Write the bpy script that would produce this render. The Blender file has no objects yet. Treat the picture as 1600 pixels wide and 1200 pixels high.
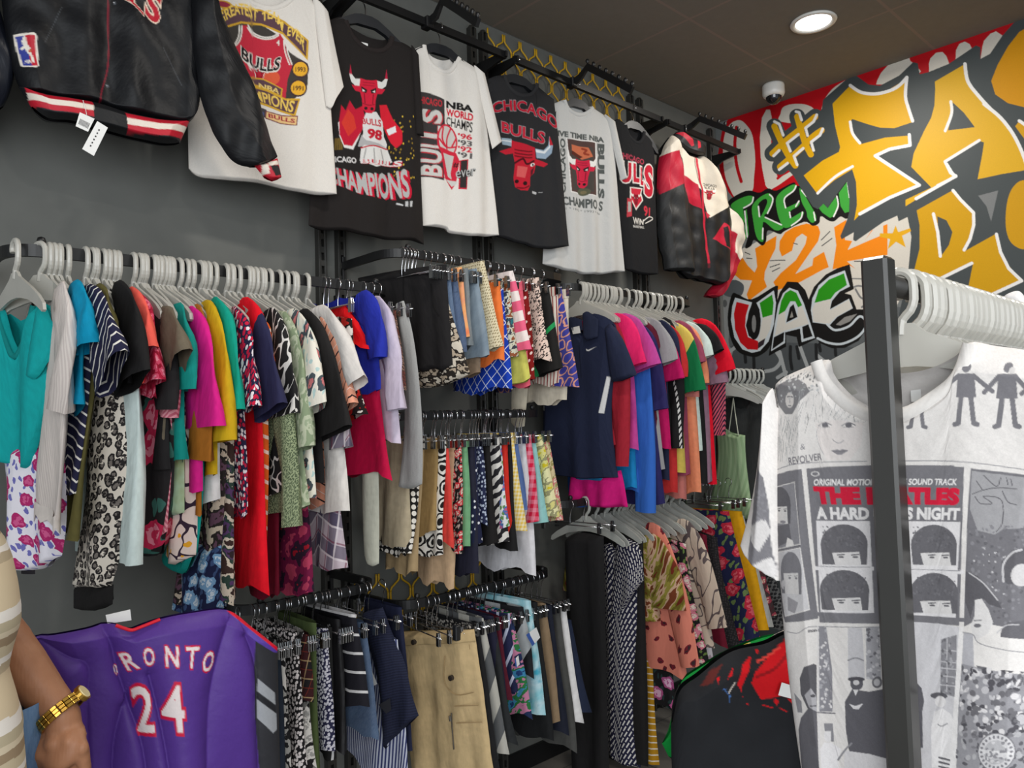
import bpy, bmesh, math, random
import numpy as np
from mathutils import Vector, Matrix
random.seed(7)
SC = bpy.context.scene
COL = SC.collection
# ---------------------------------------------------------------- camera
FPX, PITCH, ROLL, YAW = 1208.8, .046945, -.029928, .81122
CD = np.array([math.cos(YAW)*math.cos(PITCH), math.sin(YAW)*math.cos(PITCH), math.sin(PITCH)])
_r = np.cross(CD, [0, 0, 1]); _r /= np.linalg.norm(_r); _u = np.cross(_r, CD)
CR, CU = _r*math.cos(ROLL)+_u*math.sin(ROLL), -_r*math.sin(ROLL)+_u*math.cos(ROLL)
CP = np.array([0, 0, 1.55])
cam = bpy.data.cameras.new('camera'); cam.sensor_width = 36; cam.lens = FPX/1600*36
cam.clip_start = .05; cam.clip_end = 60
camo = bpy.data.objects.new('camera', cam); COL.objects.link(camo)
camo.matrix_world = Matrix(((CR[0], CU[0], -CD[0], CP[0]), (CR[1], CU[1], -CD[1], CP[1]), (CR[2], CU[2], -CD[2], CP[2]), (0, 0, 0, 1)))
SC.camera = camo
# ---------------------------------------------------------------- light
W = bpy.data.worlds.new('world'); SC.world = W; W.use_nodes = True
W.node_tree.nodes['Background'].inputs[0].default_value = (.86, .93, 1, 1)
W.node_tree.nodes['Background'].inputs[1].default_value = .6
def area(name, loc, aim, sx, sy, power, color):
    l = bpy.data.lights.new(name, 'AREA'); l.shape = 'RECTANGLE'; l.size = sx; l.size_y = sy
    l.energy = power; l.color = color
    o = bpy.data.objects.new(name, l); COL.objects.link(o); o.location = loc
    o.rotation_euler = (Vector(aim)-Vector(loc)).to_track_quat('-Z', 'Y').to_euler()
    return o
LX, LY = 3.49, 1.558   # the visible downlight
area('shop_front_daylight', (-1.5, -1.9, 2.0), (2.4, 1.8, 1.5), 3.6, 2.4, 140, (.93, .97, 1))
for lx, ly in ((LX, LY), (1.35, 1.05), (.3, -.6), (2.6, -.5)):
    area('downlight_beam', (lx, ly, 3.33), (lx, ly, 0), .17, .17, 16, (1, .95, .88))
SC.view_settings.view_transform = 'Standard'; SC.view_settings.look = 'None'
SC.view_settings.exposure = 0.0; SC.view_settings.gamma = 1; SC.view_settings.use_curve_mapping = False

# ---------------------------------------------------------------- helpers
def ray(px, py): return CD+CR*(px-800)/FPX+CU*(600-py)/FPX
def atY(px, py, Y): v = ray(px, py); return CP+v*(Y/v[1])
def atX(px, py, X): v = ray(px, py); return CP+v*(X/v[0])
def atZ(px, py, Z): v = ray(px, py); return CP+v*((Z-CP[2])/v[2])
def atD(px, py, d): return CP+ray(px, py)*d
def proj(P):
    q = np.asarray(P, float)-CP; dd = q@CD
    return 800+FPX*(q@CR)/dd, 600-FPX*(q@CU)/dd
def lin(c):
    c = np.array(c[:3], float)/255
    return np.where(c <= .04045, c/12.92, ((c+.055)/1.055)**2.4)
def lin4(c): return (*lin(c), 1)
def tag(o, label=None, cat=None, group=None, kind=None):
    if label: o['label'] = label
    if cat: o['category'] = cat
    if group: o['group'] = group
    if kind: o['kind'] = kind
    return o
def empty(name, loc, label=None, cat=None, group=None):
    o = bpy.data.objects.new(name, None); o.empty_display_size = .1; COL.objects.link(o); o.location = loc
    return tag(o, label, cat, group)
def mk(name, V, F, mat, o=None, parent=None, uv=None, col=None, smooth=True):
    """V world coordinates; o = origin of the thing (its children share it)"""
    V = np.asarray(V, float); o = np.zeros(3) if o is None else np.asarray(o, float)
    me = bpy.data.meshes.new(name)
    me.from_pydata([tuple(v) for v in (V-o)], [], [tuple(int(i) for i in f) for f in F])
    if uv is not None:
        l = me.uv_layers.new(name='UVMap'); l.data.foreach_set('uv', np.asarray(uv, np.float32).ravel())
    if col is not None:
        a = me.color_attributes.new('Col', 'FLOAT_COLOR', 'POINT')
        c = np.ones((len(V), 4), np.float32); c[:, :3] = col; a.data.foreach_set('color', c.ravel())
    if smooth: me.polygons.foreach_set('use_smooth', [True]*len(me.polygons))
    me.materials.append(mat); me.update()
    ob = bpy.data.objects.new(name, me); COL.objects.link(ob)
    if parent is not None: ob.parent = parent
    else: ob.location = tuple(o)
    return ob
def arc(P, ax):
    d = np.linalg.norm(np.diff(P, axis=ax), axis=2)
    z = np.zeros_like(np.take(d, [0], axis=ax))
    return np.concatenate([z, np.cumsum(d, axis=ax)], axis=ax)
def gridmesh(P, closed=False):
    """P (m,n,3) rows x columns -> V, F, UV per loop"""
    m, n = P.shape[:2]
    Q = np.concatenate([P, P[:, :1]], 1) if closed else P
    U = arc(Q, 1); Vv = arc(P, 0)
    if closed: Vv = np.concatenate([Vv, Vv[:, :1]], 1)
    nn = n if closed else n-1
    i, j = np.meshgrid(np.arange(m-1), np.arange(nn), indexing='ij'); i = i.ravel(); j = j.ravel(); j2 = (j+1) % n
    F = np.stack([i*n+j, i*n+j2, (i+1)*n+j2, (i+1)*n+j], 1)
    UV = np.stack([np.stack([U[a, b], Vv[a, b]], 1) for a, b in ((i, j), (i, j+1), (i+1, j+1), (i+1, j))], 1)
    return P.reshape(-1, 3), F, UV.reshape(-1, 2)
class MB:
    """collects boxes, tubes, prisms into one mesh"""
    def __init__(s): s.V = []; s.F = []
    def add(s, V, F):
        b = len(s.V); s.V += [tuple(v) for v in V]; s.F += [tuple(int(i)+b for i in f) for f in F]; return s
    def box(s, c, d, R=None):
        c = np.array(c, float); h = np.array(d, float)/2; bv = min(h)*.25; V = []; F = []
        # chamfered box: 24 verts
        bm = bmesh.new(); bmesh.ops.create_cube(bm, size=1)
        for v in bm.verts: v.co = Vector((v.co.x*d[0], v.co.y*d[1], v.co.z*d[2]))
        bmesh.ops.bevel(bm, geom=bm.edges[:], offset=bv, segments=1, affect='EDGES')
        bm.verts.index_update()
        V = np.array([v.co[:] for v in bm.verts]); F = [[v.index for v in f.verts] for f in bm.faces]; bm.free()
        if R is not None: V = V@np.array(R).T
        return s.add(V+c, F)
    def tube(s, pts, r, n=8, closed=False, prof=None, cap=True):
        P = np.array(pts, float); m = len(P); r = np.broadcast_to(np.array(r, float), (m,))
        T = np.gradient(P, axis=0) if not closed else np.roll(P, -1, 0)-np.roll(P, 1, 0)
        T /= np.linalg.norm(T, axis=1)[:, None]+1e-12
        up = np.array([0, 0, 1.]) if abs(T[0][2]) < .9 else np.array([1., 0, 0])
        A = []
        x = np.cross(up, T[0]); x /= np.linalg.norm(x)
        for t in T:
            x = x-t*(x@t); x /= np.linalg.norm(x); A.append((x.copy(), np.cross(t, x)))
        rings = []
        for i in range(m):
            if prof is None:
                a = np.linspace(0, 2*math.pi, n, endpoint=False); pr = np.stack([np.cos(a), np.sin(a)], 1)*r[i]
            else: pr = np.array(prof)*r[i]
            rings.append(P[i]+pr[:, :1]*A[i][0]+pr[:, 1:]*A[i][1])
        k = len(rings[0]); V = np.concatenate(rings); F = []
        for i in range(m if closed else m-1):
            for j in range(k):
                F.append((i*k+j, i*k+(j+1) % k, ((i+1) % m)*k+(j+1) % k, ((i+1) % m)*k+j))
        if cap and not closed: F += [tuple(range(k))[::-1], tuple((m-1)*k+j for j in range(k))]
        return s.add(V, F)
    def prism(s, poly, y0, y1, axis='x'):
        """polygon in the two other axes extruded along axis"""
        n = len(poly); V = []
        for t in (y0, y1):
            for a, b in poly: V.append({'x': (t, a, b), 'y': (a, t, b), 'z': (a, b, t)}[axis])
        F = [tuple(range(n))[::-1], tuple(range(n, 2*n))]+[(i, (i+1) % n, n+(i+1) % n, n+i) for i in range(n)]
        return s.add(V, F)
    def lathe(s, prof, c, n=24, axis='z', cap=True):
        a = np.linspace(0, 2*math.pi, n, endpoint=False); V = []
        for r, h in prof:
            for t in a:
                p = (r*math.cos(t), r*math.sin(t), h)
                V.append(np.array(c)+np.array(p if axis == 'z' else (p[2], p[0], p[1])))
        F = []
        for i in range(len(prof)-1):
            for j in range(n): F.append((i*n+j, i*n+(j+1) % n, (i+1)*n+(j+1) % n, (i+1)*n+j))
        if cap: F += [tuple(range(n))[::-1], tuple((len(prof)-1)*n+j for j in range(n))]
        return s.add(V, F)
    def build(s, name, mat, o=None, parent=None, smooth=False):
        ob = mk(name, s.V, s.F, mat, o, parent, smooth=smooth)
        bm = bmesh.new(); bm.from_mesh(ob.data); bmesh.ops.recalc_face_normals(bm, faces=bm.faces); bm.to_mesh(ob.data); bm.free()
        return ob
RECT = [(-.5, -1), (.5, -1), (.5, 1), (-.5, 1)]
def smooth_path(P, k=6):
    P = np.array(P, float); Q = np.concatenate([P[:1], P, P[-1:]]); out = []
    for i in range(1, len(Q)-2):
        p0, p1, p2, p3 = Q[i-1], Q[i], Q[i+1], Q[i+2]
        for t in np.linspace(0, 1, k, endpoint=False):
            out.append(.5*((2*p1)+(-p0+p2)*t+(2*p0-5*p1+4*p2-p3)*t*t+(-p0+3*p1-3*p2+p3)*t**3))
    out.append(P[-1]); return np.array(out)
def rnd_fold(rs, a, z, n=4, k=(10, 60), kz=6):
    """smooth pseudo random cloth waves"""
    out = 0
    for _ in range(n):
        out = out+np.sin(a*rs.uniform(*k)+z*rs.uniform(-kz, kz)+rs.uniform(0, 6.3))*rs.uniform(.4, 1)
    return out/n

# ---------------------------------------------------------------- materials
class NT:
    def __init__(s, name, rough=.85):
        s.m = bpy.data.materials.new(name); s.m.use_nodes = True; s.t = s.m.node_tree
        s.b = s.t.nodes['Principled BSDF']; s.b.inputs['Roughness'].default_value = rough
        s.b.inputs['Specular IOR Level'].default_value = .25
        tc = s.n('ShaderNodeTexCoord'); s.uv = tc.outputs['UV']; s.ob = tc.outputs['Object']
    def n(s, typ, **k):
        x = s.t.nodes.new(typ)
        for a, b in k.items(): setattr(x, a, b)
        return x
    def l(s, a, b):
        if hasattr(a, 'links') or isinstance(a, bpy.types.NodeSocket): s.t.links.new(a, b)
        else: b.default_value = a
    def math(s, op, a, b=0.0, c=0.0):
        x = s.n('ShaderNodeMath', operation=op)
        s.l(a, x.inputs[0]); s.l(b, x.inputs[1]); s.l(c, x.inputs[2]); return x.outputs[0]
    def mix(s, f, a, b):
        x = s.n('ShaderNodeMix', data_type='RGBA'); s.l(f, x.inputs[0])
        s.l(a if not isinstance(a, tuple) else lin4(a), x.inputs[6]); s.l(b if not isinstance(b, tuple) else lin4(b), x.inputs[7]); return x.outputs[2]
    def xyz(s, v): x = s.n('ShaderNodeSeparateXYZ'); s.l(v, x.inputs[0]); return x.outputs
    def noise(s, v, sc, det=2):
        x = s.n('ShaderNodeTexNoise'); s.l(v, x.inputs['Vector']); x.inputs['Scale'].default_value = sc; x.inputs['Detail'].default_value = det; return x.outputs
    def vor(s, v, sc, rnd=1.0, feat='F1'):
        x = s.n('ShaderNodeTexVoronoi', feature=feat); x.voronoi_dimensions = '2D'; s.l(v, x.inputs['Vector']); x.inputs['Scale'].default_value = sc; x.inputs['Randomness'].default_value = rnd; return x.outputs
    def vadd(s, v, w, k):
        a = s.n('ShaderNodeVectorMath', operation='SCALE'); s.l(w, a.inputs[0]); a.inputs[3].default_value = k
        b = s.n('ShaderNodeVectorMath', operation='ADD'); s.l(v, b.inputs[0]); s.l(a.outputs[0], b.inputs[1]); return b.outputs[0]
    def mul(s, v, k):
        a = s.n('ShaderNodeVectorMath', operation='MULTIPLY'); s.l(v, a.inputs[0]); a.inputs[1].default_value = k; return a.outputs[0]
    def lt(s, a, b): return s.math('LESS_THAN', a, b)
    def gt(s, a, b): return s.math('GREATER_THAN', a, b)
    def fr(s, a): return s.math('FRACT', a)
    def out(s, c):
        s.l(lin4(c) if isinstance(c, tuple) else c, s.b.inputs['Base Color']); return s.m
_mats = {}
def pat(kind, *c, s=1.0, w=.5, d=0, r=.85):
    key = (kind, c, s, w, d, r)
    if key in _mats: return _mats[key]
    t = NT(kind+'_fabric', r); uv = t.uv
    def weave(col):
        f = t.noise(uv, 45, 3)[0]
        k = t.math('MULTIPLY_ADD', f, .35, .82)
        x = t.n('ShaderNodeVectorMath', operation='SCALE'); t.l(col if not isinstance(col, tuple) else lin(col).tolist(), x.inputs[0]); t.l(k, x.inputs[3]); return x.outputs[0]
    if kind == 'solid': o = weave(c[0])
    elif kind == 'marl':
        f = t.noise(t.mul(uv, (1, 6, 1)), 120, 3)[0]; o = t.mix(t.math('MULTIPLY_ADD', f, 1.6, -.3), c[0], c[1])
    elif kind == 'stripe':
        x = t.xyz(uv); v = x[d]; o = t.mix(t.lt(t.fr(t.math('DIVIDE', v, s)), w), c[0], c[1])
        if len(c) > 2: o = t.mix(t.lt(t.fr(t.math('MULTIPLY_ADD', v, 1/s, .43)), w*.35), o, c[2])
    elif kind == 'bands':
        v = t.xyz(uv)[1]; o = t.mix(t.math('MULTIPLY', t.math('MULTIPLY', t.gt(v, w), t.lt(v, d)), t.lt(t.fr(t.math('DIVIDE', v, s)), .55)), c[0], c[1])
    elif kind == 'tape':
        x = t.xyz(uv); o = t.mix(t.math('MULTIPLY', t.lt(t.math('ABSOLUTE', t.math('SUBTRACT', x[0], w)), .006), t.lt(t.fr(t.math('DIVIDE', x[1], s)), .6)), c[0], c[1])
    elif kind == 'gingham':
        x = t.xyz(uv); a = t.lt(t.fr(t.math('DIVIDE', x[0], s)), .5); b = t.lt(t.fr(t.math('DIVIDE', x[1], s)), .5)
        o = t.mix(t.math('MULTIPLY', t.math('ADD', a, b), .5), c[0], c[1])
    elif kind == 'plaid':
        x = t.xyz(uv); o = c[0]
        for q, (cc, p, ww, ph) in enumerate(((c[1], s, .4, 0), (c[2], s*.5, .12, .2), (c[3], s, .07, .6))):
            for ax in (0, 1):
                o = t.mix(t.math('MULTIPLY', t.lt(t.fr(t.math('MULTIPLY_ADD', x[ax], 1/p, ph)), ww), .65), o, cc)
    elif kind == 'dots':
        v = t.vor(uv, 1/s, d); o = t.mix(t.lt(v[0], w), c[0], c[1])
        if len(c) > 2: o = t.mix(t.gt(t.xyz(v[1])[0], .6), o, t.mix(t.lt(v[0], w), c[0], c[2]))
    elif kind == 'rings':
        v = t.vor(t.vadd(uv, t.noise(uv, 1.2/s, 2)[1], s*.6), 1/s, d); o = t.mix(t.lt(v[0], .46), c[0], c[1]); o = t.mix(t.lt(v[0], .34), o, c[0]); o = t.mix(t.lt(v[0], .2), o, c[-1])
    elif kind == 'floral':
        nz = t.noise(uv, 2.2/s, 2)[1]; p = t.vadd(uv, nz, s*.55)
        v = t.vor(p, 1/s, .9); lf = t.vor(t.vadd(t.mul(p, (1.6, .8, 1)), uv, .3), 1.5/s, 1)
        o = t.mix(t.lt(lf[0], .3*w/.5), c[0], c[3] if len(c) > 3 else c[2])
        o = t.mix(t.lt(v[0], .4*w/.5), o, c[1]); o = t.mix(t.math('MULTIPLY', t.lt(v[0], .26*w/.5), t.gt(t.noise(uv, 5/s, 2)[0], .47)), o, c[2])
    elif kind == 'leopard':
        nz = t.noise(uv, 1.6/s, 2)[1]; p = t.vadd(t.mul(uv, (1, .85, 1)), nz, s*.5); v = t.vor(p, 1/s, .8)
        o = t.mix(t.lt(v[0], .46), c[0], c[1]); o = t.mix(t.math('MULTIPLY', t.lt(v[0], .24), t.gt(t.noise(uv, 2/s)[0], .42)), o, c[2])
        o = t.mix(t.gt(t.noise(uv, 1.7/s)[0], .62), o, c[0])
    elif kind == 'zebra':
        nz = t.noise(uv, .7/s, 2)[0]; x = t.xyz(uv)
        a = t.math('ADD', t.math('MULTIPLY', x[1], 1/s), t.math('MULTIPLY', x[0], .8/s)); o = t.mix(t.gt(t.math('SINE', t.math('MULTIPLY_ADD', nz, 9, t.math('MULTIPLY', a, 5))), d or .1), c[0], c[1])
    elif kind == 'abstract':
        f = t.noise(uv, .8/s, 3); r_ = t.n('ShaderNodeValToRGB'); r_.color_ramp.interpolation = 'CONSTANT'; el = r_.color_ramp.elements
        for i, cc in enumerate(c):
            e = el[i] if i < 2 else el.new(.5)
            e.position = 0 if i == 0 else .36+.28*(i-1)/max(1, len(c)-1); e.color = lin4(cc)
        t.l(f[0], r_.inputs[0]); o = r_.outputs[0]
    elif kind == 'tie':
        f = t.noise(uv, .8/s, 3); r_ = t.n('ShaderNodeValToRGB'); el = r_.color_ramp.elements
        for i, cc in enumerate(c):
            e = el[i] if i < 2 else el.new(.5)
            e.position = .3+.4*i/(len(c)-1); e.color = lin4(cc)
        t.l(f[0], r_.inputs[0]); o = r_.outputs[0]
    elif kind == 'zigzag':
        x = t.xyz(uv); a = t.math('ABSOLUTE', t.math('SUBTRACT', t.fr(t.math('DIVIDE', x[0], s)), .5))
        v = t.fr(t.math('ADD', t.math('DIVIDE', x[1], s*.5), t.math('MULTIPLY', a, 2))); o = t.mix(t.lt(v, w), c[0], c[1])
        if len(c) > 2: o = t.mix(t.gt(t.noise(uv, 12)[0], .52), o, t.mix(t.lt(v, w), c[0], c[2]))
    elif kind == 'lattice':
        x = t.xyz(uv); a = t.fr(t.math('DIVIDE', t.math('ADD', x[0], x[1]), s)); b = t.fr(t.math('DIVIDE', t.math('SUBTRACT', x[0], x[1]), s))
        o = t.mix(t.math('MAXIMUM', t.lt(a, w), t.lt(b, w)), c[0], c[1])
    elif kind == 'dash':
        br = t.n('ShaderNodeTexBrick'); m_ = t.n('ShaderNodeMapping'); m_.inputs['Rotation'].default_value[2] = math.radians(d); t.l(uv, m_.inputs[0]); t.l(m_.outputs[0], br.inputs['Vector'])
        br.inputs['Scale'].default_value = 1/s; br.inputs['Mortar Size'].default_value = .1; br.inputs['Mortar Smooth'].default_value = 0; br.inputs['Brick Width'].default_value = .8; br.inputs['Row Height'].default_value = .33
        br.inputs['Color1'].default_value = lin4(c[1]); br.inputs['Color2'].default_value = lin4(c[2] if len(c) > 2 else c[1]); br.inputs['Mortar'].default_value = lin4(c[0]); o = br.outputs[0]
    elif kind == 'scribble':
        f = t.noise(uv, .8/s, 1)[0]; a = t.lt(t.math('ABSOLUTE', t.math('SUBTRACT', f, .5)), .025); o = t.mix(a, c[0], c[1])
        if len(c) > 2: o = t.mix(t.gt(t.noise(t.mul(uv, (-1.3, 1, 1)), .6/s)[0], .62), o, c[2])
    elif kind == 'denim':
        f = t.noise(t.mul(uv, (3, 1, 1)), 90, 3)[0]; g = t.noise(uv, 9, 2)[0]; o = t.mix(t.math('MULTIPLY_ADD', g, 1.8, -.5), c[0], c[1]); o = t.mix(t.math('MULTIPLY', f, .14), o, (215, 222, 228))
    bn = t.noise(t.mul(uv, (1, .35, 1)), 22, 3)[0]; bp = t.n('ShaderNodeBump'); bp.inputs['Strength'].default_value = .5; bp.inputs['Distance'].default_value = .012
    t.l(bn, bp.inputs['Height']); t.l(bp.outputs[0], t.b.inputs['Normal'])
    _mats[key] = t.out(o); return _mats[key]
def S(*c, r=.85): return pat('solid', tuple(c), r=r)
def plain(name, c, rough=.5, metal=0.0, spec=.5, **k):
    t = NT(name, rough); t.b.inputs['Metallic'].default_value = metal; t.b.inputs['Specular IOR Level'].default_value = spec
    for a, b in k.items(): t.b.inputs[a].default_value = b
    f = t.noise(t.ob, 14, 3)[0]; x = t.n('ShaderNodeVectorMath', operation='SCALE'); x.inputs[0].default_value = lin(c).tolist()
    t.l(t.math('MULTIPLY_ADD', f, .2, .9), x.inputs[3]); return t.out(x.outputs[0])
def painted(name, rough=.85, spec=.2, bump=.4):
    t = NT(name, rough); t.b.inputs['Specular IOR Level'].default_value = spec
    a = t.n('ShaderNodeAttribute'); a.attribute_name = 'Col'
    f = t.noise(t.ob, 260, 2)[0]; x = t.n('ShaderNodeVectorMath', operation='SCALE'); t.l(a.outputs[0], x.inputs[0]); t.l(t.math('MULTIPLY_ADD', f, .16, .92), x.inputs[3])
    bn = t.noise(t.uv, 16, 3)[0]; bp = t.n('ShaderNodeBump'); bp.inputs['Strength'].default_value = bump; bp.inputs['Distance'].default_value = .01; t.l(bn, bp.inputs['Height']); t.l(bp.outputs[0], t.b.inputs['Normal'])
    return t.out(x.outputs[0])
M_BLACK = plain('black_powder_coat', (20, 20, 21), .42)
M_POST = plain('satin_black_steel', (46, 45, 42), .33, spec=.6)
M_CHROME = plain('chrome_wire', (215, 215, 218), .18, 1.0)
M_CLIP = plain('chrome_clip', (190, 190, 192), .25, 1.0)
M_PLAST = plain('clear_plastic', (208, 205, 196), .3, 0, .5, **{'Transmission Weight': .3})
M_PLAST2 = plain('grey_clear_plastic', (190, 192, 186), .35, 0, .5, **{'Transmission Weight': .2})
M_HBLACK = plain('black_plastic', (30, 32, 36), .4)
M_YEL = plain('yellow_mesh_metal', (205, 160, 25), .45)
M_WHITE = plain('white_plastic', (228, 226, 220), .35)
M_CARD = plain('white_card', (232, 231, 228), .6)
M_INK = plain('dark_ink', (40, 40, 44), .7)
M_PRINT = painted('printed_cotton'); M_SATIN = painted('printed_satin', .5, .24); M_NYLON = painted('printed_nylon', .55, .35); M_MURAL = painted('mural_paint', .5, .3, .02)
# ---------------------------------------------------------------- painting prints onto cloth points
_glyph = {}
def glyphs(txt, off=0.0, sp=1.0):
    k = (txt, off, sp)
    if k not in _glyph:
        cu = bpy.data.curves.new('lettering', 'FONT'); cu.body = txt; cu.offset = off; cu.resolution_u = 3; cu.space_character = sp
        ob = bpy.data.objects.new('lettering', cu); COL.objects.link(ob)
        bpy.context.view_layer.update(); me = ob.to_mesh(); me.calc_loop_triangles()
        v = np.array([x.co[:2] for x in me.vertices]); t = np.array([x.vertices[:] for x in me.loop_triangles])
        ob.to_mesh_clear(); bpy.data.objects.remove(ob); bpy.data.curves.remove(cu)
        _glyph[k] = (v, t)
    return _glyph[k]
def Z(z, pts):
    """zoom window (x0, y0, scale) coordinates -> photograph coordinates"""
    return [(z[0]+x/z[2], z[1]+y/z[2]) for x, y in pts]
class Paint:
    def __init__(s, PX, PY, base):
        s.x = np.asarray(PX).ravel(); s.y = np.asarray(PY).ravel(); s.c = np.tile(lin(base), (len(s.x), 1)); s.z = None; s.clip = None
    def P(s, pts): return np.array(Z(s.z, pts) if s.z else pts, float)
    def sel(s, lo, hi):
        m = (s.x >= lo[0]) & (s.x <= hi[0]) & (s.y >= lo[1]) & (s.y <= hi[1])
        if s.clip is not None: m &= s.clip
        return np.nonzero(m)[0]
    def inside(s, P):
        I = s.sel(P.min(0), P.max(0)); x = s.x[I]; y = s.y[I]; r = np.zeros(len(I), bool)
        Q = np.roll(P, -1, 0)
        for (ax, ay), (bx, by) in zip(P, Q):
            if ay == by: continue
            r ^= ((ay > y) != (by > y)) & (x < (bx-ax)*(y-ay)/(by-ay)+ax)
        return I[r]
    def put(s, I, c, a=1.0):
        s.c[I] = s.c[I]*(1-a)+lin(c)*a
    def poly(s, pts, c, sm=False, a=1.0):
        P = s.P(pts)
        if sm:
            n = len(P); Q = np.concatenate([P[-2:], P, P[:2]]); out = []
            for i in range(2, n+2):
                p0, p1, p2, p3 = Q[i-1], Q[i], Q[i+1], Q[i+2] if i+2 < len(Q) else P[2]
                for t in (0, .25, .5, .75): out.append(.5*((2*p1)+(-p0+p2)*t+(2*p0-5*p1+4*p2-p3)*t*t+(-p0+3*p1-3*p2+p3)*t**3))
            P = np.array(out)
        s.put(s.inside(P), c, a)
    def line(s, pts, w, c, sm=True, a=1.0):
        P = s.P(pts); w = w/2
        if sm and len(P) > 2: P = smooth_path(P, 5)
        I = s.sel(P.min(0)-w, P.max(0)+w); x = s.x[I]; y = s.y[I]; d = np.full(len(I), 1e9)
        for A, B in zip(P[:-1], P[1:]):
            e = B-A; t = np.clip(((x-A[0])*e[0]+(y-A[1])*e[1])/(e@e+1e-9), 0, 1)
            d = np.minimum(d, np.hypot(x-A[0]-t*e[0], y-A[1]-t*e[1]))
        s.put(I[d < w], c, a)
    def ell(s, x, y, rx, ry, c, rot=0, a=1.0):
        t = np.linspace(0, 2*math.pi, 28, endpoint=False); q = math.radians(rot)
        s.poly([(x+rx*math.cos(k)*math.cos(q)-ry*math.sin(k)*math.sin(q), y+rx*math.cos(k)*math.sin(q)+ry*math.sin(k)*math.cos(q)) for k in t], c, a=a)
    def text(s, txt, quad, c, off=0.0, sp=1.0, bow=0.0, slab=0):
        """letters fill the quad top-left, top-right, bottom-right, bottom-left; bow lifts the middle"""
        v, t = glyphs(txt, off, sp); lo = v.min(0); hi = v.max(0); n = (v-lo)/(hi-lo)
        q = s.P(quad); u = n[:, :1]; w = n[:, 1:]
        P = (q[3]*(1-u)+q[2]*u)*(1-w)+(q[0]*(1-u)+q[1]*u)*w
        if bow: P = P-(np.array([[0, 1.]])*bow*(4*u*(1-u)))
        I = s.sel(P.min(0), P.max(0)); x = s.x[I]; y = s.y[I]; r = np.zeros(len(I), bool)
        for a_, b_, c_ in t:
            A, B, C = P[a_], P[b_], P[c_]; den = (B[1]-C[1])*(A[0]-C[0])+(C[0]-B[0])*(A[1]-C[1])
            if abs(den) < 1e-9: continue
            l1 = ((B[1]-C[1])*(x-C[0])+(C[0]-B[0])*(y-C[1]))/den; l2 = ((C[1]-A[1])*(x-C[0])+(A[0]-C[0])*(y-C[1]))/den
            r |= (l1 >= 0) & (l2 >= 0) & (l1+l2 <= 1)
        s.put(I[r], c)
    def grain(s, k, seed=0):
        rs = np.random.RandomState(seed); s.c *= (1+k*(rs.rand(len(s.c), 1)-.5))
    def speck(s, pts, cols, n, r, seed=0):
        """scatter small marks in a polygon"""
        P = s.P(pts); rs = np.random.RandomState(seed); lo = P.min(0); hi = P.max(0); z = s.z; s.z = None
        m = np.zeros(len(s.x), bool); m[s.inside(P)] = True; keep = s.clip; s.clip = m if keep is None else m & keep
        for _ in range(n):
            q = lo+(hi-lo)*rs.rand(2); s.ell(q[0], q[1], r*rs.uniform(.5, 1.4), r*rs.uniform(.5, 1.4), cols[rs.randint(len(cols))], rs.uniform(0, 180))
        s.clip = keep; s.z = z

# ---------------------------------------------------------------- cloth traced as real hanging sheets
class Plane:
    def __init__(s, pt, yaw):
        a = math.radians(yaw); s.o = np.array(pt, float); s.U = np.array([math.sin(a), -math.cos(a), 0]); s.N = np.array([s.U[1], -s.U[0], 0])
    def uz(s, pts):
        out = []
        for px, py in pts:
            v = ray(px, py); t = ((s.o-CP)@s.N)/(v@s.N); p = CP+v*t; out.append(((p-s.o)@s.U, p[2]))
        return np.array(out)
    def pt(s, u, z, n=0): 
        u = np.asarray(u, float); return s.o*np.array([1, 1, 0])+u[..., None]*s.U+np.asarray(z)[..., None]*np.array([0, 0, 1.])+(np.asarray(n)+0*u)[..., None]*s.N
def lerp_poly(P, s):
    d = np.abs(np.diff(P[:, 0]))+.15*np.abs(np.diff(P[:, 1]))+1e-5; t = np.concatenate([[0], np.cumsum(d)]); t /= t[-1]
    return np.stack([np.interp(s, t, P[:, 0]), np.interp(s, t, P[:, 1])], 1)
AA = ((-.3, -.15), (.15, -.3), (.3, .15), (-.15, .3))
def paint_aa(X, Y, base, fn):
    c = 0
    for dx, dy in AA:
        p = Paint(X+dx, Y+dy, base)
        if fn: fn(p)
        c = c+p.c
    return c/len(AA)
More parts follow.
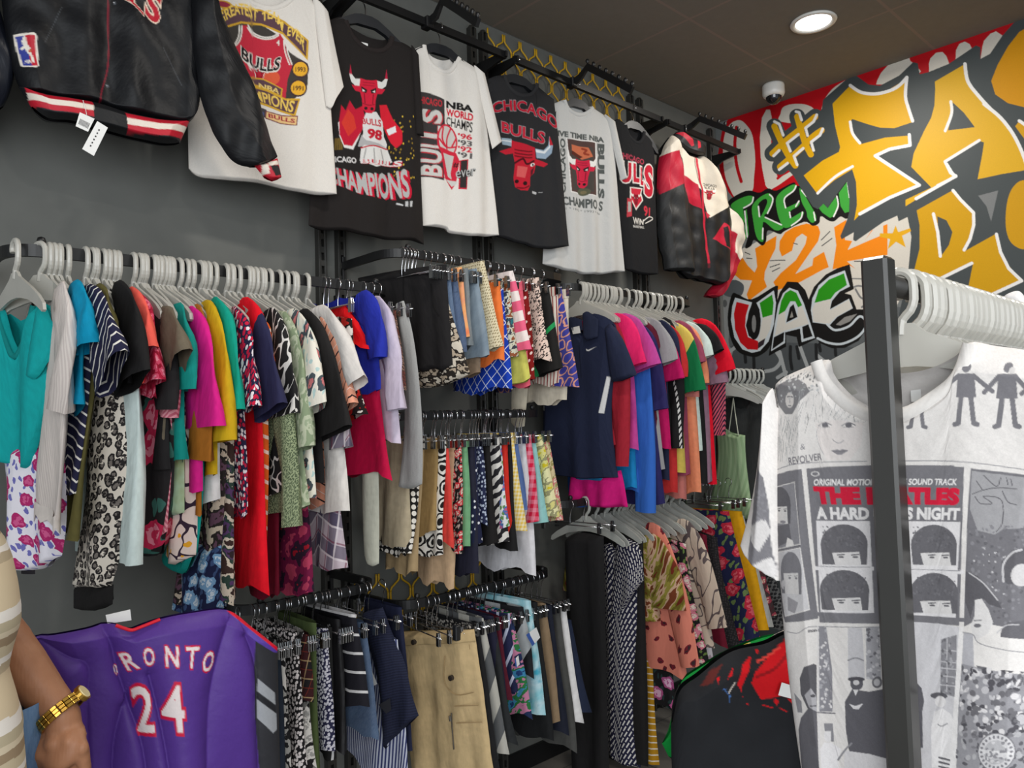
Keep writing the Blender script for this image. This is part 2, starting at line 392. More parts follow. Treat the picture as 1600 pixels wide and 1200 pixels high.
def sheet(name, pl, top, bot, mat, base=(200, 200, 200), paint=None, cell=.003, puff=.012, fold=.006, seed=0, o=None, parent=None, dn=0.0, backtop=None, back=True, fk=(8, 35), wr=0.0, smid=None, crease=(), sm=True):
    """cloth between a traced top edge and bottom edge, a puffed front and a back layer, in its own plane"""
    sp_ = lambda L: smooth_path(pl.uz(L), 4) if sm and len(L) > 2 else pl.uz(L)
    T = sp_(top); B = sp_(bot); rs = np.random.RandomState(seed+11)
    if smid is not None: Mi = sp_(smid)
    CRS = [(pl.uz(L), dp, ww) for L, dp, ww in crease]
    wid = max(np.ptp(T[:, 0]), np.ptp(B[:, 0])); hei = max(T[:, 1].max()-B[:, 1].min(), .02)
    ph = [rs.uniform(0, 6.3) for _ in range(12)]; ks = [rs.uniform(*fk) for _ in range(4)]
    def build(nu, nv, sgn, T):
        s = np.linspace(0, 1, nu); t = np.linspace(0, 1, nv)
        a = lerp_poly(T, s); b = lerp_poly(B, s)
        if smid is None: G = a[None]*(1-t[:, None, None])+b[None]*t[:, None, None]
        else:
            m = lerp_poly(Mi, s); tt = t[:, None, None]; G = a[None]*(1-tt)*(1-2*tt)+m[None]*4*tt*(1-tt)+b[None]*tt*(2*tt-1)
        u, z = G[..., 0], G[..., 1]
        e = np.minimum(np.minimum(s, 1-s)[None]*wid, np.minimum(t*hei*1.5, (1-t)*hei*6)[:, None]+.002)
        n = sgn*puff*np.sqrt(np.clip(e/.05, 0, 1))
        g = (.15+.85*t[:, None]); f = 0
        for q in range(4): f = f+np.sin(u*ks[q]*2.2+z*(q-1.5)*1.6+ph[q])*(1 if q < 2 else .5)
        n = n+fold*.5*f*g
        for L, dp, ww in CRS:
            L = smooth_path(L, 4); d = np.full(u.shape, 9.); sd_ = np.zeros(u.shape)
            for A_, B_ in zip(L[:-1], L[1:]):
                e_ = B_-A_; q = np.clip(((u-A_[0])*e_[0]+(z-A_[1])*e_[1])/(e_@e_+1e-9), 0, 1); dd = np.hypot(u-A_[0]-q*e_[0], z-A_[1]-q*e_[1]); m_ = dd < d; d = np.where(m_, dd, d); sd_ = np.where(m_, np.sign((u-A_[0])*e_[1]-(z-A_[1])*e_[0]), sd_)
            n = n-dp*np.exp(-d/ww*(1+.8*(sd_ > 0)))
        if wr:
            w_ = 0
            for q in range(6): w_ = w_+np.sin((u*math.cos(ph[q])+z*math.sin(ph[q]))*(22+13*q)+3*np.sin((u*math.sin(ph[q])-z*math.cos(ph[q]))*11+ph[q+5])+ph[q+1])/(1+q*.5)
            n = n+wr*w_*.6
        return u, z, n
    nu = max(4, int(wid/cell)); nv = max(4, int(hei/cell))
    u, z, n = build(nu, nv, 1, T)
    P = pl.pt(u, z, n+dn); V, F, UV = gridmesh(P)
    X0, Y0 = proj(pl.pt(u, z, 0).reshape(-1, 3))
    col = None
    if paint is not None or mat in (M_PRINT, M_SATIN, M_NYLON):
        col = paint_aa(X0, Y0, base, paint)
    if back:
        T2 = sp_(backtop) if backtop else T
        ub, zb, nb = build(max(4, nu//4), max(4, nv//4), -1, T2)
        V2, F2, UV2 = gridmesh(pl.pt(ub, zb, nb+dn)); F2 = F2[:, ::-1]; UV2 = UV2.reshape(-1, 4, 2)[:, ::-1].reshape(-1, 2)
        k = len(V); V = np.concatenate([V, V2]); F = np.concatenate([F, F2+k]); UV = np.concatenate([UV, UV2])
        if col is not None: col = np.concatenate([col, np.tile(lin(base), (len(V2), 1))])
    return mk(name, V, F, mat, pl.o if o is None else o, parent, UV, col)
def band(name, pl, pts, w, mat, base, o, parent, dn=.006, th=.004, side=1, paint=None):
    """a ribbed band (collar, cuff, waistband) following a traced line"""
    P = pl.uz(pts); P = smooth_path(P, 5); T = np.gradient(P, axis=0); T /= np.linalg.norm(T, axis=1)[:, None]+1e-9
    Nn = np.stack([-T[:, 1], T[:, 0]], 1)*side
    rows = []
    for k, h in ((0, 0), (.15, 1), (.5, 1.15), (.85, 1), (1, 0)):
        q = P+Nn*(w*k); rows.append(pl.pt(q[:, 0], q[:, 1], dn+th*h))
    G = np.array(rows); V, F, UV = gridmesh(G); col = None
    if mat in (M_PRINT, M_SATIN, M_NYLON):
        pa = Paint(*proj(V), base)
        if paint: paint(pa)
        col = pa.c
    return mk(name, V, F, mat, o, parent, UV, col)

# ---------------------------------------------------------------- hangers
def plastic_hanger_mesh():
    m = MB(); th = [math.radians(a) for a in range(200, -61, -20)]
    hook = [(0, -.02*math.cos(t), -.02+.02*math.sin(t)+.004) for t in th if t > -.2]+[(0, -.02, -.04), (0, -.014, -.056), (0, -.003, -.068), (0, 0, -.09)]
    m.tube(smooth_path(hook, 2), .0066, 8)
    half = [(.018, -.074), (.034, -.088), (.06, -.1), (.11, -.122), (.16, -.148), (.19, -.17), (.195, -.186), (.186, -.19), (.15, -.172), (.1, -.152), (.05, -.142), (.02, -.138)]; pr = half+[(-a, b) for a, b in half[::-1]]
    m.prism(pr, -.0035, .0035); return m
def wire_hanger_mesh():
    m = MB(); th = [math.radians(a) for a in range(200, -61, -20)]
    hook = [(0, -.02*math.cos(t), -.018+.02*math.sin(t)+.002) for t in th]+[(0, -.003, -.055), (0, 0, -.075), (0, 0, -.1)]
    m.tube(smooth_path(hook, 2), .0017, 6); m.tube([(0, -.17, -.1), (0, 0, -.1), (0, .17, -.1)], .0022, 6); return m
def clip_mesh(y):
    m = MB()
    for sx in (-1, 1):
        m.prism([(y-.008, -.126), (y+.008, -.126), (y+.0085, -.1), (y+.005, -.082), (y-.005, -.082), (y-.0085, -.1)], sx*.002, sx*.0045)
    m.tube([(-.006, y, -.098), (.006, y, -.098)], .0035, 6); return m
_h = {}
def hanger(kind, x, y, z, label, group, yaw=0.0, mat=None, scale=1.0):
    """local +y of the hanger runs to the wall, its hook top sits on the rail"""
    k = (kind, mat.name if mat else '')
    if k not in _h:
        if kind == 'plastic': o = plastic_hanger_mesh().build('plastic_hanger', mat or M_PLAST, smooth=False)
        else:
            o = wire_hanger_mesh().build('clip_hanger', M_CHROME, smooth=True)
            for yy in (-.15, .15): clip_mesh(yy).build('clip', M_CLIP, None, o)
        _h[k] = o
    else:
        s = _h[k]; o = s.copy(); COL.objects.link(o)
        for c in s.children:
            d = c.copy(); COL.objects.link(d); d.parent = o
    o.location = (x, y, z); o.rotation_euler = (0, 0, yaw); o.scale = (scale,)*3
    return tag(o, label, 'hanger', group)

# ---------------------------------------------------------------- garments seen along a rail
class Rail:
    def __init__(s, y, z, hang, hlabel, hgroup, group, mat=None): s.y, s.z, s.hang, s.hl, s.hg, s.g, s.mat = y, z, hang, hlabel, hgroup, group, mat
HALF = dict(tee=.19, long=.19, tank=.16, dress=.17, skirt=.15, shorts=.15, pants=.13)
def rings_tube(C, A, B, Nn, hw, ht, n=10):
    """flattened tube: centres C (m,3) with across direction A, thickness direction Nn"""
    t = np.linspace(0, 2*math.pi, n, endpoint=False)
    return np.array([[C[i]+A[i]*hw[i]*math.cos(q)+Nn*ht[i]*math.sin(q) for q in t] for i in range(len(C))])
def strip(R, kind, name, label, cat, top, hem, mat, slv=None, smat=None, th=.013, at=None, yaw=None, hang=True, wmat=None, amp=.0105, flare=None, lace=None):
    a_t = at or HALF[kind]; x = atY(*top, R.y-a_t)[0]; zt = atY(*top, R.y-a_t)[2]
    rs = np.random.RandomState(int(abs(top[0]*31+hem[1]*7)) % 9999)
    Ph = atX(*hem, x); a_h = R.y-Ph[1]; lo, hi = (.75*a_t, 1.75*a_t) if kind not in ('dress', 'skirt') else (.8*a_t, 2.1*a_t)
    a_h = min(max(a_h, lo), hi); Ph = atY(*hem, R.y-a_h); dx = min(max(Ph[0]-x, -.07), .07); zh = min(Ph[2], zt-.08)
    yw = math.radians(rs.uniform(-4, 4) if yaw is None else yaw); ty = math.tan(yw)
    o = np.array([x, R.y, R.z])
    shirt = kind in ('tee', 'long', 'tank', 'dress')
    m, n = 16, 15; s = np.linspace(-1, 1, n); r = np.linspace(0, 1, m)[:, None]
    sl = .36 if kind in ('tee', 'long') else (.2 if shirt else 0)
    fl = flare or (1.0 if kind != 'dress' else 1.6)
    w = a_t+(a_h-a_t)*r**fl
    if kind in ('tee', 'long'): w = w*(1-.10*np.clip(1-abs(r-.12)/.2, 0, 1))
    a = s[None]*w
    top_z = zt+sl*a_t*(1-np.abs(s)); front = top_z.copy(); backz = top_z.copy()
    if shirt:
        nk = np.clip(1-(s*a_t/.075)**2, 0, 1); front = front-.085*nk-(.02 if kind == 'tank' else 0)*nk; backz = backz-.02*nk
        if kind in ('tank',): 
            arm = np.clip((np.abs(s)-.55)/.45, 0, 1); front = front-.05*arm; backz = backz-.05*arm
    hz = zh+.012*np.sin(s*rs.uniform(2, 6)+rs.uniform(0, 6))+.004*np.sin(s*rs.uniform(9, 16)); 
    if kind == 'shorts': hz = hz+.07*np.exp(-(s/.12)**2)
    if kind == 'pants': hz = hz+(zt-zh)*.0*s
    z_f = front[None]*(1-r)+hz[None]*r; z_b = backz[None]*(1-r)+hz[None]*r
    f = rnd_fold(rs, a, z_f)*amp*1.6*(.2+r)
    edge = np.sqrt(np.clip(1-np.abs(s[None])**3, 0, 1))
    tk = th*(.35+.65*np.clip(r*5, 0, 1))*(1+.35*np.sin(s[None]*5+r*7+rs.uniform(0, 6)))
    if not shirt: tk = th*(.6+.6*r)
    e2 = np.sin(s[None]*rs.uniform(4, 9)+r*5)*amp*.6*r
    xf = x+dx*r-edge*tk+f+e2-a*ty; xb = x+dx*r+edge*tk+f-a*ty
    Pf = np.stack([xf, R.y-a, z_f], 2); Pb = np.stack([xb, R.y-a, z_b], 2)
    ring = np.concatenate([Pf, Pb[:, -2:0:-1]], 1)
    V, F, UV = gridmesh(ring, True)
    ob = mk(name, V, F, mat, o, None, UV); tag(ob, label, cat, R.g)
    if kind in ('tee', 'long'):
        for sg in (1, -1):
            S0 = np.array([a_t-.075, zt+.012]);
            if slv is not None:
                Pe = atX(slv[0][0], slv[0][1], x); E = np.array([R.y-Pe[1], Pe[2]]); hw = slv[1]
            else:
                E = np.array([a_t+.06, zt-.2]) if kind == 'tee' else np.array([a_t+.05, zt-.56]); hw = .07 if kind == 'tee' else .045
            L = max(np.linalg.norm(E-S0), .06)
            if E[0] < a_t-.12: E[0] = a_t-.12
            if E[0] > a_t+.2: E[0] = a_t+.2
            t = np.linspace(0, 1, 13); D = (E-S0); K = np.array([a_t+.03, zt-.01]); Cc = (1-t[:, None])**2*S0+2*t[:, None]*(1-t[:, None])*K+t[:, None]**2*E
            dirs = np.gradient(Cc, axis=0); dirs /= np.linalg.norm(dirs, axis=1)[:, None]
            Cw = np.stack([x+dx*np.clip((zt-Cc[:, 1])/(zt-zh), 0, 1)*.7-.006-sg*0-Cc[:, 0]*sg*ty, R.y-sg*Cc[:, 0], Cc[:, 1]], 1)
            A = np.stack([0*t, sg*dirs[:, 1], dirs[:, 0]], 1)
            hws = np.interp(t, [0, .15, .4, 1], [.03, .052, .07 if hw > .05 else .058, hw*(1.22 if kind == 'tee' else 1)]); wv = rnd_fold(rs, t*.3, t*0, 3, (20, 60))*.006
            Cw[:, 0] += wv
            Rg = rings_tube(Cw, A, None, np.array([1., 0, 0]), hws, .009+.012*t, 14)
            q = np.arange(14)[None]; Rg[:, :, 0] += .005*np.sin(q*1.35+t[:, None]*9+rs.uniform(0, 6))*(.3+t[:, None])
            V, F, UV = gridmesh(Rg, True)
            mk('sleeve', V, F, smat or mat, o, ob, UV)
    elif not shirt:
        Wd = np.stack([np.concatenate([np.stack([x-edge[0]*(th*.6+.003)-s*a_t*1.01*ty, R.y-s*a_t*1.01, zt+.002-q+0*s], 1), np.stack([x+edge[0]*(th*.6+.003)-s*a_t*1.01*ty, R.y-s*a_t*1.01, zt+.002-q+0*s], 1)[-2:0:-1]]) for q in (0, .002, .034, .036)])
        V, F, UV = gridmesh(Wd, True); mk('waistband', V, F, wmat or mat, o, ob, UV)
    if lace is not None:
        q = np.stack([ring[-1]+(ring[-1]-ring[-2])*0+np.array([0, 0, dz]) for dz in (.012, -.012, -.03)])
        q[1, ::2, 2] -= .006; q[2, ::2, 2] += .012; q[:, :, 0] += (q[:, :, 0]-x-dx)*.12
        V, F, UV = gridmesh(q, True); mk('lace_trim' if lace is not True else 'cuff', V, F, lace, o, ob, UV)
    if hang: hanger(R.hang, x, R.y, R.z+.014, R.hl, R.hg, yw*1.0, R.mat)
    return ob
# ---------------------------------------------------------------- room shell
WY, WX, CZ = 2.55, 4.25, 3.37
M_WALL = plain('charcoal_wall_paint', (106, 107, 103), .6, spec=.25)
def tile_mat():
    t = NT('dark_ceiling_tile', .85); x = t.xyz(t.ob); c = (92, 88, 82)
    g = None
    for ax, off in ((0, 1.0-.971), (1, .52)):
        f = t.fr(t.math('DIVIDE', t.math('ADD', x[ax], 50*.646-(3.879 if ax == 0 else 2.55-.06)+.0), .646))
        k = t.math('LESS_THAN', t.math('ABSOLUTE', t.math('SUBTRACT', f, .012)), .011); g = k if g is None else t.math('MAXIMUM', g, k)
    nz = t.noise(t.ob, 30, 3)[0]
    o = t.mix(t.math('MULTIPLY', g, .6), t.mix(nz, (122, 115, 105), (130, 123, 113)), (150, 130, 120))
    return t.out(o)
def slab(name, lo, hi, mat):
    m = MB(); m.box((np.array(lo)+hi)/2, np.array(hi)-lo); o = m.build(name, mat, (np.array(lo)+hi)/2); o['kind'] = 'structure'; return o
t_ = NT('grey_floor_tile', .4); fx = t_.xyz(t_.ob)
gl = t_.math('MAXIMUM', t_.lt(t_.fr(t_.math('DIVIDE', fx[0], .6)), .008), t_.lt(t_.fr(t_.math('DIVIDE', fx[1], .6)), .008))
M_FLOOR = t_.out(t_.mix(gl, (120, 116, 110), (80, 78, 75)))
slab('floor', (-2.2, -2.5, -.1), (WX, WY, 0), M_FLOOR)
slab('ceiling', (-2.2, -2.5, CZ), (WX+.1, WY+.1, CZ+.1), tile_mat())
slab('wall_left', (-2.2, WY, -.1), (WX+.1, WY+.1, CZ), M_WALL)
slab('baseboard_left', (-2.2, WY-.015, 0), (WX, WY, .09), M_BLACK)
slab('baseboard_right', (WX-.015, -2.5, 0), (WX, WY-.016, .09), M_BLACK)

# the right wall with its mural painted on
def mural(p):
    A, B, C, D, E_, F, G, H = (1110, 140, 8), (1120, 260, 6), (1120, 400, 6), (1240, 60, 6.6667), (1400, 20, 8), (1240, 200, 6.6667), (1400, 140, 8), (1380, 260, 5.4545)
    red, wh, og, gr, bk, dk, ye, hl = (188, 10, 24), (214, 208, 196), (240, 136, 14), (62, 160, 58), (20, 19, 18), (70, 76, 77), (224, 170, 16), (240, 238, 234)
    p.poly([(1120, 460), (1700, 500), (1700, 1300), (1100, 1300)], (96, 100, 101))
    p.poly([(1136, 170), (1137, 187), (1128, 205), (1122, 240), (1125, 268), (1138, 300), (1150, 315), (1300, 330), (1480, 250), (1600, 60), (1640, -40), (1300, 60)], red, a=1)
    # white letters on red
    p.poly([(1137, 199), (1146, 190), (1157, 188), (1166, 195), (1174, 207), (1178, 225), (1180, 252), (1178, 278), (1176, 297), (1165, 306), (1150, 310), (1140, 294), (1133, 275), (1130, 250), (1130, 225), (1133, 208)], wh, True)
    p.z = A
    p.line([(325, 470), (305, 700), (330, 950), (385, 1150)], 5, red)
    p.poly([(700, 250), (745, 250), (765, 340), (760, 480), (760, 800), (840, 1100), (900, 1080), (1010, 1020), (1040, 1060), (860, 1190), (740, 1260), (690, 1200), (650, 1000), (630, 850), (618, 600), (645, 350)], wh)
    p.line([(840, 1110), (960, 1010)], 4, red); p.line([(880, 1195), (1020, 1090)], 3.5, red)
    p.poly([(880, 400), (878, 300), (905, 225), (980, 190), (1080, 178), (1200, 190), (1300, 255), (1300, 420)], wh, True)
    p.poly([(1385, 660), (1450, 600), (1510, 740), (1400, 800)], wh); p.line([(1450, 600), (1470, 690), (1450, 770)], 3.5, red)
    p.z = D
    p.line([(300, 750), (335, 640), (420, 530), (540, 450)], 4, wh)
    p.poly([(860, 480), (870, 440), (910, 360), (1000, 260), (1200, 180), (1215, 235), (1250, 260), (1100, 420), (960, 480)], wh)
    p.z = E_
    p.poly([(415, 770), (410, 640), (430, 570), (500, 500), (580, 488), (630, 540), (665, 640), (500, 760)], wh); p.poly([(745, 590), (750, 470), (790, 390), (860, 358), (920, 390), (945, 440), (940, 480)], wh)
    p.poly([(1055, 590), (1080, 420), (1100, 350), (1180, 260), (1250, 232), (1340, 290), (1180, 520)], wh); p.poly([(255, 810), (270, 680), (310, 730)], wh)
    p.z = None
    # white field with orange writing
    p.poly([(1140, 420), (1160, 388), (1170, 385), (1230, 350), (1300, 335), (1420, 315), (1445, 360), (1425, 430), (1380, 520), (1250, 480), (1160, 470), (1145, 440)], wh)
    p.z = B
    p.poly([(160, 1010), (230, 850), (245, 860), (290, 930), (355, 995), (378, 940), (370, 850), (358, 770), (560, 650), (550, 770), (500, 870), (450, 990), (445, 1060), (470, 1130), (300, 1260), (280, 1200), (330, 1070), (220, 1062)], og)
    p.poly([(610, 845), (585, 780), (590, 700), (640, 620), (720, 570), (840, 535), (950, 560), (970, 620), (950, 700), (880, 800), (735, 1010), (895, 930), (905, 860), (1005, 800), (1050, 945), (1000, 965), (780, 1085), (570, 1160), (530, 1085), (600, 1000), (740, 880), (830, 730), (845, 660), (800, 630), (745, 670), (720, 730), (705, 790)], og)
    p.poly([(1100, 570), (1215, 500), (1200, 690), (1270, 700), (1225, 785), (1370, 720), (1450, 600), (1600, 540), (1600, 830), (1410, 858), (1220, 890), (1300, 960), (1250, 930), (1085, 965), (1120, 740)], og)
    p.poly([(1395, 870), (1420, 870), (1405, 1050), (1370, 1050)], og)
    p.poly([(1365, 722), (1440, 690), (1560, 640), (1560, 520), (1460, 600)], wh)
    for a_ in ([(980, 690), (1060, 610)], [(985, 745), (1080, 675)], [(500, 885), (570, 880), (640, 880)], [(500, 945), (590, 915)], [(520, 985), (590, 950)], [(265, 805), (310, 825)], [(280, 860), (330, 865)], [(720, 720), (755, 730)], [(1290, 890), (1380, 890)]): p.line(a_, 1.5, (70, 70, 70))
    # green word on black
    p.poly([(110, 325), (200, 260), (300, 225), (400, 245), (480, 205), (560, 225), (720, 150), (790, 185), (1240, 120), (1270, 300), (1262, 440), (1215, 492), (1160, 470), (1100, 515), (1040, 505), (975, 465), (960, 530), (900, 558), (820, 520), (640, 605), (590, 635), (480, 600), (462, 700), (425, 742), (350, 690), (322, 745), (265, 765), (290, 650), (255, 540), (130, 385)], bk, True)
    p.poly([(130, 370), (200, 310), (300, 275), (348, 290), (330, 340), (250, 390), (262, 500), (265, 535), (190, 440)], gr, True)
    p.poly([(265, 690), (262, 420), (280, 400), (300, 640)], gr)
    p.poly([(330, 380), (390, 300), (480, 252), (525, 285), (520, 350), (480, 430), (450, 470), (615, 555), (600, 592), (540, 595), (435, 520), (440, 690), (400, 698), (365, 640), (340, 500)], gr, True); p.poly([(385, 370), (420, 320), (462, 305), (470, 350), (405, 475)], bk, True)
    p.poly([(555, 310), (600, 240), (700, 175), (748, 178), (730, 225), (635, 300), (645, 385), (770, 335), (760, 375), (690, 420), (688, 485), (800, 425), (812, 450), (760, 525), (680, 570), (630, 572), (595, 520), (565, 420)], gr, True)
    p.poly([(778, 200), (870, 350), (925, 450), (928, 505), (890, 528), (850, 480), (840, 420), (795, 330)], gr, True)
    p.poly([(955, 390), (1000, 350), (1040, 392), (1115, 285), (1137, 380), (1110, 462), (1060, 482), (990, 435)], gr); p.poly([(1143, 250), (1220, 145), (1243, 300), (1240, 425), (1200, 437), (1160, 370)], gr)
    for a_ in ([(342, 290), (325, 345), (252, 390)], [(262, 420), (285, 660)], [(495, 265), (525, 300), (512, 365), (475, 440)], [(390, 375), (400, 470)], [(455, 478), (605, 548)], [(432, 580), (428, 680)], [(742, 183), (718, 230), (635, 300), (645, 388)], [(770, 325), (740, 375)], [(682, 430), (690, 480)], [(803, 430), (785, 490), (700, 555)], [(910, 430), (922, 505)], [(795, 225), (840, 280)], [(1125, 280), (1137, 370), (1095, 470)], [(1225, 150), (1243, 290)]): p.line(a_, 2.2, hl)
    # lower grey scrawl, then the three letter word in flag colours
    p.z = C
    p.poly([(60, 900), (200, 800), (1000, 820), (1300, 860), (1300, 1300), (60, 1300)], (78, 82, 84)); p.poly([(20, 380), (140, 340), (110, 800), (150, 900), (60, 1150), (20, 900)], (140, 142, 141), True)
    p.poly([(60, 340), (150, 225), (250, 270), (230, 370), (120, 385)], (88, 93, 96), True); p.ell(75, 445, 22, 35, (90, 92, 92))
    for a_ in ([(60, 1130), (80, 950), (180, 850)], [(430, 1085), (540, 1060), (600, 980), (560, 900)], [(590, 900), (650, 1140)], [(650, 1090), (570, 1140)], [(780, 850), (850, 1040)], [(940, 930), (1010, 990)]): p.line(a_, 5.5, (165, 168, 168))
    for a_ in ([(345, 930), (350, 1075)], [(690, 850), (690, 960), (705, 1060)], [(750, 850), (770, 960)], [(265, 930), (270, 995)], [(930, 830), (935, 960)], [(1110, 850), (1115, 930)], [(960, 830), (970, 890)]): p.line(a_, 5, (34, 35, 36))
    p.line([(1290, 290), (1330, 280), (1400, 290)], 3, (130, 130, 130)); p.line([(1300, 310), (1350, 390), (1420, 420), (1360, 480)], 3, (120, 120, 120)); p.line([(1230, 210), (1380, 215)], 2, (130, 130, 128))
    p.poly([(145, 355), (200, 360), (330, 405), (550, 280), (572, 330), (560, 480), (540, 700), (490, 860), (400, 935), (330, 945), (210, 905), (140, 800), (105, 650), (108, 500)], bk, True)
    p.poly([(486, 938), (520, 720), (555, 450), (590, 340), (660, 240), (760, 245), (830, 320), (870, 430), (945, 770), (770, 855), (748, 760), (650, 740), (650, 850)], bk)
    p.poly([(862, 405), (910, 290), (1020, 175), (1130, 115), (1245, 78), (1285, 310), (1200, 350), (1260, 365), (1310, 500), (1380, 500), (1430, 600), (1400, 690), (1330, 795), (1200, 862), (1080, 865), (960, 815), (905, 700), (880, 560)], bk)
    sv = (200, 208, 212); cw = (212, 208, 198)
    p.poly([(172, 390), (330, 435), (300, 540), (272, 650), (300, 750), (350, 780), (390, 720), (412, 600), (400, 500), (372, 440), (535, 322), (555, 440), (535, 640), (485, 800), (405, 890), (330, 908), (240, 875), (165, 765), (132, 600), (145, 470)], sv)
    p.poly([(185, 430), (302, 458), (272, 560), (266, 660), (292, 760), (388, 800), (385, 880), (290, 875), (220, 812), (172, 690), (160, 540)], (196, 14, 24)); p.poly([(402, 440), (518, 362), (532, 440), (522, 550), (430, 578)], (40, 145, 20)); p.poly([(428, 580), (522, 552), (500, 690), (450, 785), (388, 812), (415, 650)], cw)
    p.poly([(388, 812), (455, 770), (440, 830), (385, 870)], (50, 40, 45))
    p.ell(350, 620, 62, 165, bk); p.ell(348, 635, 20, 82, (128, 128, 126))
    p.poly([(508, 893), (540, 660), (575, 460), (620, 350), (680, 298), (760, 325), (815, 440), (880, 640), (920, 768), (795, 808), (780, 680), (640, 715), (640, 815)], sv); p.poly([(545, 750), (580, 540), (800, 470), (862, 635), (640, 700)], cw)
    p.poly([(578, 552), (605, 420), (640, 350), (690, 318), (745, 345), (800, 462), (762, 482), (735, 425), (690, 430), (640, 515)], (40, 145, 20)); p.poly([(640, 515), (690, 425), (735, 425), (762, 490), (755, 585), (645, 640)], sv); p.poly([(650, 625), (685, 480), (720, 450), (756, 572)], bk); p.poly([(684, 580), (704, 515), (718, 572)], (150, 148, 140))
    p.poly([(535, 762), (632, 712), (625, 800), (520, 875)], bk); p.poly([(800, 665), (858, 640), (898, 752), (812, 778)], bk)
    p.poly([(882, 510), (895, 400), (955, 275), (1060, 188), (1200, 135), (1248, 285), (1150, 335), (1080, 420), (1060, 500), (1240, 400), (1275, 490), (1130, 570), (1062, 645), (900, 622)], sv); p.poly([(895, 500), (925, 440), (1070, 405), (1060, 510), (1238, 408), (1268, 488), (1120, 570), (1050, 640), (905, 615)], cw); p.poly([(915, 440), (955, 315), (1050, 222), (1192, 162), (1220, 272), (1110, 345), (1068, 402)], (40, 145, 20))
    p.line([(1035, 640), (1110, 695), (1240, 658), (1342, 565), (1402, 640), (1330, 750), (1180, 822), (1050, 815), (945, 772)], 3.6, sv); p.poly([(1115, 645), (1200, 572), (1315, 542), (1250, 612), (1160, 652)], (140, 138, 134)); p.poly([(1065, 490), (1100, 400), (1230, 370), (1200, 400)], bk)
    # big yellow letters on dark grey
    p.z = None
    p.poly([(1284, 172), (1286, 156), (1303, 141), (1329, 118), (1339, 119), (1357, 132), (1375, 134), (1405, 118), (1427, 97), (1434, 99), (1437, 116), (1450, 113), (1482, 100), (1516, 77), (1525, 71), (1532, 74), (1532, 92), (1547, 84), (1566, 56), (1587, 32), (1640, -20), (2600, -300), (2600, 900), (1760, 700), (1410, 560), (1405, 490), (1419, 425), (1424, 370), (1418, 339), (1404, 346), (1402, 337), (1380, 347), (1337, 377), (1333, 375), (1334, 363), (1315, 374), (1313, 369), (1324, 342), (1327, 332), (1327, 308), (1323, 283), (1308, 303), (1293, 325), (1287, 318), (1278, 327), (1270, 323), (1250, 292), (1240, 275), (1232, 266), (1219, 272)], dk)
    p.poly([(1284, 170), (1300, 215), (1312, 235), (1270, 255), (1225, 268), (1250, 240), (1262, 200)], dk)
    p.z = A
    for w_, c_ in ((25, dk), (9.5, ye)):
        for a_ in ([(800, 460), (880, 640), (960, 800), (1060, 950)], [(1085, 340), (1130, 500), (1190, 680), (1255, 810)], [(775, 800), (940, 640), (1090, 520), (1200, 430), (1310, 340)], [(870, 965), (1040, 820), (1180, 690), (1290, 580), (1390, 510)]): p.line(a_, w_, c_)
    for a_ in ([(800, 400), (860, 430), (910, 570)], [(1070, 275), (1110, 285), (1140, 380)], [(1330, 315), (1290, 400), (1190, 480), (1215, 575)], [(1405, 490), (1370, 570), (1260, 655), (1290, 760)], [(1100, 560), (960, 670), (1000, 770)], [(1160, 735), (1045, 830), (1085, 940)], [(860, 760), (790, 830)], [(965, 920), (860, 1000)]): p.line(a_, 4.2, hl, False)
    p.z = None
    fF = Z(D, [(590, 490), (760, 590), (900, 590), (1180, 420), (1170, 620), (1245, 870), (1050, 935), (900, 930), (760, 890), (610, 840), (580, 890), (620, 1000), (710, 1100)])+Z(F, [(950, 100), (1185, 80), (1215, 180), (1000, 220), (840, 290), (1070, 420), (1310, 595), (1000, 730), (700, 890), (630, 965), (660, 800), (650, 560), (610, 430), (430, 540), (250, 690), (105, 495), (300, 340), (470, 250), (485, 200)])+Z(D, [(430, 900), (405, 680)])
    p.poly(fF, ye)
    aA = Z(E_, [(855, 645), (900, 860), (1050, 1060), (1180, 1200)])+Z(G, [(1300, 340), (1450, 530), (1560, 740), (1640, 1000), (1600, 1010), (1300, 1060), (1020, 1120), (1080, 800), (1100, 660), (1040, 640), (610, 900), (690, 1060), (755, 1085)])+Z(H, [(620, 85), (430, 190), (190, 340), (190, 285), (410, 180), (240, 5)])+Z(G, [(190, 970), (220, 800), (350, 520), (440, 350), (480, 200), (490, 0)])+Z(E_, [(485, 860)])
    p.poly(aA, (222, 172, 30))
    p.poly(Z(G, [(710, 160), (850, 290), (985, 470), (650, 510), (700, 300)]), dk)
    p.poly(Z(E_, [(1700, 160), (1600, 205), (1540, 240), (1400, 420), (1270, 650), (1190, 850), (1240, 1020), (1400, 1130), (1600, 1180), (1900, 1150), (2200, 900), (2250, 500), (2000, 200)]), (214, 148, 6)); p.poly(Z(G, [(1490, 460), (1540, 390), (1700, 480), (1700, 700), (1600, 610)]), (214, 158, 6))
    p.z = H
    p.poly([(285, 375), (590, 205), (650, 280), (760, 380), (775, 500), (740, 620), (690, 725), (960, 575), (1000, 750), (1170, 975), (920, 1095), (725, 1030), (765, 830), (500, 955), (260, 900), (310, 700), (310, 500)], (208, 156, 4)); p.poly([(460, 425), (540, 460), (590, 560), (560, 670), (490, 770)], dk)
    p.poly([(1220, 120), (1130, 150), (1070, 250), (1045, 400), (1050, 550), (1100, 660), (1220, 705), (1400, 600), (1400, 200)], (206, 152, 4), True); p.poly([(810, 250), (980, 205), (920, 470), (880, 340)], (122, 124, 124))
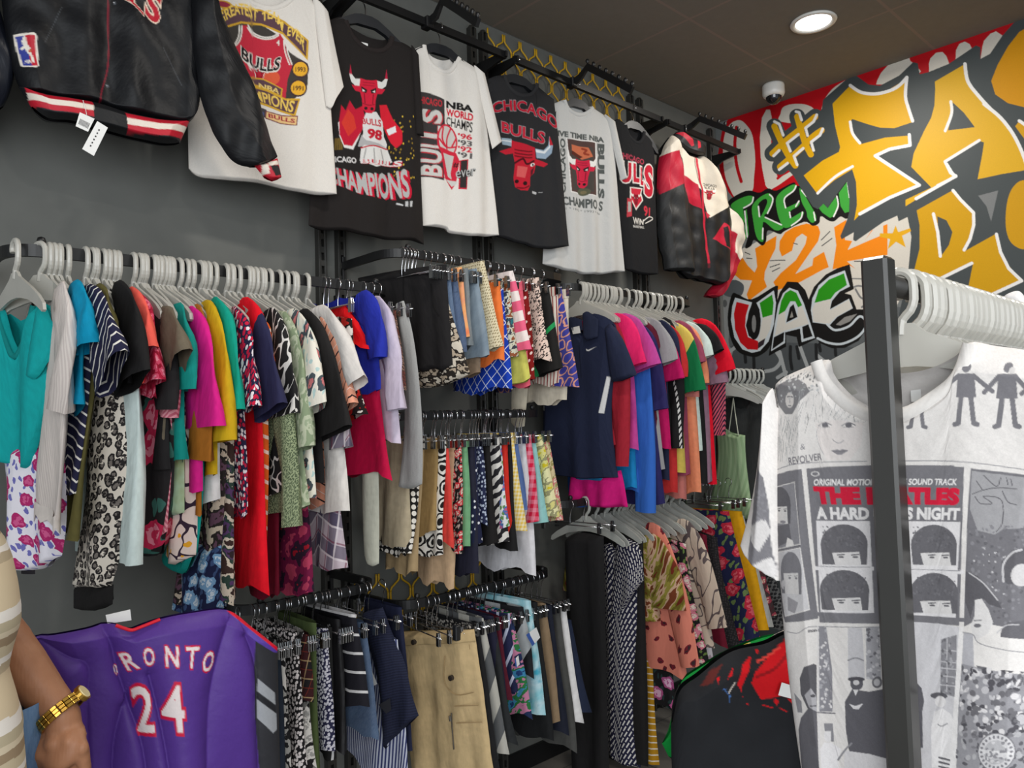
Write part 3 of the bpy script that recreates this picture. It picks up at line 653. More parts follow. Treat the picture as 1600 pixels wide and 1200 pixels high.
    p.poly([(105, 503), (128, 560), (230, 527), (238, 552), (160, 592), (192, 690), (110, 642), (40, 705), (60, 620), (-30, 600), (-30, 570), (80, 570)], (226, 168, 20)); 
    for a_ in ([(595, 205), (660, 285), (770, 395), (772, 500), (740, 620), (690, 712)], [(428, 405), (465, 560), (487, 765)], [(965, 578), (1000, 730), (1070, 870), (1180, 975), (930, 1090)], [(755, 825), (500, 950)], [(620, 82), (430, 190), (280, 275)]): p.line(a_, 5, hl, False)
    p.line([(540, -20), (590, 60), (620, 82)], 5, hl); p.z = E_
    p.line([(862, 640), (900, 860), (1050, 1060), (1180, 1200)], 5.5, hl); p.z = G
    p.line([(1100, 180), (1300, 345), (1450, 535), (1560, 745), (1640, 960)], 5.5, hl); p.line([(685, 150), (695, 300), (615, 515)], 4.5, hl); p.line([(1040, 635), (612, 900), (680, 1040), (750, 1085), (520, 1200)], 4.5, hl, False); p.line([(1540, 390), (1600, 430), (1680, 500)], 5, hl); p.z = D
    p.line([(590, 490), (700, 560), (850, 578), (1000, 545), (1100, 490), (1180, 405)], 5, hl); p.line([(1180, 405), (1165, 600), (1200, 740), (1240, 860)], 5, hl); p.line([(590, 870), (615, 990), (690, 1090)], 4.5, hl); p.z = F
    p.line([(1205, 70), (1212, 180), (1000, 220), (850, 290), (1310, 595), (1000, 725), (690, 895)], 5, hl, False); p.line([(250, 680), (430, 510), (615, 400)], 4, hl)
    p.z = None
    p.grain(.05)
def right_wall():
    cell = .0026; ys = np.arange(WY, .45, -cell); zs = np.arange(CZ, 1.35, -cell)
    Y, Zz = np.meshgrid(ys, zs); P = np.stack([np.full_like(Y, WX), Y, Zz], 2)
    V, F, UV = gridmesh(P); col = paint_aa(*proj(V), (120, 123, 122), mural)
    y1, z1 = ys[-1], zs[-1]; k = len(V)
    ex = [(WX, y1, CZ), (WX, -2.5, CZ), (WX, -2.5, z1), (WX, y1, z1), (WX, WY, z1), (WX, -2.5, -.1), (WX, WY, -.1), (WX+.1, WY, CZ), (WX+.1, -2.5, CZ), (WX+.1, -2.5, -.1), (WX+.1, WY, -.1)]
    V = np.concatenate([V, ex]); fs = [tuple(f) for f in F]+[(k, k+3, k+2, k+1), (k+4, k+6, k+5, k+2), (k+7, k+8, k+9, k+10), (k+1, k+2, k+5, k+9, k+8)]
    col = np.concatenate([col, np.tile(lin((70, 76, 77)), (len(ex), 1))])
    o = mk('wall_right', V, fs, M_MURAL, (WX, 0, 0), None, None, col, smooth=False); o['kind'] = 'structure'
right_wall()

# ---------------------------------------------------------------- ceiling things
t = empty('downlight', (LX, LY, CZ), 'round white recessed downlight lit in the dark tiled ceiling', 'ceiling light')
m = MB(); m.lathe([(.075, 0), (.1, 0), (.104, -.006), (.1, -.012), (.085, -.012), (.078, -.004), (.075, 0)], (LX, LY, CZ), 40, cap=False); m.build('trim_ring', M_WHITE, (LX, LY, CZ), t, True)
em = bpy.data.materials.new('lit_diffuser'); em.use_nodes = True; b = em.node_tree.nodes['Principled BSDF']; b.inputs['Emission Color'].default_value = (1, .97, .92, 1); b.inputs['Emission Strength'].default_value = 6
m = MB(); m.lathe([(.001, -.005), (.05, -.006), (.08, -.005), (.08, -.002)], (LX, LY, CZ), 40); m.build('diffuser', em, (LX, LY, CZ), t, True)
cx, cy, cz = atZ(1208, 133, CZ)
t = empty('security_camera', (cx, cy, CZ), 'white dome security camera on the ceiling above the mural', 'security camera')
m = MB(); m.lathe([(.0, 0), (.058, 0), (.06, -.01), (.06, -.05), (.055, -.062), (.046, -.068), (.0, -.066)], (cx, cy, CZ), 36, cap=False); m.build('housing', M_WHITE, (cx, cy, CZ), t, True)
m = MB(); m.lathe([(.044, -.064)]+[(.042*math.cos(a), -.068-.042*math.sin(a)) for a in np.linspace(0, 1.5, 8)], (cx, cy, CZ), 28); m.build('dome', plain('smoked_dome', (22, 22, 24), .08, spec=.8), (cx, cy, CZ), t, True)

# ---------------------------------------------------------------- wall racking
RACKG = 'black slotted wall uprights'
def upright(x, z1, label):
    o = np.array([x, WY-.02, 0]); m = MB(); w = .034; d = .03; y0, y1 = WY-d, WY-.001
    m.box((x-w/2+.004, (y0+y1)/2, z1/2), (.008, d, z1)); m.box((x+w/2-.004, (y0+y1)/2, z1/2), (.008, d, z1)); m.box((x, y1-.003, z1/2), (w-.012, .005, z1))
    zz = .05
    prev = 0.0
    m.box((x-.0095, y0+.003, z1/2), (.007, .005, z1)); m.box((x+.0095, y0+.003, z1/2), (.007, .005, z1))
    while zz < z1-.04: m.box((x, y0+.003, zz), (.014, .004, .022)); zz += .05
    m.lathe([(.0, z1+.012), (.012, z1+.01), (.017, z1), (.017, z1-.002)], (x, (y0+y1)/2, 0), 12)
    tag(m.build('wall_upright', M_POST, o), label, 'rack upright', RACKG)
for x, z1, l in ((1.452, 3.3, 'slotted black upright behind the black tee with seated red figure print'), (1.534, 3.3, 'slotted black upright left of the short curved shorts rail bracket'), (2.222, 3.3, 'slotted black upright just left of the upper yellow mesh panel'), (2.29, 3.3, 'slotted black upright at the left edge of the upper yellow mesh panel'), (3.36, 3.3, 'slotted black upright at the right end of the upper yellow mesh'), (3.44, 3.3, 'slotted black upright above the polo shirt rail, right one of its pair'), (4.15, 3.3, 'slotted black upright nearest the painted mural wall')): upright(x, z1, l)

def hang_rail(x0, x1, y, z, label, left=True, right=True, hh=.015):
    o = np.array([(x0+x1)/2, y, z]); t = empty('hang_rail', o, label, 'clothes rail', 'black wall clothes rails')
    pr = [(-.42, -1), (.42, -1), (.42, 1), (-.42, 1)]
    def arm(x, s):
        return [(x, WY-.03, z), (x, y+.16, z), (x, y+.09, z), (x+s*.012, y+.045, z), (x+s*.045, y+.012, z), (x+s*.1, y, z)]
    m = MB(); pts = [(x0+.1, y, z), ((x0+x1)/2, y, z), (x1-.1, y, z)]; m.tube(pts, hh, prof=pr); m.build('rail', M_BLACK, o, t)
    for f, x, s in ((left, x0, 1), (right, x1, -1)):
        m = MB(); m.tube(smooth_path(arm(x, s), 4), hh, prof=pr); m.box((x, WY-.028, z-.02), (.012, .02, .11)); m.build('bracket_arm', M_BLACK, o, t)
        m = MB(); m.lathe([(0, .012), (.008, .009), (.011, .0), (.008, -.006), (.005, -.012)], (x+s*.07, y+.004, z+hh+.009), 10); m.build('stop_knob', M_BLACK, o, t, True)
RZ = dict(A=2.0, B=2.148, C=2.118, D=1.575, E=1.017, F=.928, G=float(atY(1000, 772, 2.2)[2]), H=float(atY(1170, 583, 2.2)[2]))
hang_rail(.395, 1.505, 2.15, RZ['A'], 'upper left clothes rail carrying clear plastic hangers')
hang_rail(1.536, 2.44, 2.2, RZ['B'], 'short upper rail of clipped shorts with a curved bracket')
hang_rail(2.44, 3.4, 2.2, RZ['C'], 'rail of polo shirts and tees below the windbreaker')
hang_rail(1.55, 2.27, 2.2, RZ['D'], 'middle rail of clipped skirts under the shorts')
hang_rail(.97, 1.46, 2.2, RZ['E'], 'low left rail of dark trousers beside the purple jersey')
hang_rail(1.54, 2.3, 2.2, RZ['F'], 'low middle rail behind the khaki cargo skirt')
hang_rail(2.34, 3.36, 2.2, RZ['G'], 'low right rail of patterned dresses')
hang_rail(3.45, 4.13, 2.2, RZ['H'], 'rail of dresses in the corner by the mural')
TZ, TY = 3.115, 2.35
for x0, x1, l in ((-.3, 1.48, 'high display bar over the black satin jacket'), (1.5, 2.25, 'high display bar holding the printed tees left of the mesh'), (2.3, 3.38, 'high display bar in front of the yellow mesh'), (3.42, 4.16, 'high display bar holding the windbreaker')):
    o = np.array([(x0+x1)/2, TY, TZ]); t = empty('display_bar', o, l, 'display bar', 'high display bars'); m = MB()
    m.tube([(x0, TY, TZ), ((x0+x1)/2, TY, TZ), (x1, TY, TZ)], .015, prof=[(-.6, -1), (.6, -1), (.6, 1), (-.6, 1)]); m.build('bar', M_BLACK, o, t)
    for x in (x0+.01, x1-.01):
        m = MB(); m.prism([(WY-.03, TZ-.07), (WY-.03, TZ+.02), (TY-.02, TZ+.012), (TY-.02, TZ-.012), (WY-.1, TZ-.03)], x-.006, x+.006); m.build('bracket', M_BLACK, o, t)
def faceout(px0, px1, label):
    a = atY(*px0, TY-.02); e = atY(*px1, 1.99); x = (a[0]+e[0])/2; o = np.array([a[0], TY, TZ])
    t = empty('waterfall_hook', o, label, 'display hook', 'sloping ball-stop display hooks'); m = MB(); pr = [(-.45, -1), (.45, -1), (.45, 1), (-.45, 1)]
    m.tube([(a[0], TY-.01, TZ+.0), (a[0]+.005, TY-.05, TZ+.012), a+np.array([.0, -.08, .012]), (a*.5+e*.5)+np.array([0, -.04, .008]), e], .015, prof=pr); m.box((a[0], TY, TZ), (.035, .045, .045)); m.build('arm', M_BLACK, o, t)
    s = a+np.array([0, -.08, .03])
    for i in range(8):
        q = s+(e+np.array([0, 0, .02])-s)*(i/7); m = MB(); m.lathe([(.0, .022), (.007, .017), (.0095, .009), (.006, .001), (.003, -.004)], q, 8); m.build('ball_stop', M_BLACK, o, t, True)
faceout((672, 18), (747, 36), 'empty black ball-stop hook arm left of the yellow mesh')
faceout((898, 118), (988, 141), 'empty black ball-stop hook arm in front of the yellow mesh')
faceout((1074, 196), (1165, 214), 'empty black ball-stop hook arm above the windbreaker')
def mesh_panel(x0, x1, z0, z1, label):
    y = WY-.02; m = MB(); dx, dz = .105, .15; r = .0042; row = 0; z = z1
    while z > z0:
        x = x0+(dx/2 if row % 2 else 0)
        while x < x1:
            if z-dz/2 > z0-.05:
                for s in (-1, 1):
                    xa = x+s*dx/2
                    if x0-.01 <= xa <= x1+.01: m.tube(smooth_path([(x+s*.006, y, z), (x+s*.006, y, z-.028), (x+s*.012, y, z-.04), (xa-s*.012, y, z-dz/2+.014), (xa-s*.006, y, z-dz/2)], 2), r, 5)
            x += dx
        z -= dz/2; row += 1
    o = np.array([(x0+x1)/2, y, (z0+z1)/2]); tag(m.build('expanded_mesh_panel', M_YEL, o, None, True), label, 'mesh panel', 'yellow expanded metal mesh panels')
mesh_panel(2.31, 3.34, 2.75, 3.33, 'yellow expanded metal mesh behind the upper display bar')
mesh_panel(1.56, 2.2, .4, .98, 'low yellow expanded metal mesh glimpsed behind the khaki skirt')
# ---------------------------------------------------------------- display shirts and jackets
RED, DRED, INK, WHT, GOLD = (186, 24, 44), (120, 14, 28), (30, 28, 28), (222, 216, 208), (206, 160, 50)
_dh = {}
def display_hanger(x, y, z, yaw, label, drop=0.0):
    if not _dh:
        o = empty('display_hanger', (0, 0, 0)); m = MB()
        th = [math.radians(a) for a in range(200, -61, -20)]
        m.tube(smooth_path([(.021*math.cos(t), 0, -.021+.021*math.sin(t)+.004) for t in th]+[(.004, 0, -.05), (0, 0, -.066), (0, 0, -.1)], 2), .0026, 6); m.build('hook', M_CHROME, None, o, True)
        m = MB(); m.prism([(-.022, -.085), (.022, -.085), (.05, -.092), (.1, -.12), (.16, -.16), (.2, -.2), (.205, -.225), (.185, -.222), (.14, -.182), (.08, -.14), (.04, -.125), (-.04, -.125), (-.08, -.14), (-.14, -.182), (-.185, -.222), (-.205, -.225), (-.2, -.2), (-.16, -.16), (-.1, -.12), (-.05, -.092)], -.009, .009); m.build('hanger_body', M_HBLACK, None, o); _dh['o'] = o
    else:
        o = _dh['o'].copy(); COL.objects.link(o)
        for c in _dh['o'].children: d = c.copy(); COL.objects.link(d); d.parent = o
    o.location = (x, y, z); o.rotation_euler = (0, 0, math.radians(yaw)); o.scale = (1, .8 if x > 2.6 else .95, 1); tag(o, label, 'hanger', 'black display hangers')
def bull(p, cx, cy, w, h, sh=0.0, red=RED, horn=WHT, tip=None, out=None, eye=INK, k=1.0):
    k = 1/(p.z[2] if p.z else 1)
    T = lambda L: [(cx+x*w, cy+y*h+sh*x*w) for x, y in L]
    mi = lambda L: [(-x, y) for x, y in L][::-1]
    hl = [(-.42, .2), (-.7, .22), (-.95, .1), (-1.05, -.12), (-.98, -.34), (-.9, -.12), (-.72, 0), (-.42, -.02)]
    ha = [(-.45, -.04), (-.15, .0), (.15, .0), (.45, -.04), (.5, .2), (.92, .2), (.72, .36), (.46, .38), (.36, .6), (.33, .88), (.15, 1), (-.15, 1), (-.33, .88), (-.36, .6), (-.46, .38), (-.72, .36), (-.92, .2), (-.5, .2)]
    if out is not None:
        for L in (hl, mi(hl), ha): p.poly([(cx+(a-cx)*1.14, cy+h*.35+(b-cy-h*.35)*1.14) for a, b in T(L)], out)
    for L in (hl, mi(hl)): p.poly(T(L), horn)
    if tip is not None:
        for L in ([(-1.05, -.12), (-.98, -.42), (-.9, -.12)],): p.poly(T(L), tip); p.poly(T(mi(L)), tip)
    p.poly(T(ha), red)
    if h > 12:
        dk = tuple(int(c*.6) for c in red)
        for s in (-1, 1):
            p.poly(T([(s*.08, .3), (s*.4, .2), (s*.38, .36), (s*.14, .4)]), eye); p.poly(T([(s*.18, .34), (s*.34, .28), (s*.33, .36)]), (225, 220, 215))
            p.ell(*T([(s*.16, .86)])[0], w*.09, h*.05, eye); p.line(T([(s*.24, .42), (s*.2, .7)]), max(1, w*.05*k), dk)
        for y in (.08, .16): p.line(T([(-.3, y), (.3, y)]), max(.8, w*.03*k), dk)
        p.line(T([(-.3, .72), (0, .76), (.3, .72)]), max(.8, w*.04*k), dk)
def tshirt(name, label, anchor, top, bot, base, paint, neck=None, sleeve=None, tagpx=None, yaw=82, Y=TY, backtop=None, fold=.008, seed=1, collar=None, hlabel=None, hpx=None, mat=None, cat='t-shirt', puff=.016, neckcol=None):
    A = atY(*anchor, Y); pl = Plane((A[0], Y, TZ), yaw); o = np.array([A[0], Y, TZ]); mt = mat or M_PRINT
    def pf(p):
        paint(p)
    ob = sheet(name, pl, top, bot, mt, base, pf, fold=fold, seed=seed, o=o, backtop=backtop, puff=puff, cell=.0026)
    tag(ob, label, cat, 'printed tops on the high display bar')
    if neck: band('collar', pl, neck, .019, mt, neckcol or base, o, ob, dn=puff*.75, side=collar or 1)
    for st, sb in (sleeve or []): sheet('sleeve', pl, st, sb, mt, base, None, fold=.004, seed=seed+5, o=o, parent=ob, dn=.012, puff=.022)
    if tagpx: 
        q = pl.uz(tagpx); P = pl.pt(q[:, 0], q[:, 1], -puff+.004); mk('neck_label', P, [range(len(P))], M_CARD, o, ob, smooth=False)
    if hpx:
        H = atY(*hpx, TY); display_hanger(H[0], TY, TZ+.016, yaw, hlabel)
    return ob, pl, o
# 1 white tee, gold banner print
def p_t1(p):
    p.z = (300, 0, 6.6667); pu = (92, 66, 74)
    p.ell(305, 70, 105, 42, GOLD, 12); p.ell(305, 68, 80, 28, (150, 50, 70), 12)
    for k in range(6): p.line([(215+22*k, 85+6*k), (225+18*k, 150)], 1, (120, 110, 100))
    p.poly([(330, 140), (300, 250), (240, 320), (330, 560), (480, 780), (610, 1050), (900, 1080), (1060, 1040), (1190, 900), (1190, 680), (1080, 620), (1000, 560), (900, 400), (700, 280)], (64, 60, 56))
    p.poly([(500, 285), (560, 285), (610, 370), (720, 430), (830, 420), (900, 370), (945, 440), (980, 600), (1030, 700), (980, 850), (960, 1040), (760, 960), (560, 800), (430, 640), (370, 560), (470, 480), (500, 380)], (190, 44, 62))
    for o_ in (0, 24): p.line([(570-o_*.2, 285+o_), (620, 360+o_), (720, 410+o_*.8), (820, 405+o_*.8), (885, 365+o_)], 2.2, WHT)
    for o_ in (0, 26): p.line([(480-o_+26, 290), (470-o_+26, 400), (430-o_+26, 480), (365, 540-o_*.3)], 2.2, WHT)
    for o_ in (0, 26): p.line([(940+o_, 440), (955+o_, 560), (1000+o_, 690)], 2.0, WHT)
    p.poly([(200, 160), (400, 80), (700, 120), (950, 240), (1200, 440), (1190, 650), (930, 380), (700, 290), (500, 265), (300, 330), (230, 240)], GOLD); p.poly([(225, 180), (400, 100), (700, 140), (940, 258), (1180, 450), (1170, 610), (930, 355), (700, 268), (500, 245), (300, 305), (245, 240)], pu)
    def arch(word, q): p.text(word, q, (236, 206, 110), .02); 
    p.text('GREATEST', [(245, 200), (670, 130), (665, 265), (285, 300)], (236, 200, 96), .02, bow=16); p.text('TEAM', [(710, 160), (940, 265), (925, 350), (715, 262)], (236, 200, 96), .02, bow=12); p.text('EVER', [(985, 300), (1165, 450), (1150, 560), (975, 395)], (236, 200, 96), .02, bow=8)
    p.ell(800, 830, 100, 80, (214, 90, 60)); bull(p, 685, 720, 105, 140, .18, (180, 30, 50), (220, 220, 214), out=WHT)
    p.text('BULLS', [(490, 485), (925, 595), (900, 755), (490, 625)], WHT, .08, bow=-12); p.text('BULLS', [(502, 496), (915, 602), (892, 740), (500, 616)], (30, 28, 28), .025, bow=-12)
    p.text('4', [(865, 430), (900, 440), (895, 500), (865, 490)], WHT, .04)
    p.poly([(490, 810), (720, 840), (930, 940), (920, 1030), (700, 940), (530, 890)], GOLD); p.poly([(500, 822), (720, 855), (915, 945), (905, 1010), (700, 915), (520, 872)], pu); p.text('1996 NBA', [(440, 822), (900, 945), (890, 1000), (450, 870)], (230, 200, 120), .02)
    p.poly([(530, 890), (760, 950), (960, 1040), (1110, 1045), (1060, 1230), (900, 1180), (700, 1110), (620, 1100)], GOLD); p.poly([(545, 910), (760, 975), (960, 1062), (1090, 1066), (1045, 1205), (900, 1160), (700, 1085), (610, 1075)], pu)
    p.text('CHAMPIONS', [(330, 880), (1060, 1072), (1030, 1192), (420, 985)], (232, 196, 96), .02)
    for cx, cy, w in ((1112, 740, '1993'), (1090, 935, '1991')): p.ell(cx, cy, 92, 92, (66, 48, 52)); p.ell(cx, cy, 76, 74, (228, 170, 50)); p.text(w, [(cx-52, cy-25), (cx+52, cy-20), (cx+52, cy+30), (cx-52, cy+25)], (50, 30, 40), .02)
    p.z = (340, 90, 10); p.poly([(540, 760), (740, 850), (720, 960), (620, 1020), (560, 900)], (70, 66, 70)); p.ell(650, 930, 40, 60, (80, 90, 140), 30)
    p.poly([(720, 860), (980, 920), (1230, 935), (1215, 1090), (960, 1060), (715, 985)], (120, 60, 70)); p.poly([(735, 878), (980, 938), (1215, 950), (1200, 1075), (960, 1044), (730, 970)], (228, 190, 130)); p.text('BULLS', [(765, 900), (1190, 985), (1180, 1050), (765, 965)], (160, 40, 60), .03)
ob, pl, oo = tshirt('tshirt', 'white tee with gold banner and red jersey print, half behind the satin jacket', (420, 0), [(288, -50), (340, -70), (383, -52), (391, 0), (405, 8), (420, 11), (435, 8), (450, -2), (464, -30), (484, -4), (507, 22)], [(296, 262), (320, 278), (400, 286), (460, 299), (500, 304), (525, 304)], WHT, p_t1, neck=[(388, -20), (391, 0), (405, 8), (420, 11), (435, 8), (450, -2), (460, -20)], collar=-1, sleeve=[([(486, -2), (497, 6), (511, 24)], [(507, 168), (515, 172), (522, 158), (535, 137)])], backtop=[(288, -50), (340, -70), (383, -52), (400, -30), (440, -25), (464, -30), (484, -4), (507, 22)], hpx=(424, -70), hlabel='black display hanger under the white gold-banner tee', seed=3)
# 2 black tee, seated figure replaced by a horned emblem over a numbered jersey
def p_t2(p):
    p.z = (510, 200, 7.5); rs = np.random.RandomState(4)
    for _ in range(60):
        x = rs.uniform(660, 1000); y = rs.uniform(-120, 620)
        if x > 640+.15*(y+120): p.ell(x, y, 7, 12, (214, 180, 60) if rs.rand() < .6 else (150, 120, 40), 15)
    for k in range(7): p.line([(85+12*k, 140), (80+13*k, 270)], 1.2, (120, 96, 40))
    for k in range(5): p.line([(600+22*k, -100-4*k), (640+20*k, 10)], 1.4, (200, 160, 40))
    # white jersey and shorts, red sleeves
    p.poly([(115, -40), (180, -170), (330, -150), (430, -60), (350, 150), (290, 270), (180, 250), (130, 120)], (225, 222, 218)); p.poly([(125, -60), (150, -250), (200, -180), (250, -300), (320, -200), (400, -240), (440, -60), (380, 70), (280, 230), (180, 220), (130, 90)], (188, 24, 50)); p.poly([(150, -40), (230, -200), (300, -120), (330, 20), (230, 120)], (206, 56, 44)) 
    p.poly([(600, -250), (690, -260), (760, -100), (860, 60), (860, 200), (800, 250), (740, 180), (660, 20), (620, -80)], (206, 30, 48)); p.poly([(690, 30), (790, -10), (800, 60), (720, 95)], (222, 222, 222))
    p.poly([(400, -60), (440, -160), (560, -170), (640, -60), (660, 120), (700, 200), (690, 250), (380, 230), (350, 230), (410, 80)], (214, 212, 210)); p.poly([(390, 100), (440, 160), (600, 200), (690, 240), (380, 230), (350, 220)], (170, 168, 168))
    p.text('BULLS', [(390, -100), (620, -80), (625, 5), (400, -30)], RED, .03); p.text('98', [(455, 20), (640, 45), (630, 170), (455, 140)], RED, .05)
    p.poly([(385, 250), (420, 215), (700, 250), (760, 410), (560, 470), (370, 400)], (216, 214, 210)); p.line([(385, 250), (520, 225), (700, 260)], 2, RED)
    for a_ in ([(440, 260), (410, 400)], [(530, 260), (540, 420)], [(620, 270), (660, 420)]): p.line(a_, 2, (160, 158, 156))
    p.z = (510, 90, 8); bull(p, 505, 305, 232, 410, .12, (200, 30, 56), (216, 216, 212), tip=(176, 30, 60), out=None)
    p.z = (510, 200, 7.5)
    p.text('CHICAGO', [(-40, 340), (330, 365), (330, 430), (-30, 410)], (216, 212, 210), .03); p.text('BULLS', [(378, 375), (870, 405), (860, 475), (380, 430)], (192, 26, 50), .09); p.text('BULLS', [(375, 372), (862, 400), (850, 468), (378, 428)], (218, 214, 212), .03)
    p.text('CHAMPIONS', [(-20, 440), (930, 500), (975, 850), (10, 640)], (196, 22, 52), .085, bow=-10); p.text('CHAMPIONS', [(-30, 432), (905, 492), (945, 835), (0, 632)], (176, 176, 174), .03, bow=-10)
    p.clip = None; p.poly([(805, 885), (870, 915), (865, 930), (800, 905)], (200, 200, 200)); p.poly([(890, 880), (920, 878), (918, 940), (888, 938)], (190, 190, 190)); p.poly([(940, 880), (972, 875), (965, 940), (940, 945)], (190, 190, 190))
N2 = [(542, 34), (550, 54), (565, 70), (582, 77), (596, 76), (605, 67), (607, 58)]
tshirt('tshirt', 'black tee with red horned head over white 98 jersey and city lights print', (572, 20), [(500, 38), (530, 27)]+N2+[(621, 64), (641, 75), (651, 90)], [(480, 353), (500, 358), (540, 361), (575, 369), (620, 375), (645, 377), (663, 382)], (34, 30, 29), p_t2, neck=N2, collar=-1, neckcol=(40, 34, 33), sleeve=[([(640, 72), (652, 90)], [(648, 210), (660, 215)])], backtop=[(500, 38), (530, 27), (545, 40), (575, 57), (600, 62), (607, 58), (621, 64), (641, 75), (651, 90)], hpx=(571, 12), hlabel='black display hanger in the black 98 tee', tagpx=[(565, 63), (577, 66), (577, 75), (566, 72)], seed=8, fold=.011)
# 3 white champs tee
def p_t3(p):
    p.z = (640, 130, 6.314); g = (60, 56, 56)
    p.poly([(40, 90), (190, 115), (322, 175), (328, 480), (320, 970), (200, 940), (60, 930)], g)
    p.text('CHICAGO', [(40, 130), (300, 185), (300, 250), (40, 205)], (200, 50, 60), .02)
    for k, (y0, y1, ch) in enumerate(((255, 400, 'S'), (410, 545, 'L'), (555, 640, 'L'), (650, 790, 'U'), (795, 915, 'B'))):
        p.text(ch, [(100, y1), (100, y0), (310, y0+35), (310, y1+30)], (190, 50, 60), .07); p.text(ch, [(95, y1-5), (95, y0), (298, y0+30), (298, y1+20)], (205, 203, 198), .03)
    p.text('NBA', [(342, 185), (608, 235), (605, 305), (342, 255)], INK, .05); p.text('WORLD', [(342, 258), (606, 315), (604, 390), (342, 332)], (206, 26, 54), .04); p.text('CHAMPS', [(345, 340), (602, 400), (596, 505), (345, 425)], INK, .015)
    for w, y, c in (("'96", 505, (206, 26, 54)), ("'93", 570, (90, 88, 88)), ("'92", 630, (206, 26, 54)), ("'91", 690, (90, 88, 88))): p.text(w, [(455, y), (598, y+12), (594, y+70), (455, y+55)], c, .03)
    p.ell(350, 580, 100, 165, (206, 40, 62), -8); p.ell(352, 580, 84, 146, (206, 200, 194), -8)
    for q in ([(310, 450), (300, 560), (340, 640)], [(390, 460), (350, 560), (350, 660)], [(270, 560), (340, 640), (440, 640)], [(440, 560), (400, 640)]): p.line(q, 2.6, (206, 40, 62))
    p.poly([(280, 640), (440, 700), (470, 780), (440, 1000), (400, 1060), (300, 900), (330, 960)], (206, 40, 62)); p.poly([(310, 700), (420, 730), (390, 900), (400, 960), (360, 930)], (200, 196, 190)); p.poly([(340, 960), (450, 980), (440, 1010), (400, 1030)], (206, 203, 198))
    p.poly([(470, 775), (560, 760), (545, 1060), (460, 1055)], (206, 40, 62)); p.poly([(482, 780), (550, 768), (538, 1045), (472, 1042)], (52, 46, 46)); p.text('#', [(415, 790), (465, 800), (460, 850), (412, 840)], INK, .02); p.text('ever', [(435, 880), (630, 850), (625, 925), (440, 955)], INK, .05); p.text('ever', [(435, 878), (628, 850), (622, 920), (440, 950)], (190, 190, 188), .0)
N3 = [(664, 73), (666, 84), (673, 99), (687, 109), (699, 109), (708, 99), (713, 90)]
tshirt('tshirt', 'white tee with black and red trophy print between two black tees', (688, 60), [(642, 84), (650, 76)]+N3+[(735, 102), (754, 117)], [(660, 353), (695, 357), (703, 364), (740, 369), (778, 368)], (226, 221, 214), p_t3, neck=N3, collar=-1, sleeve=[([(738, 104), (755, 118)], [(767, 234), (781, 223)])], backtop=[(642, 84), (664, 73), (674, 87), (690, 94), (705, 92), (713, 90), (735, 102), (754, 117)], hpx=(687, 52), hlabel='black display hanger in the white trophy tee', tagpx=[(682, 101), (694, 105), (694, 112), (682, 109)], seed=12, fold=.009)
# 4 black tee, big red head
def p_t4(p):
    p.z = (750, 130, 6.664)
    p.text('CHICAGO', [(100, 215), (805, 385), (800, 515), (110, 335)], (150, 150, 152), .05, bow=15); p.text('CHICAGO', [(106, 222), (798, 390), (793, 508), (116, 330)], (186, 26, 50), .03, bow=15)
    p.text('BULLS', [(195, 400), (665, 520), (655, 655), (200, 525)], (150, 150, 152), .05); p.text('BULLS', [(201, 406), (658, 525), (649, 648), (206, 520)], (192, 34, 56), .03)
    p.poly([(200, 580), (310, 590), (330, 670), (210, 650)], (150, 170, 185)); p.poly([(200, 600), (310, 612), (312, 625), (200, 612)], (216, 222, 226))
    p.poly([(555, 690), (640, 710), (690, 660), (702, 560), (738, 660), (725, 740), (660, 800), (570, 790)], (150, 170, 190)); p.poly([(560, 700), (640, 722), (700, 670), (702, 570), (712, 680), (650, 745), (565, 730)], (226, 230, 232)); p.poly([(700, 600), (705, 560), (738, 655), (705, 660)], (190, 30, 50))
    p.poly([(310, 605), (550, 680), (560, 800), (690, 850), (640, 885), (560, 860), (545, 940), (500, 985), (498, 1080), (470, 1130), (400, 1125), (345, 1090), (330, 1000), (345, 850), (325, 740), (240, 755), (180, 720), (310, 680)], (192, 28, 48)); p.poly([(370, 870), (470, 890), (440, 1000), (360, 980)], (216, 90, 90)); p.poly([(505, 920), (545, 880), (530, 950), (505, 980)], (90, 20, 34))
    for y in (710, 745, 775): p.line([(345, y-10), (400, y+5), (470, y+15), (520, y+10)], 2, (110, 10, 24))
    p.line([(345, 840), (420, 800), (460, 855), (540, 820)], 3, (70, 8, 18)); p.ell(525, 860, 26, 16, (230, 230, 228), -25); p.ell(530, 860, 10, 12, INK)
    p.ell(362, 1032, 20, 20, (40, 10, 14)); p.ell(442, 1055, 22, 22, (40, 10, 14)); p.line([(365, 1095), (430, 1105), (485, 1080)], 2, (110, 10, 24))
    p.poly([(525, 1130), (570, 1145), (565, 1168), (525, 1155)], (190, 190, 190)); p.line([(590, 1148), (625, 1148)], 1.2, (150, 150, 150))
N4 = [(789, 119), (792, 130), (800, 141), (812, 147), (826, 146), (833, 138), (834, 131)]
tshirt('tshirt', 'black tee with large red horned head under curved red lettering', (809, 95), [(762, 124), (775, 119)]+N4+[(850, 144), (865, 156)], [(770, 366), (800, 377), (850, 389), (890, 384)], (40, 40, 42), p_t4, neck=N4, collar=-1, neckcol=(46, 46, 48), backtop=[(762, 124), (789, 119), (800, 126), (820, 134), (834, 131), (850, 144), (865, 156)], hpx=(807, 92), hlabel='black display hanger in front of the mesh, in the black horned head tee', seed=15)
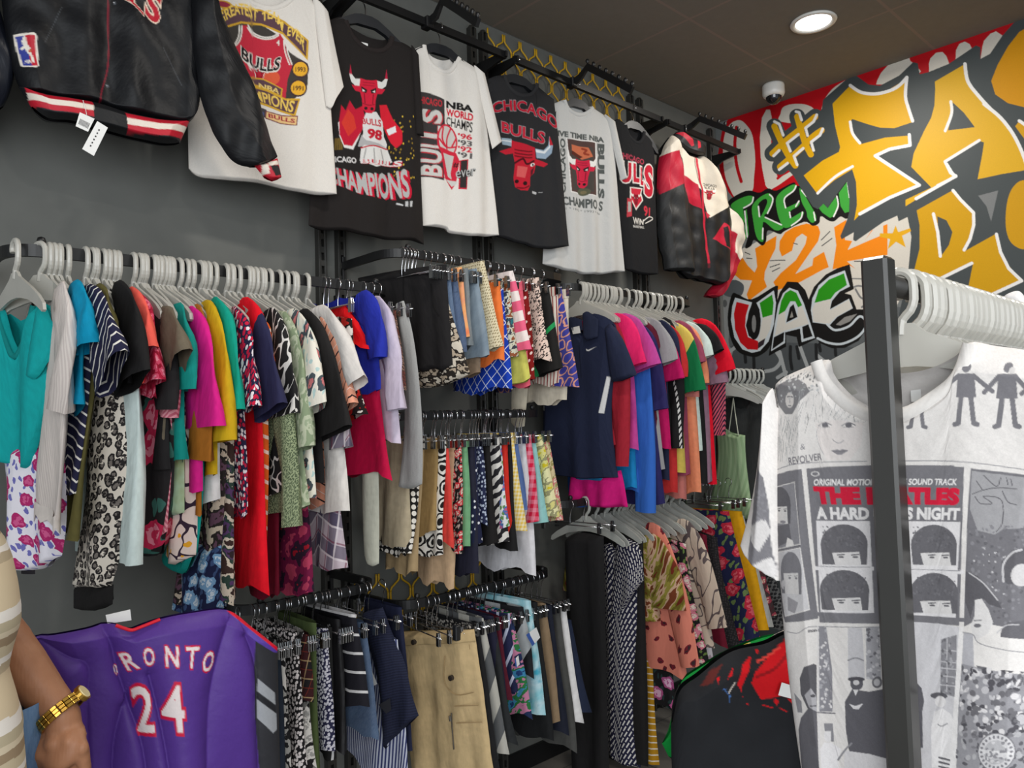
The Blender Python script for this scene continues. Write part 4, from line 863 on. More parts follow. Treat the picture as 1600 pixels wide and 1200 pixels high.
# 5 ash grey tee
def p_t5(p):
    p.z = (860, 190, 7.059); g = (84, 88, 86)
    p.text('FIVE TIME NBA', [(20, 100), (570, 185), (570, 245), (20, 165)], g, .05); p.poly([(150, 190), (480, 235), (492, 835), (195, 790)], (232, 228, 224)); p.poly([(160, 200), (470, 245), (484, 825), (205, 780)], (84, 62, 58)); p.poly([(190, 260), (440, 300), (450, 790), (225, 760)], (72, 66, 62)); p.poly([(205, 265), (390, 300), (440, 400), (330, 430), (210, 360)], (200, 110, 76)); p.poly([(210, 330), (340, 400), (300, 420), (205, 370)], (90, 40, 30)); p.line([(330, 310), (370, 330), (350, 360), (390, 380)], 3, (150, 60, 40))
    bull(p, 328, 440, 160, 300, .13, (208, 34, 66), (236, 234, 230)); p.ell(345, 785, 65, 42, (88, 90, 70)); p.ell(345, 790, 30, 18, (120, 110, 80))
    p.text('CHICAGO', [(90, 790), (85, 190), (140, 200), (150, 800)], g, .04); p.text('BULLS', [(572, 260), (575, 860), (512, 850), (495, 250)], g, .06); p.text('CHAMPIO S', [(110, 830), (565, 885), (560, 995), (120, 925)], g, .04); p.text("'91 * 1992 * 1993 * 96", [(110, 945), (535, 1010), (535, 1035), (110, 970)], g, .0)
N5 = [(882, 157), (887, 169), (897, 176), (908, 177), (918, 172), (922, 167)]
tshirt('tshirt', 'ash grey tee with boxed red horned head print', (905, 130), [(862, 164), (870, 160)]+N5+[(940, 178), (957, 192)], [(848, 412), (870, 419), (900, 426), (930, 429), (976, 424)], (200, 199, 196), p_t5, neck=N5, collar=-1, sleeve=[([(942, 180), (958, 192)], [(968, 283), (977, 280)])], backtop=[(862, 164), (882, 157), (895, 165), (912, 168), (922, 167), (940, 178), (957, 192)], hpx=(901, 130), hlabel='black display hanger in the ash grey tee', seed=21, fold=.01)
# 6 black tee, block letters
def p_t6(p):
    p.z = (860, 190, 7.059)
    p.text('CHICAGO', [(740, 335), (1010, 430), (1005, 490), (740, 400)], (176, 60, 80), .03)
    for ch, x0, y0, x1, y1 in (('U', 760, 440, 868, 690), ('L', 884, 460, 965, 690), ('L', 965, 500, 1010, 720), ('S', 1005, 470, 1120, 850)):
        p.text(ch, [(x0-8, y0-10), (x1+8, y0+14), (x1+8, y1+12), (x0-8, y1)], (226, 220, 214), .09); p.text(ch, [(x0+3, y0+8), (x1-3, y0+26), (x1-3, y1-4), (x0+3, y1-12)], (190, 30, 52), .05)
    p.poly([(850, 730), (990, 745), (975, 800), (995, 880), (915, 990), (850, 850)], WHT); p.poly([(862, 742), (978, 756), (965, 800), (982, 880), (915, 965), (862, 850)], (196, 40, 60)); bull(p, 915, 815, 55, 120, .1, (150, 20, 40), WHT)
    p.poly([(825, 850), (870, 860), (870, 1050), (825, 1060)], (190, 60, 70)); p.poly([(833, 890), (860, 895), (862, 1000), (833, 1005)], (170, 165, 160)); p.text('91', [(1000, 930), (1075, 960), (1070, 1060), (1005, 1050)], (200, 50, 66), .04); p.text('WIN', [(880, 1060), (1000, 1090), (995, 1150), (885, 1140)], WHT, .02); p.line([(990, 1110), (1060, 1060), (1110, 1080), (1020, 1130)], 1.4, WHT); p.text('BASKETBALL', [(885, 1150), (1005, 1165), (1005, 1190), (885, 1175)], (210, 206, 200), .02)
N6 = [(977, 196), (981, 210), (989, 219), (996, 221), (1001, 214), (1002, 206)]
tshirt('tshirt', 'black tee with large red block letters left of the windbreaker', (990, 180), [(955, 192), (965, 186)]+N6+[(1012, 213), (1022, 227)], [(977, 420), (990, 426), (1010, 430), (1029, 428)], (28, 28, 30), p_t6, neck=N6, collar=-1, neckcol=(34, 34, 36), backtop=[(955, 192), (977, 196), (985, 203), (996, 207), (1002, 206), (1012, 213), (1022, 227)], hpx=(989, 172), hlabel='black display hanger in the black block letter tee', tagpx=[(982, 213), (986, 214), (992, 230), (987, 229)], seed=25)
# windbreaker
def windbreaker():
    A = atY(1070, 215, TY); Y = TY-.05; pl = Plane((A[0], Y, TZ), 74); o = np.array([A[0], Y, TZ]); bk, rd, iv = (24, 24, 26), (178, 16, 48), (214, 204, 188)
    z = (1010, 190, 4.288)
    def pb(p):
        p.z = z
        p.poly([(100, 100), (380, 220), (560, 560), (380, 660), (320, 470), (200, 370), (150, 120)], iv); p.poly([(190, 365), (240, 400), (305, 440), (335, 600), (240, 560)], rd); p.poly([(355, 610), (385, 645), (365, 665)], rd)
        p.poly([(330, 460), (360, 620), (340, 640), (320, 480)], bk); p.line([(292, 150), (300, 300), (330, 470), (345, 640), (360, 780), (382, 985)], 3.2, (190, 30, 56)); p.line([(283, 240), (292, 330), (325, 470)], 1.2, (120, 110, 100))
        p.poly([(480, 690), (590, 760), (580, 900), (520, 870), (400, 800)], rd); p.poly([(472, 725), (500, 715), (525, 860), (490, 850)], bk)
        p.text('CHICAGO', [(340, 425), (425, 445), (425, 462), (342, 445)], INK, .03); p.text('BULLS', [(350, 448), (410, 462), (410, 478), (352, 465)], INK, .03); bull(p, 378, 478, 40, 62, .15, (176, 20, 40), (232, 228, 222))
        p.line([(165, 285), (180, 292), (192, 296)], 2, (230, 230, 226))
        p.poly([(60, 960), (600, 960), (600, 1120), (60, 1120)], (28, 28, 30), a=.8)
    ob = sheet('windbreaker', pl, Z(z, [(130, 135), (170, 120), (240, 215), (285, 235), (330, 245), (375, 240), (460, 380)]), Z(z, [(205, 990), (260, 1050), (330, 1055), (420, 1080), (500, 1085), (555, 930)]), M_NYLON, bk, pb, puff=.05, fold=.012, wr=.006, seed=31, o=o, cell=.0028, smid=Z(z, [(165, 600), (250, 610), (320, 620), (380, 640), (470, 640), (552, 560)]))
    tag(ob, 'black, red and ivory zip windbreaker hanging at the mural end of the high bar', 'jacket', 'printed tops on the high display bar')
    def ps(p): p.z = z; p.poly([(40, 100), (260, 100), (200, 340), (150, 225), (60, 260)], iv); p.poly([(60, 250), (150, 225), (215, 430), (50, 505), (40, 400)], rd)
    sheet('sleeve', pl, Z(z, [(66, 240), (95, 160), (150, 120), (205, 330)]), Z(z, [(95, 1000), (150, 1010), (200, 1010), (290, 1020)]), M_NYLON, (36, 37, 38), ps, puff=.055, fold=.012, wr=.006, seed=33, o=o, parent=ob, dn=.03, smid=Z(z, [(46, 560), (110, 600), (160, 600), (240, 620)]))
    def ps2(p): p.z = z; p.poly([(540, 540), (700, 640), (700, 780), (620, 930), (580, 880), (590, 760), (480, 680)], iv)
    sheet('sleeve', pl, Z(z, [(480, 690), (560, 565), (610, 620), (662, 690)]), Z(z, [(428, 1160), (470, 1172), (500, 1172), (522, 1165)]), M_NYLON, (170, 16, 44), ps2, puff=.05, fold=.01, wr=.012, seed=35, o=o, parent=ob, dn=-.035, smid=Z(z, [(560, 900), (590, 920), (620, 915), (655, 830)]))
    def pc(p): p.z = z; p.poly([(160, 95), (210, 100), (250, 150), (260, 190), (245, 195), (190, 130)], (176, 20, 44)); p.poly([(285, 155), (305, 150), (305, 200), (285, 210)], (190, 30, 50))
    sheet('collar', pl, Z(z, [(160, 100), (200, 75), (260, 130), (310, 140), (375, 200)]), Z(z, [(130, 135), (200, 190), (260, 225), (310, 240), (370, 235)]), M_NYLON, (30, 30, 32), pc, puff=.04, fold=.006, wr=.005, seed=36, o=o, parent=ob, dn=.03)
    H = atY(1068, 206, TY); display_hanger(H[0], TY, TZ+.016, 74, 'black display hanger in the zip windbreaker')
windbreaker()
# black satin jacket
def satin():
    A = atY(150, -80, TY); Y = TY-.09; pl = Plane((A[0], Y, TZ), 84); o = np.array([A[0], Y, TZ]); z = (0, 0, 3.5556); bk = (17, 18, 21)
    def stripe(p, a, b):
        for q, (c, w) in enumerate(((RED, .2), ((226, 214, 200), .2), (RED, .2))):
            f0 = q/3; f1 = f0+1/3
            p.poly([(x0+(x1-x0)*f0, y0+(y1-y0)*f0) for (x0, y0), (x1, y1) in zip(a, b)]+[(x0+(x1-x0)*f1, y0+(y1-y0)*f1) for (x0, y0), (x1, y1) in list(zip(a, b))[::-1]], c)
    def pb(p):
        p.z = z
        for ch, q in (('U', [(440, -230), (590, -140), (560, 40), (440, -60)]), ('L', [(590, -110), (720, -10), (716, 70), (590, -30)]), ('L', [(685, -40), (785, 60), (780, 140), (690, 40)]), ('S', [(790, -40), (885, 20), (865, 190), (775, 130)])):
            p.text(ch, q, (222, 200, 180), .075)
            c_ = np.mean(q, 0); p.text(ch, [tuple(c_+(np.array(k)-c_)*.9) for k in q], (176, 14, 38), .03)
        p.line([(583, -40), (588, 150), (585, 400), (545, 560), (545, 700)], 2.4, (120, 14, 36))
        for x, y in ((622, 50), (585, 500), (572, 625), (588, 715)): p.ell(x, y, 9, 9, (70, 74, 80)); p.ell(x-3, y-3, 3, 3, (200, 200, 205))
        q = [(65, 222), (180, 228), (192, 245), (206, 400), (190, 410), (115, 396), (104, 380)]; p.poly(q, (224, 216, 204)); p.poly([(78, 234), (128, 236), (168, 400), (120, 390)], (44, 56, 140)); p.poly([(128, 236), (178, 240), (198, 400), (168, 398)], (186, 26, 44)); p.poly([(116, 244), (128, 236), (134, 250), (140, 278), (162, 306), (166, 330), (184, 384), (172, 380), (156, 338), (140, 322), (132, 300), (112, 306), (104, 298), (120, 286), (112, 262)], (228, 220, 208)); p.ell(158, 316, 8, 9, (190, 90, 60)); p.text('NBA', [(126, 358), (160, 364), (164, 386), (130, 380)], (224, 216, 204), .03)
        p.line([(310, 75), (215, 240)], 6, (16, 16, 18)); p.line([(330, 80), (235, 280)], 1.2, (60, 62, 66)); p.line([(905, 295), (1010, 490)], 6, (16, 16, 18)); p.line([(885, 300), (990, 500)], 1.2, (58, 60, 64))
    ob = sheet('satin_jacket', pl, Z(z, [(0, -420), (150, -470), (420, -420), (590, -380), (760, -430), (1020, -420), (1120, -60)]), Z(z, [(110, 500), (200, 530), (350, 560), (540, 590), (700, 640), (900, 680), (1040, 690), (1095, 600)]), M_SATIN, bk, pb, puff=.045, fold=.012, wr=.0055, seed=41, o=o, cell=.003, smid=Z(z, [(20, 130), (200, 120), (380, 120), (585, 130), (800, 130), (950, 120), (1135, 180)]))
    tag(ob, 'black satin bomber jacket with red and white striped hem, upper left corner', 'jacket', 'printed tops on the high display bar')
    def ph(p):
        p.z = z; stripe(p, [(128, 505), (250, 560), (500, 590)], [(165, 610), (270, 650), (500, 690)]); stripe(p, [(665, 655), (850, 690), (1045, 690)], [(690, 760), (850, 790), (1020, 790)])
        p.poly([(498, 560), (668, 600), (690, 770), (500, 720)], bk)
    sheet('hem_band', pl, Z(z, [(100, 495), (200, 530), (350, 555), (540, 590), (700, 640), (900, 680), (1045, 685)]), Z(z, [(170, 605), (260, 665), (400, 690), (560, 735), (700, 765), (880, 810), (990, 805)]), M_NYLON, (24, 24, 27), ph, puff=.05, fold=.008, seed=43, o=o, parent=ob, dn=.012, cell=.0026)
    sheet('sleeve', pl, Z(z, [(1040, -380), (1120, -200), (1140, 0), (1150, 20)]), Z(z, [(1350, 960), (1400, 950), (1460, 930), (1512, 895)]), M_SATIN, bk, None, puff=.05, fold=.012, wr=.006, seed=45, o=o, parent=ob, dn=.05, smid=Z(z, [(1095, 590), (1180, 500), (1270, 420), (1310, 360)]))
    def pcf(p): p.z = z; p.poly([(1405, 935), (1440, 935), (1450, 1000), (1420, 1000)], (226, 214, 200)); p.poly([(1440, 930), (1500, 925), (1510, 945), (1450, 960)], (226, 214, 200)); p.poly([(1450, 960), (1505, 950), (1525, 1000), (1480, 1015)], (20, 20, 22))
    sheet('cuff', pl, Z(z, [(1380, 945), (1440, 935), (1508, 905)]), Z(z, [(1430, 1005), (1480, 1030), (1530, 1010)]), M_NYLON, RED, pcf, puff=.035, fold=.003, seed=46, o=o, parent=ob, dn=.05)
    sheet('sleeve', pl, Z(z, [(-190, -200), (-100, -420), (0, -420)]), Z(z, [(-330, 560), (-200, 590), (-120, 560)]), M_SATIN, bk, None, puff=.055, fold=.012, wr=.009, seed=47, o=o, parent=ob, dn=.02)
    for nm, q, tx in (('price_tag', [(415, 680), (495, 715), (460, 785), (393, 755)], 1), ('brand_tag', [(505, 735), (562, 770), (487, 922), (424, 885)], 2)):
        P = pl.uz(Z(z, q)); V = np.concatenate([pl.pt(P[:, 0], P[:, 1], .07+.012*tx), pl.pt(P[:, 0], P[:, 1], .068+.012*tx)]); tg = mk(nm, V, [(0, 1, 2, 3), (7, 6, 5, 4), (0, 4, 5, 1), (1, 5, 6, 2), (2, 6, 7, 3), (3, 7, 4, 0)], M_CARD, o, ob, smooth=False)
        m = MB()
        for k in range(9 if tx == 1 else 6):
            if tx == 1: a = np.array([418+6*k, 715+3*k]); L = [tuple(a), (a[0]+2.5, a[1]+1), (a[0]-8, a[1]+30), (a[0]-10.5, a[1]+29)]
            else: a = np.array([512-9*k, 778+17*k]); L = [tuple(a), (a[0]+7, a[1]+4), (a[0]+4, a[1]+11), (a[0]-3, a[1]+7)]
            P = pl.uz(Z(z, L)); m.add(pl.pt(P[:, 0], P[:, 1], .0712+.012*tx), [(0, 1, 2, 3)])
        m.build('printed_marks', M_INK, o, tg)
    m = MB(); P = pl.uz(Z(z, [(440, 600), (450, 650), (455, 690)])); m.tube(pl.pt(P[:, 0], P[:, 1], np.array([.06, .07, .075])), .0008, 5); m.build('tag_string', M_CARD, o, ob)
    display_hanger(A[0], TY, TZ+.016, 84, 'black display hanger above the satin bomber jacket')
    A2 = atY(-60, 60, TY); pl2 = Plane((A2[0], TY-.03, TZ), 84)
    ob = sheet('puffer_jacket', pl2, [(-160, -120), (-60, -110), (-6, 10)], [(-150, 190), (-60, 195), (6, 165)], S(24, 27, 36, r=.4), puff=.06, fold=.012, wr=.008, seed=49, smid=[(-170, 40), (-60, 40), (22, 95)]); tag(ob, 'dark navy jacket sleeve at the far left edge, beside the satin jacket', 'jacket', 'printed tops on the high display bar')
satin()
# ---------------------------------------------------------------- rails of clothes
RA = Rail(2.15, RZ['A'], 'plastic', 'clear plastic hanger on the upper left rail', 'clear hangers on the upper left rail', 'tops on the upper left rail')
RA2 = Rail(2.15, RZ['A'], 'wire', 'chrome clip hanger at the right end of the upper left rail', 'clip hangers on the upper left rail', 'tops on the upper left rail')
RB = Rail(2.2, RZ['B'], 'wire', 'chrome clip hanger on the short upper rail of shorts', 'clip hangers on the shorts rail', 'shorts on the short upper rail')
RC = Rail(2.2, RZ['C'], 'plastic', 'clear plastic hanger on the polo shirt rail', 'clear hangers on the polo shirt rail', 'tops on the polo shirt rail')
RD = Rail(2.2, RZ['D'], 'wire', 'chrome clip hanger on the middle skirt rail', 'clip hangers on the middle skirt rail', 'skirts and trousers on the middle rail')
RE_ = Rail(2.2, RZ['E'], 'wire', 'chrome clip hanger on the low left rail', 'clip hangers on the low left rail', 'trousers on the low left rail')
RF = Rail(2.2, RZ['F'], 'wire', 'chrome clip hanger on the low middle rail', 'clip hangers on the low middle rail', 'shorts on the low middle rail')
RG = Rail(2.2, RZ['G'], 'plastic', 'grey clear hanger on the low right dress rail', 'grey hangers on the low right dress rail', 'dresses on the low right rail', M_PLAST2)
RH = Rail(2.2, RZ['H'], 'plastic', 'grey clear hanger on the corner rail by the mural', 'grey hangers on the corner rail', 'dresses on the corner rail', M_PLAST2)
P_ = pat
def facing(R, name, label, cat, anchor, yaw, top, bot, mat, hang=True, **k):
    A = atY(*anchor, R.y-k.pop('fr', 0)); pl = Plane((A[0], R.y, R.z), yaw); o = np.array([A[0], R.y, R.z])
    ob = sheet(name, pl, top, bot, mat, o=o, cell=k.pop('cell', .008), **k); tag(ob, label, cat, R.g)
    if hang: hanger(R.hang, A[0], R.y, R.z+.014, R.hl, R.hg, math.radians(yaw), R.mat)
    return ob, pl, o
TEAL, HP = (10, 156, 156), (214, 28, 132)
# upper left rail
ob, pl, o = facing(RA, 'tshirt', 'teal v-neck tee at the left end of the upper left rail', 't-shirt', (62, 395), 24, [(-18, 520), (4, 486), (14, 488), (26, 530), (38, 553), (48, 530), (62, 478), (84, 480), (97, 505)], [(-14, 700), (6, 716), (30, 726), (58, 728), (76, 640)], S(*TEAL), puff=.03, fold=.012, seed=51, backtop=[(-18, 520), (4, 486), (24, 500), (44, 496), (62, 478), (84, 480), (97, 505)])
sheet('sleeve', pl, [(72, 485), (86, 482), (98, 510)], [(56, 590), (75, 592), (90, 560)], S(*TEAL), cell=.008, puff=.025, fold=.006, seed=52, o=o, parent=ob, dn=.02)
band('collar', pl, [(12, 487), (26, 530), (38, 554), (50, 530), (64, 478)], .014, S(8, 124, 122), TEAL, o, ob, dn=.025, side=-1)
facing(RA, 'floral_skirt', 'white skirt with pink and violet flowers below the teal tee', 'skirt', (70, 395), 26, [(6, 690), (60, 690), (100, 700)], [(28, 886), (62, 890), (98, 868)], P_('floral', (232, 228, 236), (176, 40, 104), (206, 90, 140), (112, 110, 180), s=.05, w=.42), puff=.03, fold=.03, seed=53, hang=False, smid=[(12, 780), (60, 790), (104, 785)])
sheet_dark = facing(RA, 'leggings', 'dark leggings hem showing under the white flower skirt', 'trousers', (72, 395), 24, [(34, 640), (54, 640)], [(34, 896), (55, 897)], S(40, 36, 40), puff=.012, seed=54, hang=False)
strip(RA, 'long', 'blouse', 'cream ribbed blouse with frilled cuffs beside the teal tee', 'blouse', (110, 466), (96, 806), P_('stripe', (222, 212, 204), (206, 194, 188), s=.008, w=.5), slv=((104, 640), .05), lace=S(216, 206, 198))
strip(RA, 'tee', 'tshirt', 'bright cyan tee between the cream blouse and the striped tee', 't-shirt', (127, 468), (132, 640), S(0, 140, 178), slv=((136, 545), .05))
strip(RA, 'tee', 'striped_tshirt', 'navy tee with thin white stripes beside the leopard trousers', 't-shirt', (141, 474), (120, 768), P_('stripe', (34, 34, 62), (226, 222, 214), s=.026, w=.2, d=1), slv=((168, 585), .075))
ob, pl, o = facing(RA, 'leopard_trousers', 'leopard print trousers with black cuff hanging lowest on the upper left rail', 'trousers', (184, 600), 8, [(152, 482), (172, 482)], [(120, 916), (150, 918), (177, 914)], P_('leopard', (222, 212, 198), (38, 34, 34), (120, 112, 106), s=.021), puff=.025, fold=.012, seed=56, smid=[(140, 690), (165, 690), (196, 690)], fr=.2)
sheet('cuff', pl, [(119, 915), (150, 917), (178, 913)], [(121, 950), (150, 954), (176, 944)], S(30, 28, 28), cell=.01, puff=.024, fold=.004, o=o, parent=ob)
strip(RA, 'long', 'cardigan', 'olive green cardigan behind the leopard trousers', 'cardigan', (170, 474), (128, 838), S(92, 86, 46), slv=((184, 548), .05))
strip(RA, 'long', 'shirt', 'pale mint long sleeved top left of the black rose trousers', 'top', (200, 474), (206, 800), S(208, 222, 218), slv=((205, 880), .04), at=.15)
strip(RA, 'tee', 'cropped_tshirt', 'black cropped tee with flared sleeve next to the pale mint top', 't-shirt', (200, 466), (214, 600), S(26, 25, 26), slv=((218, 600), .09))
strip(RA, 'tee', 'tshirt', 'coral orange tee peeping out beside the black cropped tee', 't-shirt', (217, 478), (232, 590), S(240, 96, 82), slv=((232, 555), .045))
strip(RA, 'tee', 'lace_tshirt', 'raspberry lace top just right of the coral tee', 't-shirt', (224, 484), (238, 612), P_('floral', (170, 22, 56), (206, 70, 100), (226, 130, 150), (140, 12, 40), s=.03), slv=((236, 600), .05))
facing(RA, 'rose_trousers', 'black trousers printed with large pink roses', 'trousers', (262, 640), 8, [(214, 500), (236, 494)], [(222, 862), (245, 868), (258, 846)], P_('floral', (36, 33, 34), (206, 44, 84), (240, 140, 160), (62, 110, 100), s=.13, w=.4), puff=.03, fold=.012, seed=57, smid=[(212, 640), (240, 650), (272, 640)], fr=.2)
strip(RA, 'long', 'striped_shirt', 'pink and rose striped top beside the black rose trousers', 'top', (263, 508), (258, 830), P_('stripe', (232, 158, 168), (196, 100, 118), s=.014, w=.5, d=1), slv=((262, 650), .035))
strip(RA, 'tee', 'shirt', 'black shirt with a slim sleeve left of the khaki tee', 'shirt', (266, 512), (268, 740), S(34, 32, 33), slv=((272, 640), .045))
strip(RA, 'tee', 'tshirt', 'khaki tee with a turned up sleeve on the upper left rail', 't-shirt', (268, 510), (268, 690), S(108, 98, 82), slv=((290, 572), .055))
facing(RA, 'blouse', 'mint green blouse with pink blooms and cream lace hem', 'blouse', (288, 600), 8, [(272, 560), (284, 556)], [(252, 800), (272, 806), (292, 800)], P_('tie', (166, 196, 166), (176, 204, 176), (214, 80, 130), (150, 160, 110), s=.07), puff=.025, fold=.01, seed=58, smid=[(262, 680), (276, 680), (290, 670)], fr=.2)
facing(RA, 'flower_blouse', 'cream blouse with dark plum outlines under the mint blouse', 'blouse', (303, 700), 8, [(280, 560), (300, 560)], [(258, 868), (278, 882), (303, 868)], P_('scribble', (222, 202, 192), (52, 36, 52), (224, 160, 40), s=.045), puff=.025, fold=.01, seed=59, smid=[(268, 740), (285, 740), (306, 740)], fr=.2)
facing(RA, 'camisole', 'teal camisole with a looped hem under the plum outline blouse', 'top', (312, 600), 8, [(292, 500), (306, 500)], [(250, 872), (286, 897), (312, 862)], S(8, 142, 132), puff=.02, fold=.008, seed=60, smid=[(296, 690), (306, 690), (318, 690)], fr=.2)
strip(RA, 'tee', 'tshirt', 'sea green tee behind the hot pink tee', 't-shirt', (292, 500), (302, 720), S(12, 136, 126), slv=((300, 610), .05))
strip(RA, 'tee', 'tshirt', 'hot pink tee with wide hanging sleeves on the upper left rail', 't-shirt', (312, 503), (322, 770), S(*HP), slv=((322, 668), .085))
strip(RA, 'tee', 'tshirt', 'tan brown tee between the hot pink and mustard tees', 't-shirt', (324, 498), (328, 800), S(164, 100, 30), slv=((324, 716), .055))
strip(RA, 'tee', 'tshirt', 'mustard yellow tee between tan and teal sleeves', 't-shirt', (336, 492), (345, 740), S(196, 158, 20), slv=((350, 690), .065))
strip(RA, 'tee', 'raglan_tshirt', 'white tee with one teal sleeve on the upper left rail', 't-shirt', (345, 488), (342, 788), S(232, 228, 226), slv=((356, 642), .06), smat=S(6, 150, 128))
facing(RA, 'flower_dress', 'long dress in brown, plum and green leaf print', 'dress', (362, 600), 8, [(345, 510), (356, 510)], [(282, 928), (310, 946), (352, 930)], P_('abstract', (58, 38, 34), (96, 66, 82), (40, 34, 32), (196, 178, 158), s=.035), puff=.03, fold=.014, seed=61, smid=[(318, 740), (340, 740), (362, 740)], fr=.2)
facing(RA, 'flower_skirt', 'navy skirt with pale blue flowers lowest above the purple jersey', 'skirt', (358, 900), 8, [(290, 850), (350, 850)], [(276, 950), (315, 966), (356, 945)], P_('floral', (26, 32, 66), (120, 160, 196), (206, 216, 226), (60, 80, 120), s=.05), puff=.03, fold=.016, seed=62, hang=False, fr=.2)
strip(RA, 'dress', 'flower_dress', 'dark plum dress with cream blossom print left of the heart blouse', 'dress', (366, 514), (372, 945), P_('abstract', (46, 34, 38), (84, 56, 96), (44, 62, 54), (206, 190, 172), (58, 40, 36), s=.04), th=.02, flare=1.2)
strip(RA, 'long', 'heart_blouse', 'navy blouse scattered with red and white hearts', 'blouse', (381, 504), (398, 800), P_('dots', (36, 32, 62), (196, 24, 60), (232, 220, 224), s=.013, w=.42, d=.9), slv=((400, 640), .055), lace=P_('dots', (36, 32, 62), (196, 24, 60), (232, 220, 224), s=.013, w=.42, d=.9))
strip(RA, 'long', 'striped_shirt', 'rust orange top with white stripes at its hem', 'top', (410, 520), (416, 880), P_('stripe', (214, 92, 24), (226, 200, 184), s=.04, w=.25, d=1), slv=((414, 600), .035))
strip(RA, 'tee', 'long_tshirt', 'long red tee with white shoulder stripe and navy sleeves', 't-shirt', (397, 488), (430, 926), S(224, 10, 32), slv=((430, 645), .065), at=.15, smat=P_('stripe', (40, 40, 72), (224, 10, 32), s=.8, w=.19, d=1), th=.018)
strip(RA, 'dress', 'dress', 'dark crimson dress beside the long red tee', 'dress', (432, 514), (438, 935), S(110, 8, 36), th=.016, at=.13)
strip(RA, 'long', 'blouse', 'sage blouse with a fine dark speckle and frilled cuff', 'blouse', (436, 540), (458, 800), P_('dots', (150, 160, 124), (80, 92, 68), s=.005, w=.4, d=1), slv=((462, 822), .035))
strip(RA, 'tee', 'sketch_shirt', 'black shirt with white line drawings', 'shirt', (440, 504), (462, 770), P_('scribble', (30, 29, 30), (214, 210, 204), s=.045), slv=((458, 650), .05))
strip(RA, 'long', 'leaf_shirt', 'sage green shirt with faint white leaves', 'shirt', (456, 508), (492, 790), P_('leopard', (132, 146, 116), (176, 182, 156), (150, 162, 134), s=.04), slv=((486, 700), .04))
strip(RA, 'tee', 'print_shirt', 'cream shirt with grey crane print', 'shirt', (470, 506), (500, 770), P_('floral', (226, 220, 206), (70, 78, 84), (190, 110, 110), (176, 200, 196), s=.07, w=.35), slv=((500, 640), .055))
strip(RA, 'tee', 'tshirt', 'black tee beside the peach striped shirt', 't-shirt', (486, 504), (505, 760), S(30, 28, 28), slv=((520, 678), .075))
strip(RA, 'long', 'striped_shirt', 'peach shirt with thin black and white lines', 'shirt', (512, 516), (518, 790), P_('stripe', (226, 156, 128), (40, 30, 32), (232, 220, 214), s=.05, w=.1, d=1), slv=((548, 640), .05))
strip(RA, 'long', 'blouse', 'sheer white blouse with loose threads at the end of the clear hangers', 'blouse', (508, 500), (542, 800), S(214, 208, 202), slv=((556, 600), .04))
strip(RA, 'long', 'plaid_shirt', 'plum, navy and white plaid shirt hanging low', 'shirt', (520, 560), (545, 888), P_('plaid', (190, 176, 184), (46, 42, 74), (112, 26, 60), (232, 228, 230), s=.09), slv=((540, 700), .05), hang=False)
strip(RA, 'skirt', 'flower_skirt', 'deep red skirt with dark flowers under the sage speckled blouse', 'skirt', (474, 760), (486, 932), P_('abstract', (150, 16, 36), (40, 20, 40), (110, 16, 60), (176, 60, 90), s=.06), hang=False)
strip(RA2, 'dress', 'print_dress', 'brick red dress with black and white print', 'dress', (552, 498), (574, 652), P_('abstract', (186, 36, 28), (186, 36, 28), (34, 24, 24), (222, 214, 206), s=.045), th=.02)
strip(RA2, 'tank', 'strappy_shirt', 'scarlet strappy top at the right end of the upper left rail', 'top', (556, 478), (572, 540), S(224, 16, 24))
strip(RA2, 'tank', 'flower_shirt', 'black top with small cream flowers beside the scarlet strappy top', 'top', (572, 478), (592, 545), P_('floral', (26, 24, 26), (200, 190, 140), (220, 120, 120), (90, 110, 70), s=.03))
strip(RA2, 'long', 'lace_blouse', 'royal blue lace blouse left of the crimson dress', 'blouse', (580, 476), (592, 612), S(36, 48, 160), slv=((592, 560), .035))
strip(RA2, 'dress', 'tiered_dress', 'crimson dress with a gathered lower tier', 'dress', (588, 480), (622, 745), S(182, 6, 60), th=.024, flare=2.2)
strip(RA2, 'long', 'lavender_shirt', 'pale lavender top right of the crimson dress', 'top', (600, 482), (628, 690), S(198, 186, 204), slv=((622, 640), .035))
strip(RA2, 'tank', 'striped_shirt', 'slate blue top with broad white stripes', 'top', (612, 496), (627, 562), P_('stripe', (92, 108, 136), (222, 222, 222), s=.045, w=.5, d=1))
strip(RA2, 'skirt', 'mustard_skirt', 'mustard yellow skirt hem below the slate striped top', 'skirt', (614, 560), (625, 615), S(216, 160, 20), hang=False)
strip(RA2, 'skirt', 'herringbone_skirt', 'brown herringbone skirt next to the grey marl trousers', 'skirt', (622, 486), (642, 608), P_('zigzag', (60, 46, 44), (150, 116, 100), (120, 60, 50), s=.016, w=.5))
facing(RA2, 'marl_trousers', 'light grey marl trousers at the right end of the upper left rail', 'trousers', (650, 600), 6, [(620, 475), (631, 470)], [(626, 760), (642, 764), (660, 756)], P_('marl', (168, 168, 166), (146, 146, 145), s=1), puff=.02, fold=.008, seed=66, smid=[(632, 610), (646, 610), (656, 600)], fr=.2)
facing(RA2, 'knotted_blouse', 'pale sage blouse knotted at the waist, hanging below the crimson dress', 'blouse', (592, 700), 8, [(570, 560), (584, 560)], [(570, 862), (580, 884), (594, 880)], S(192, 192, 176), puff=.02, fold=.008, seed=67, hang=False, smid=[(566, 742), (580, 742), (592, 742)], fr=.18)
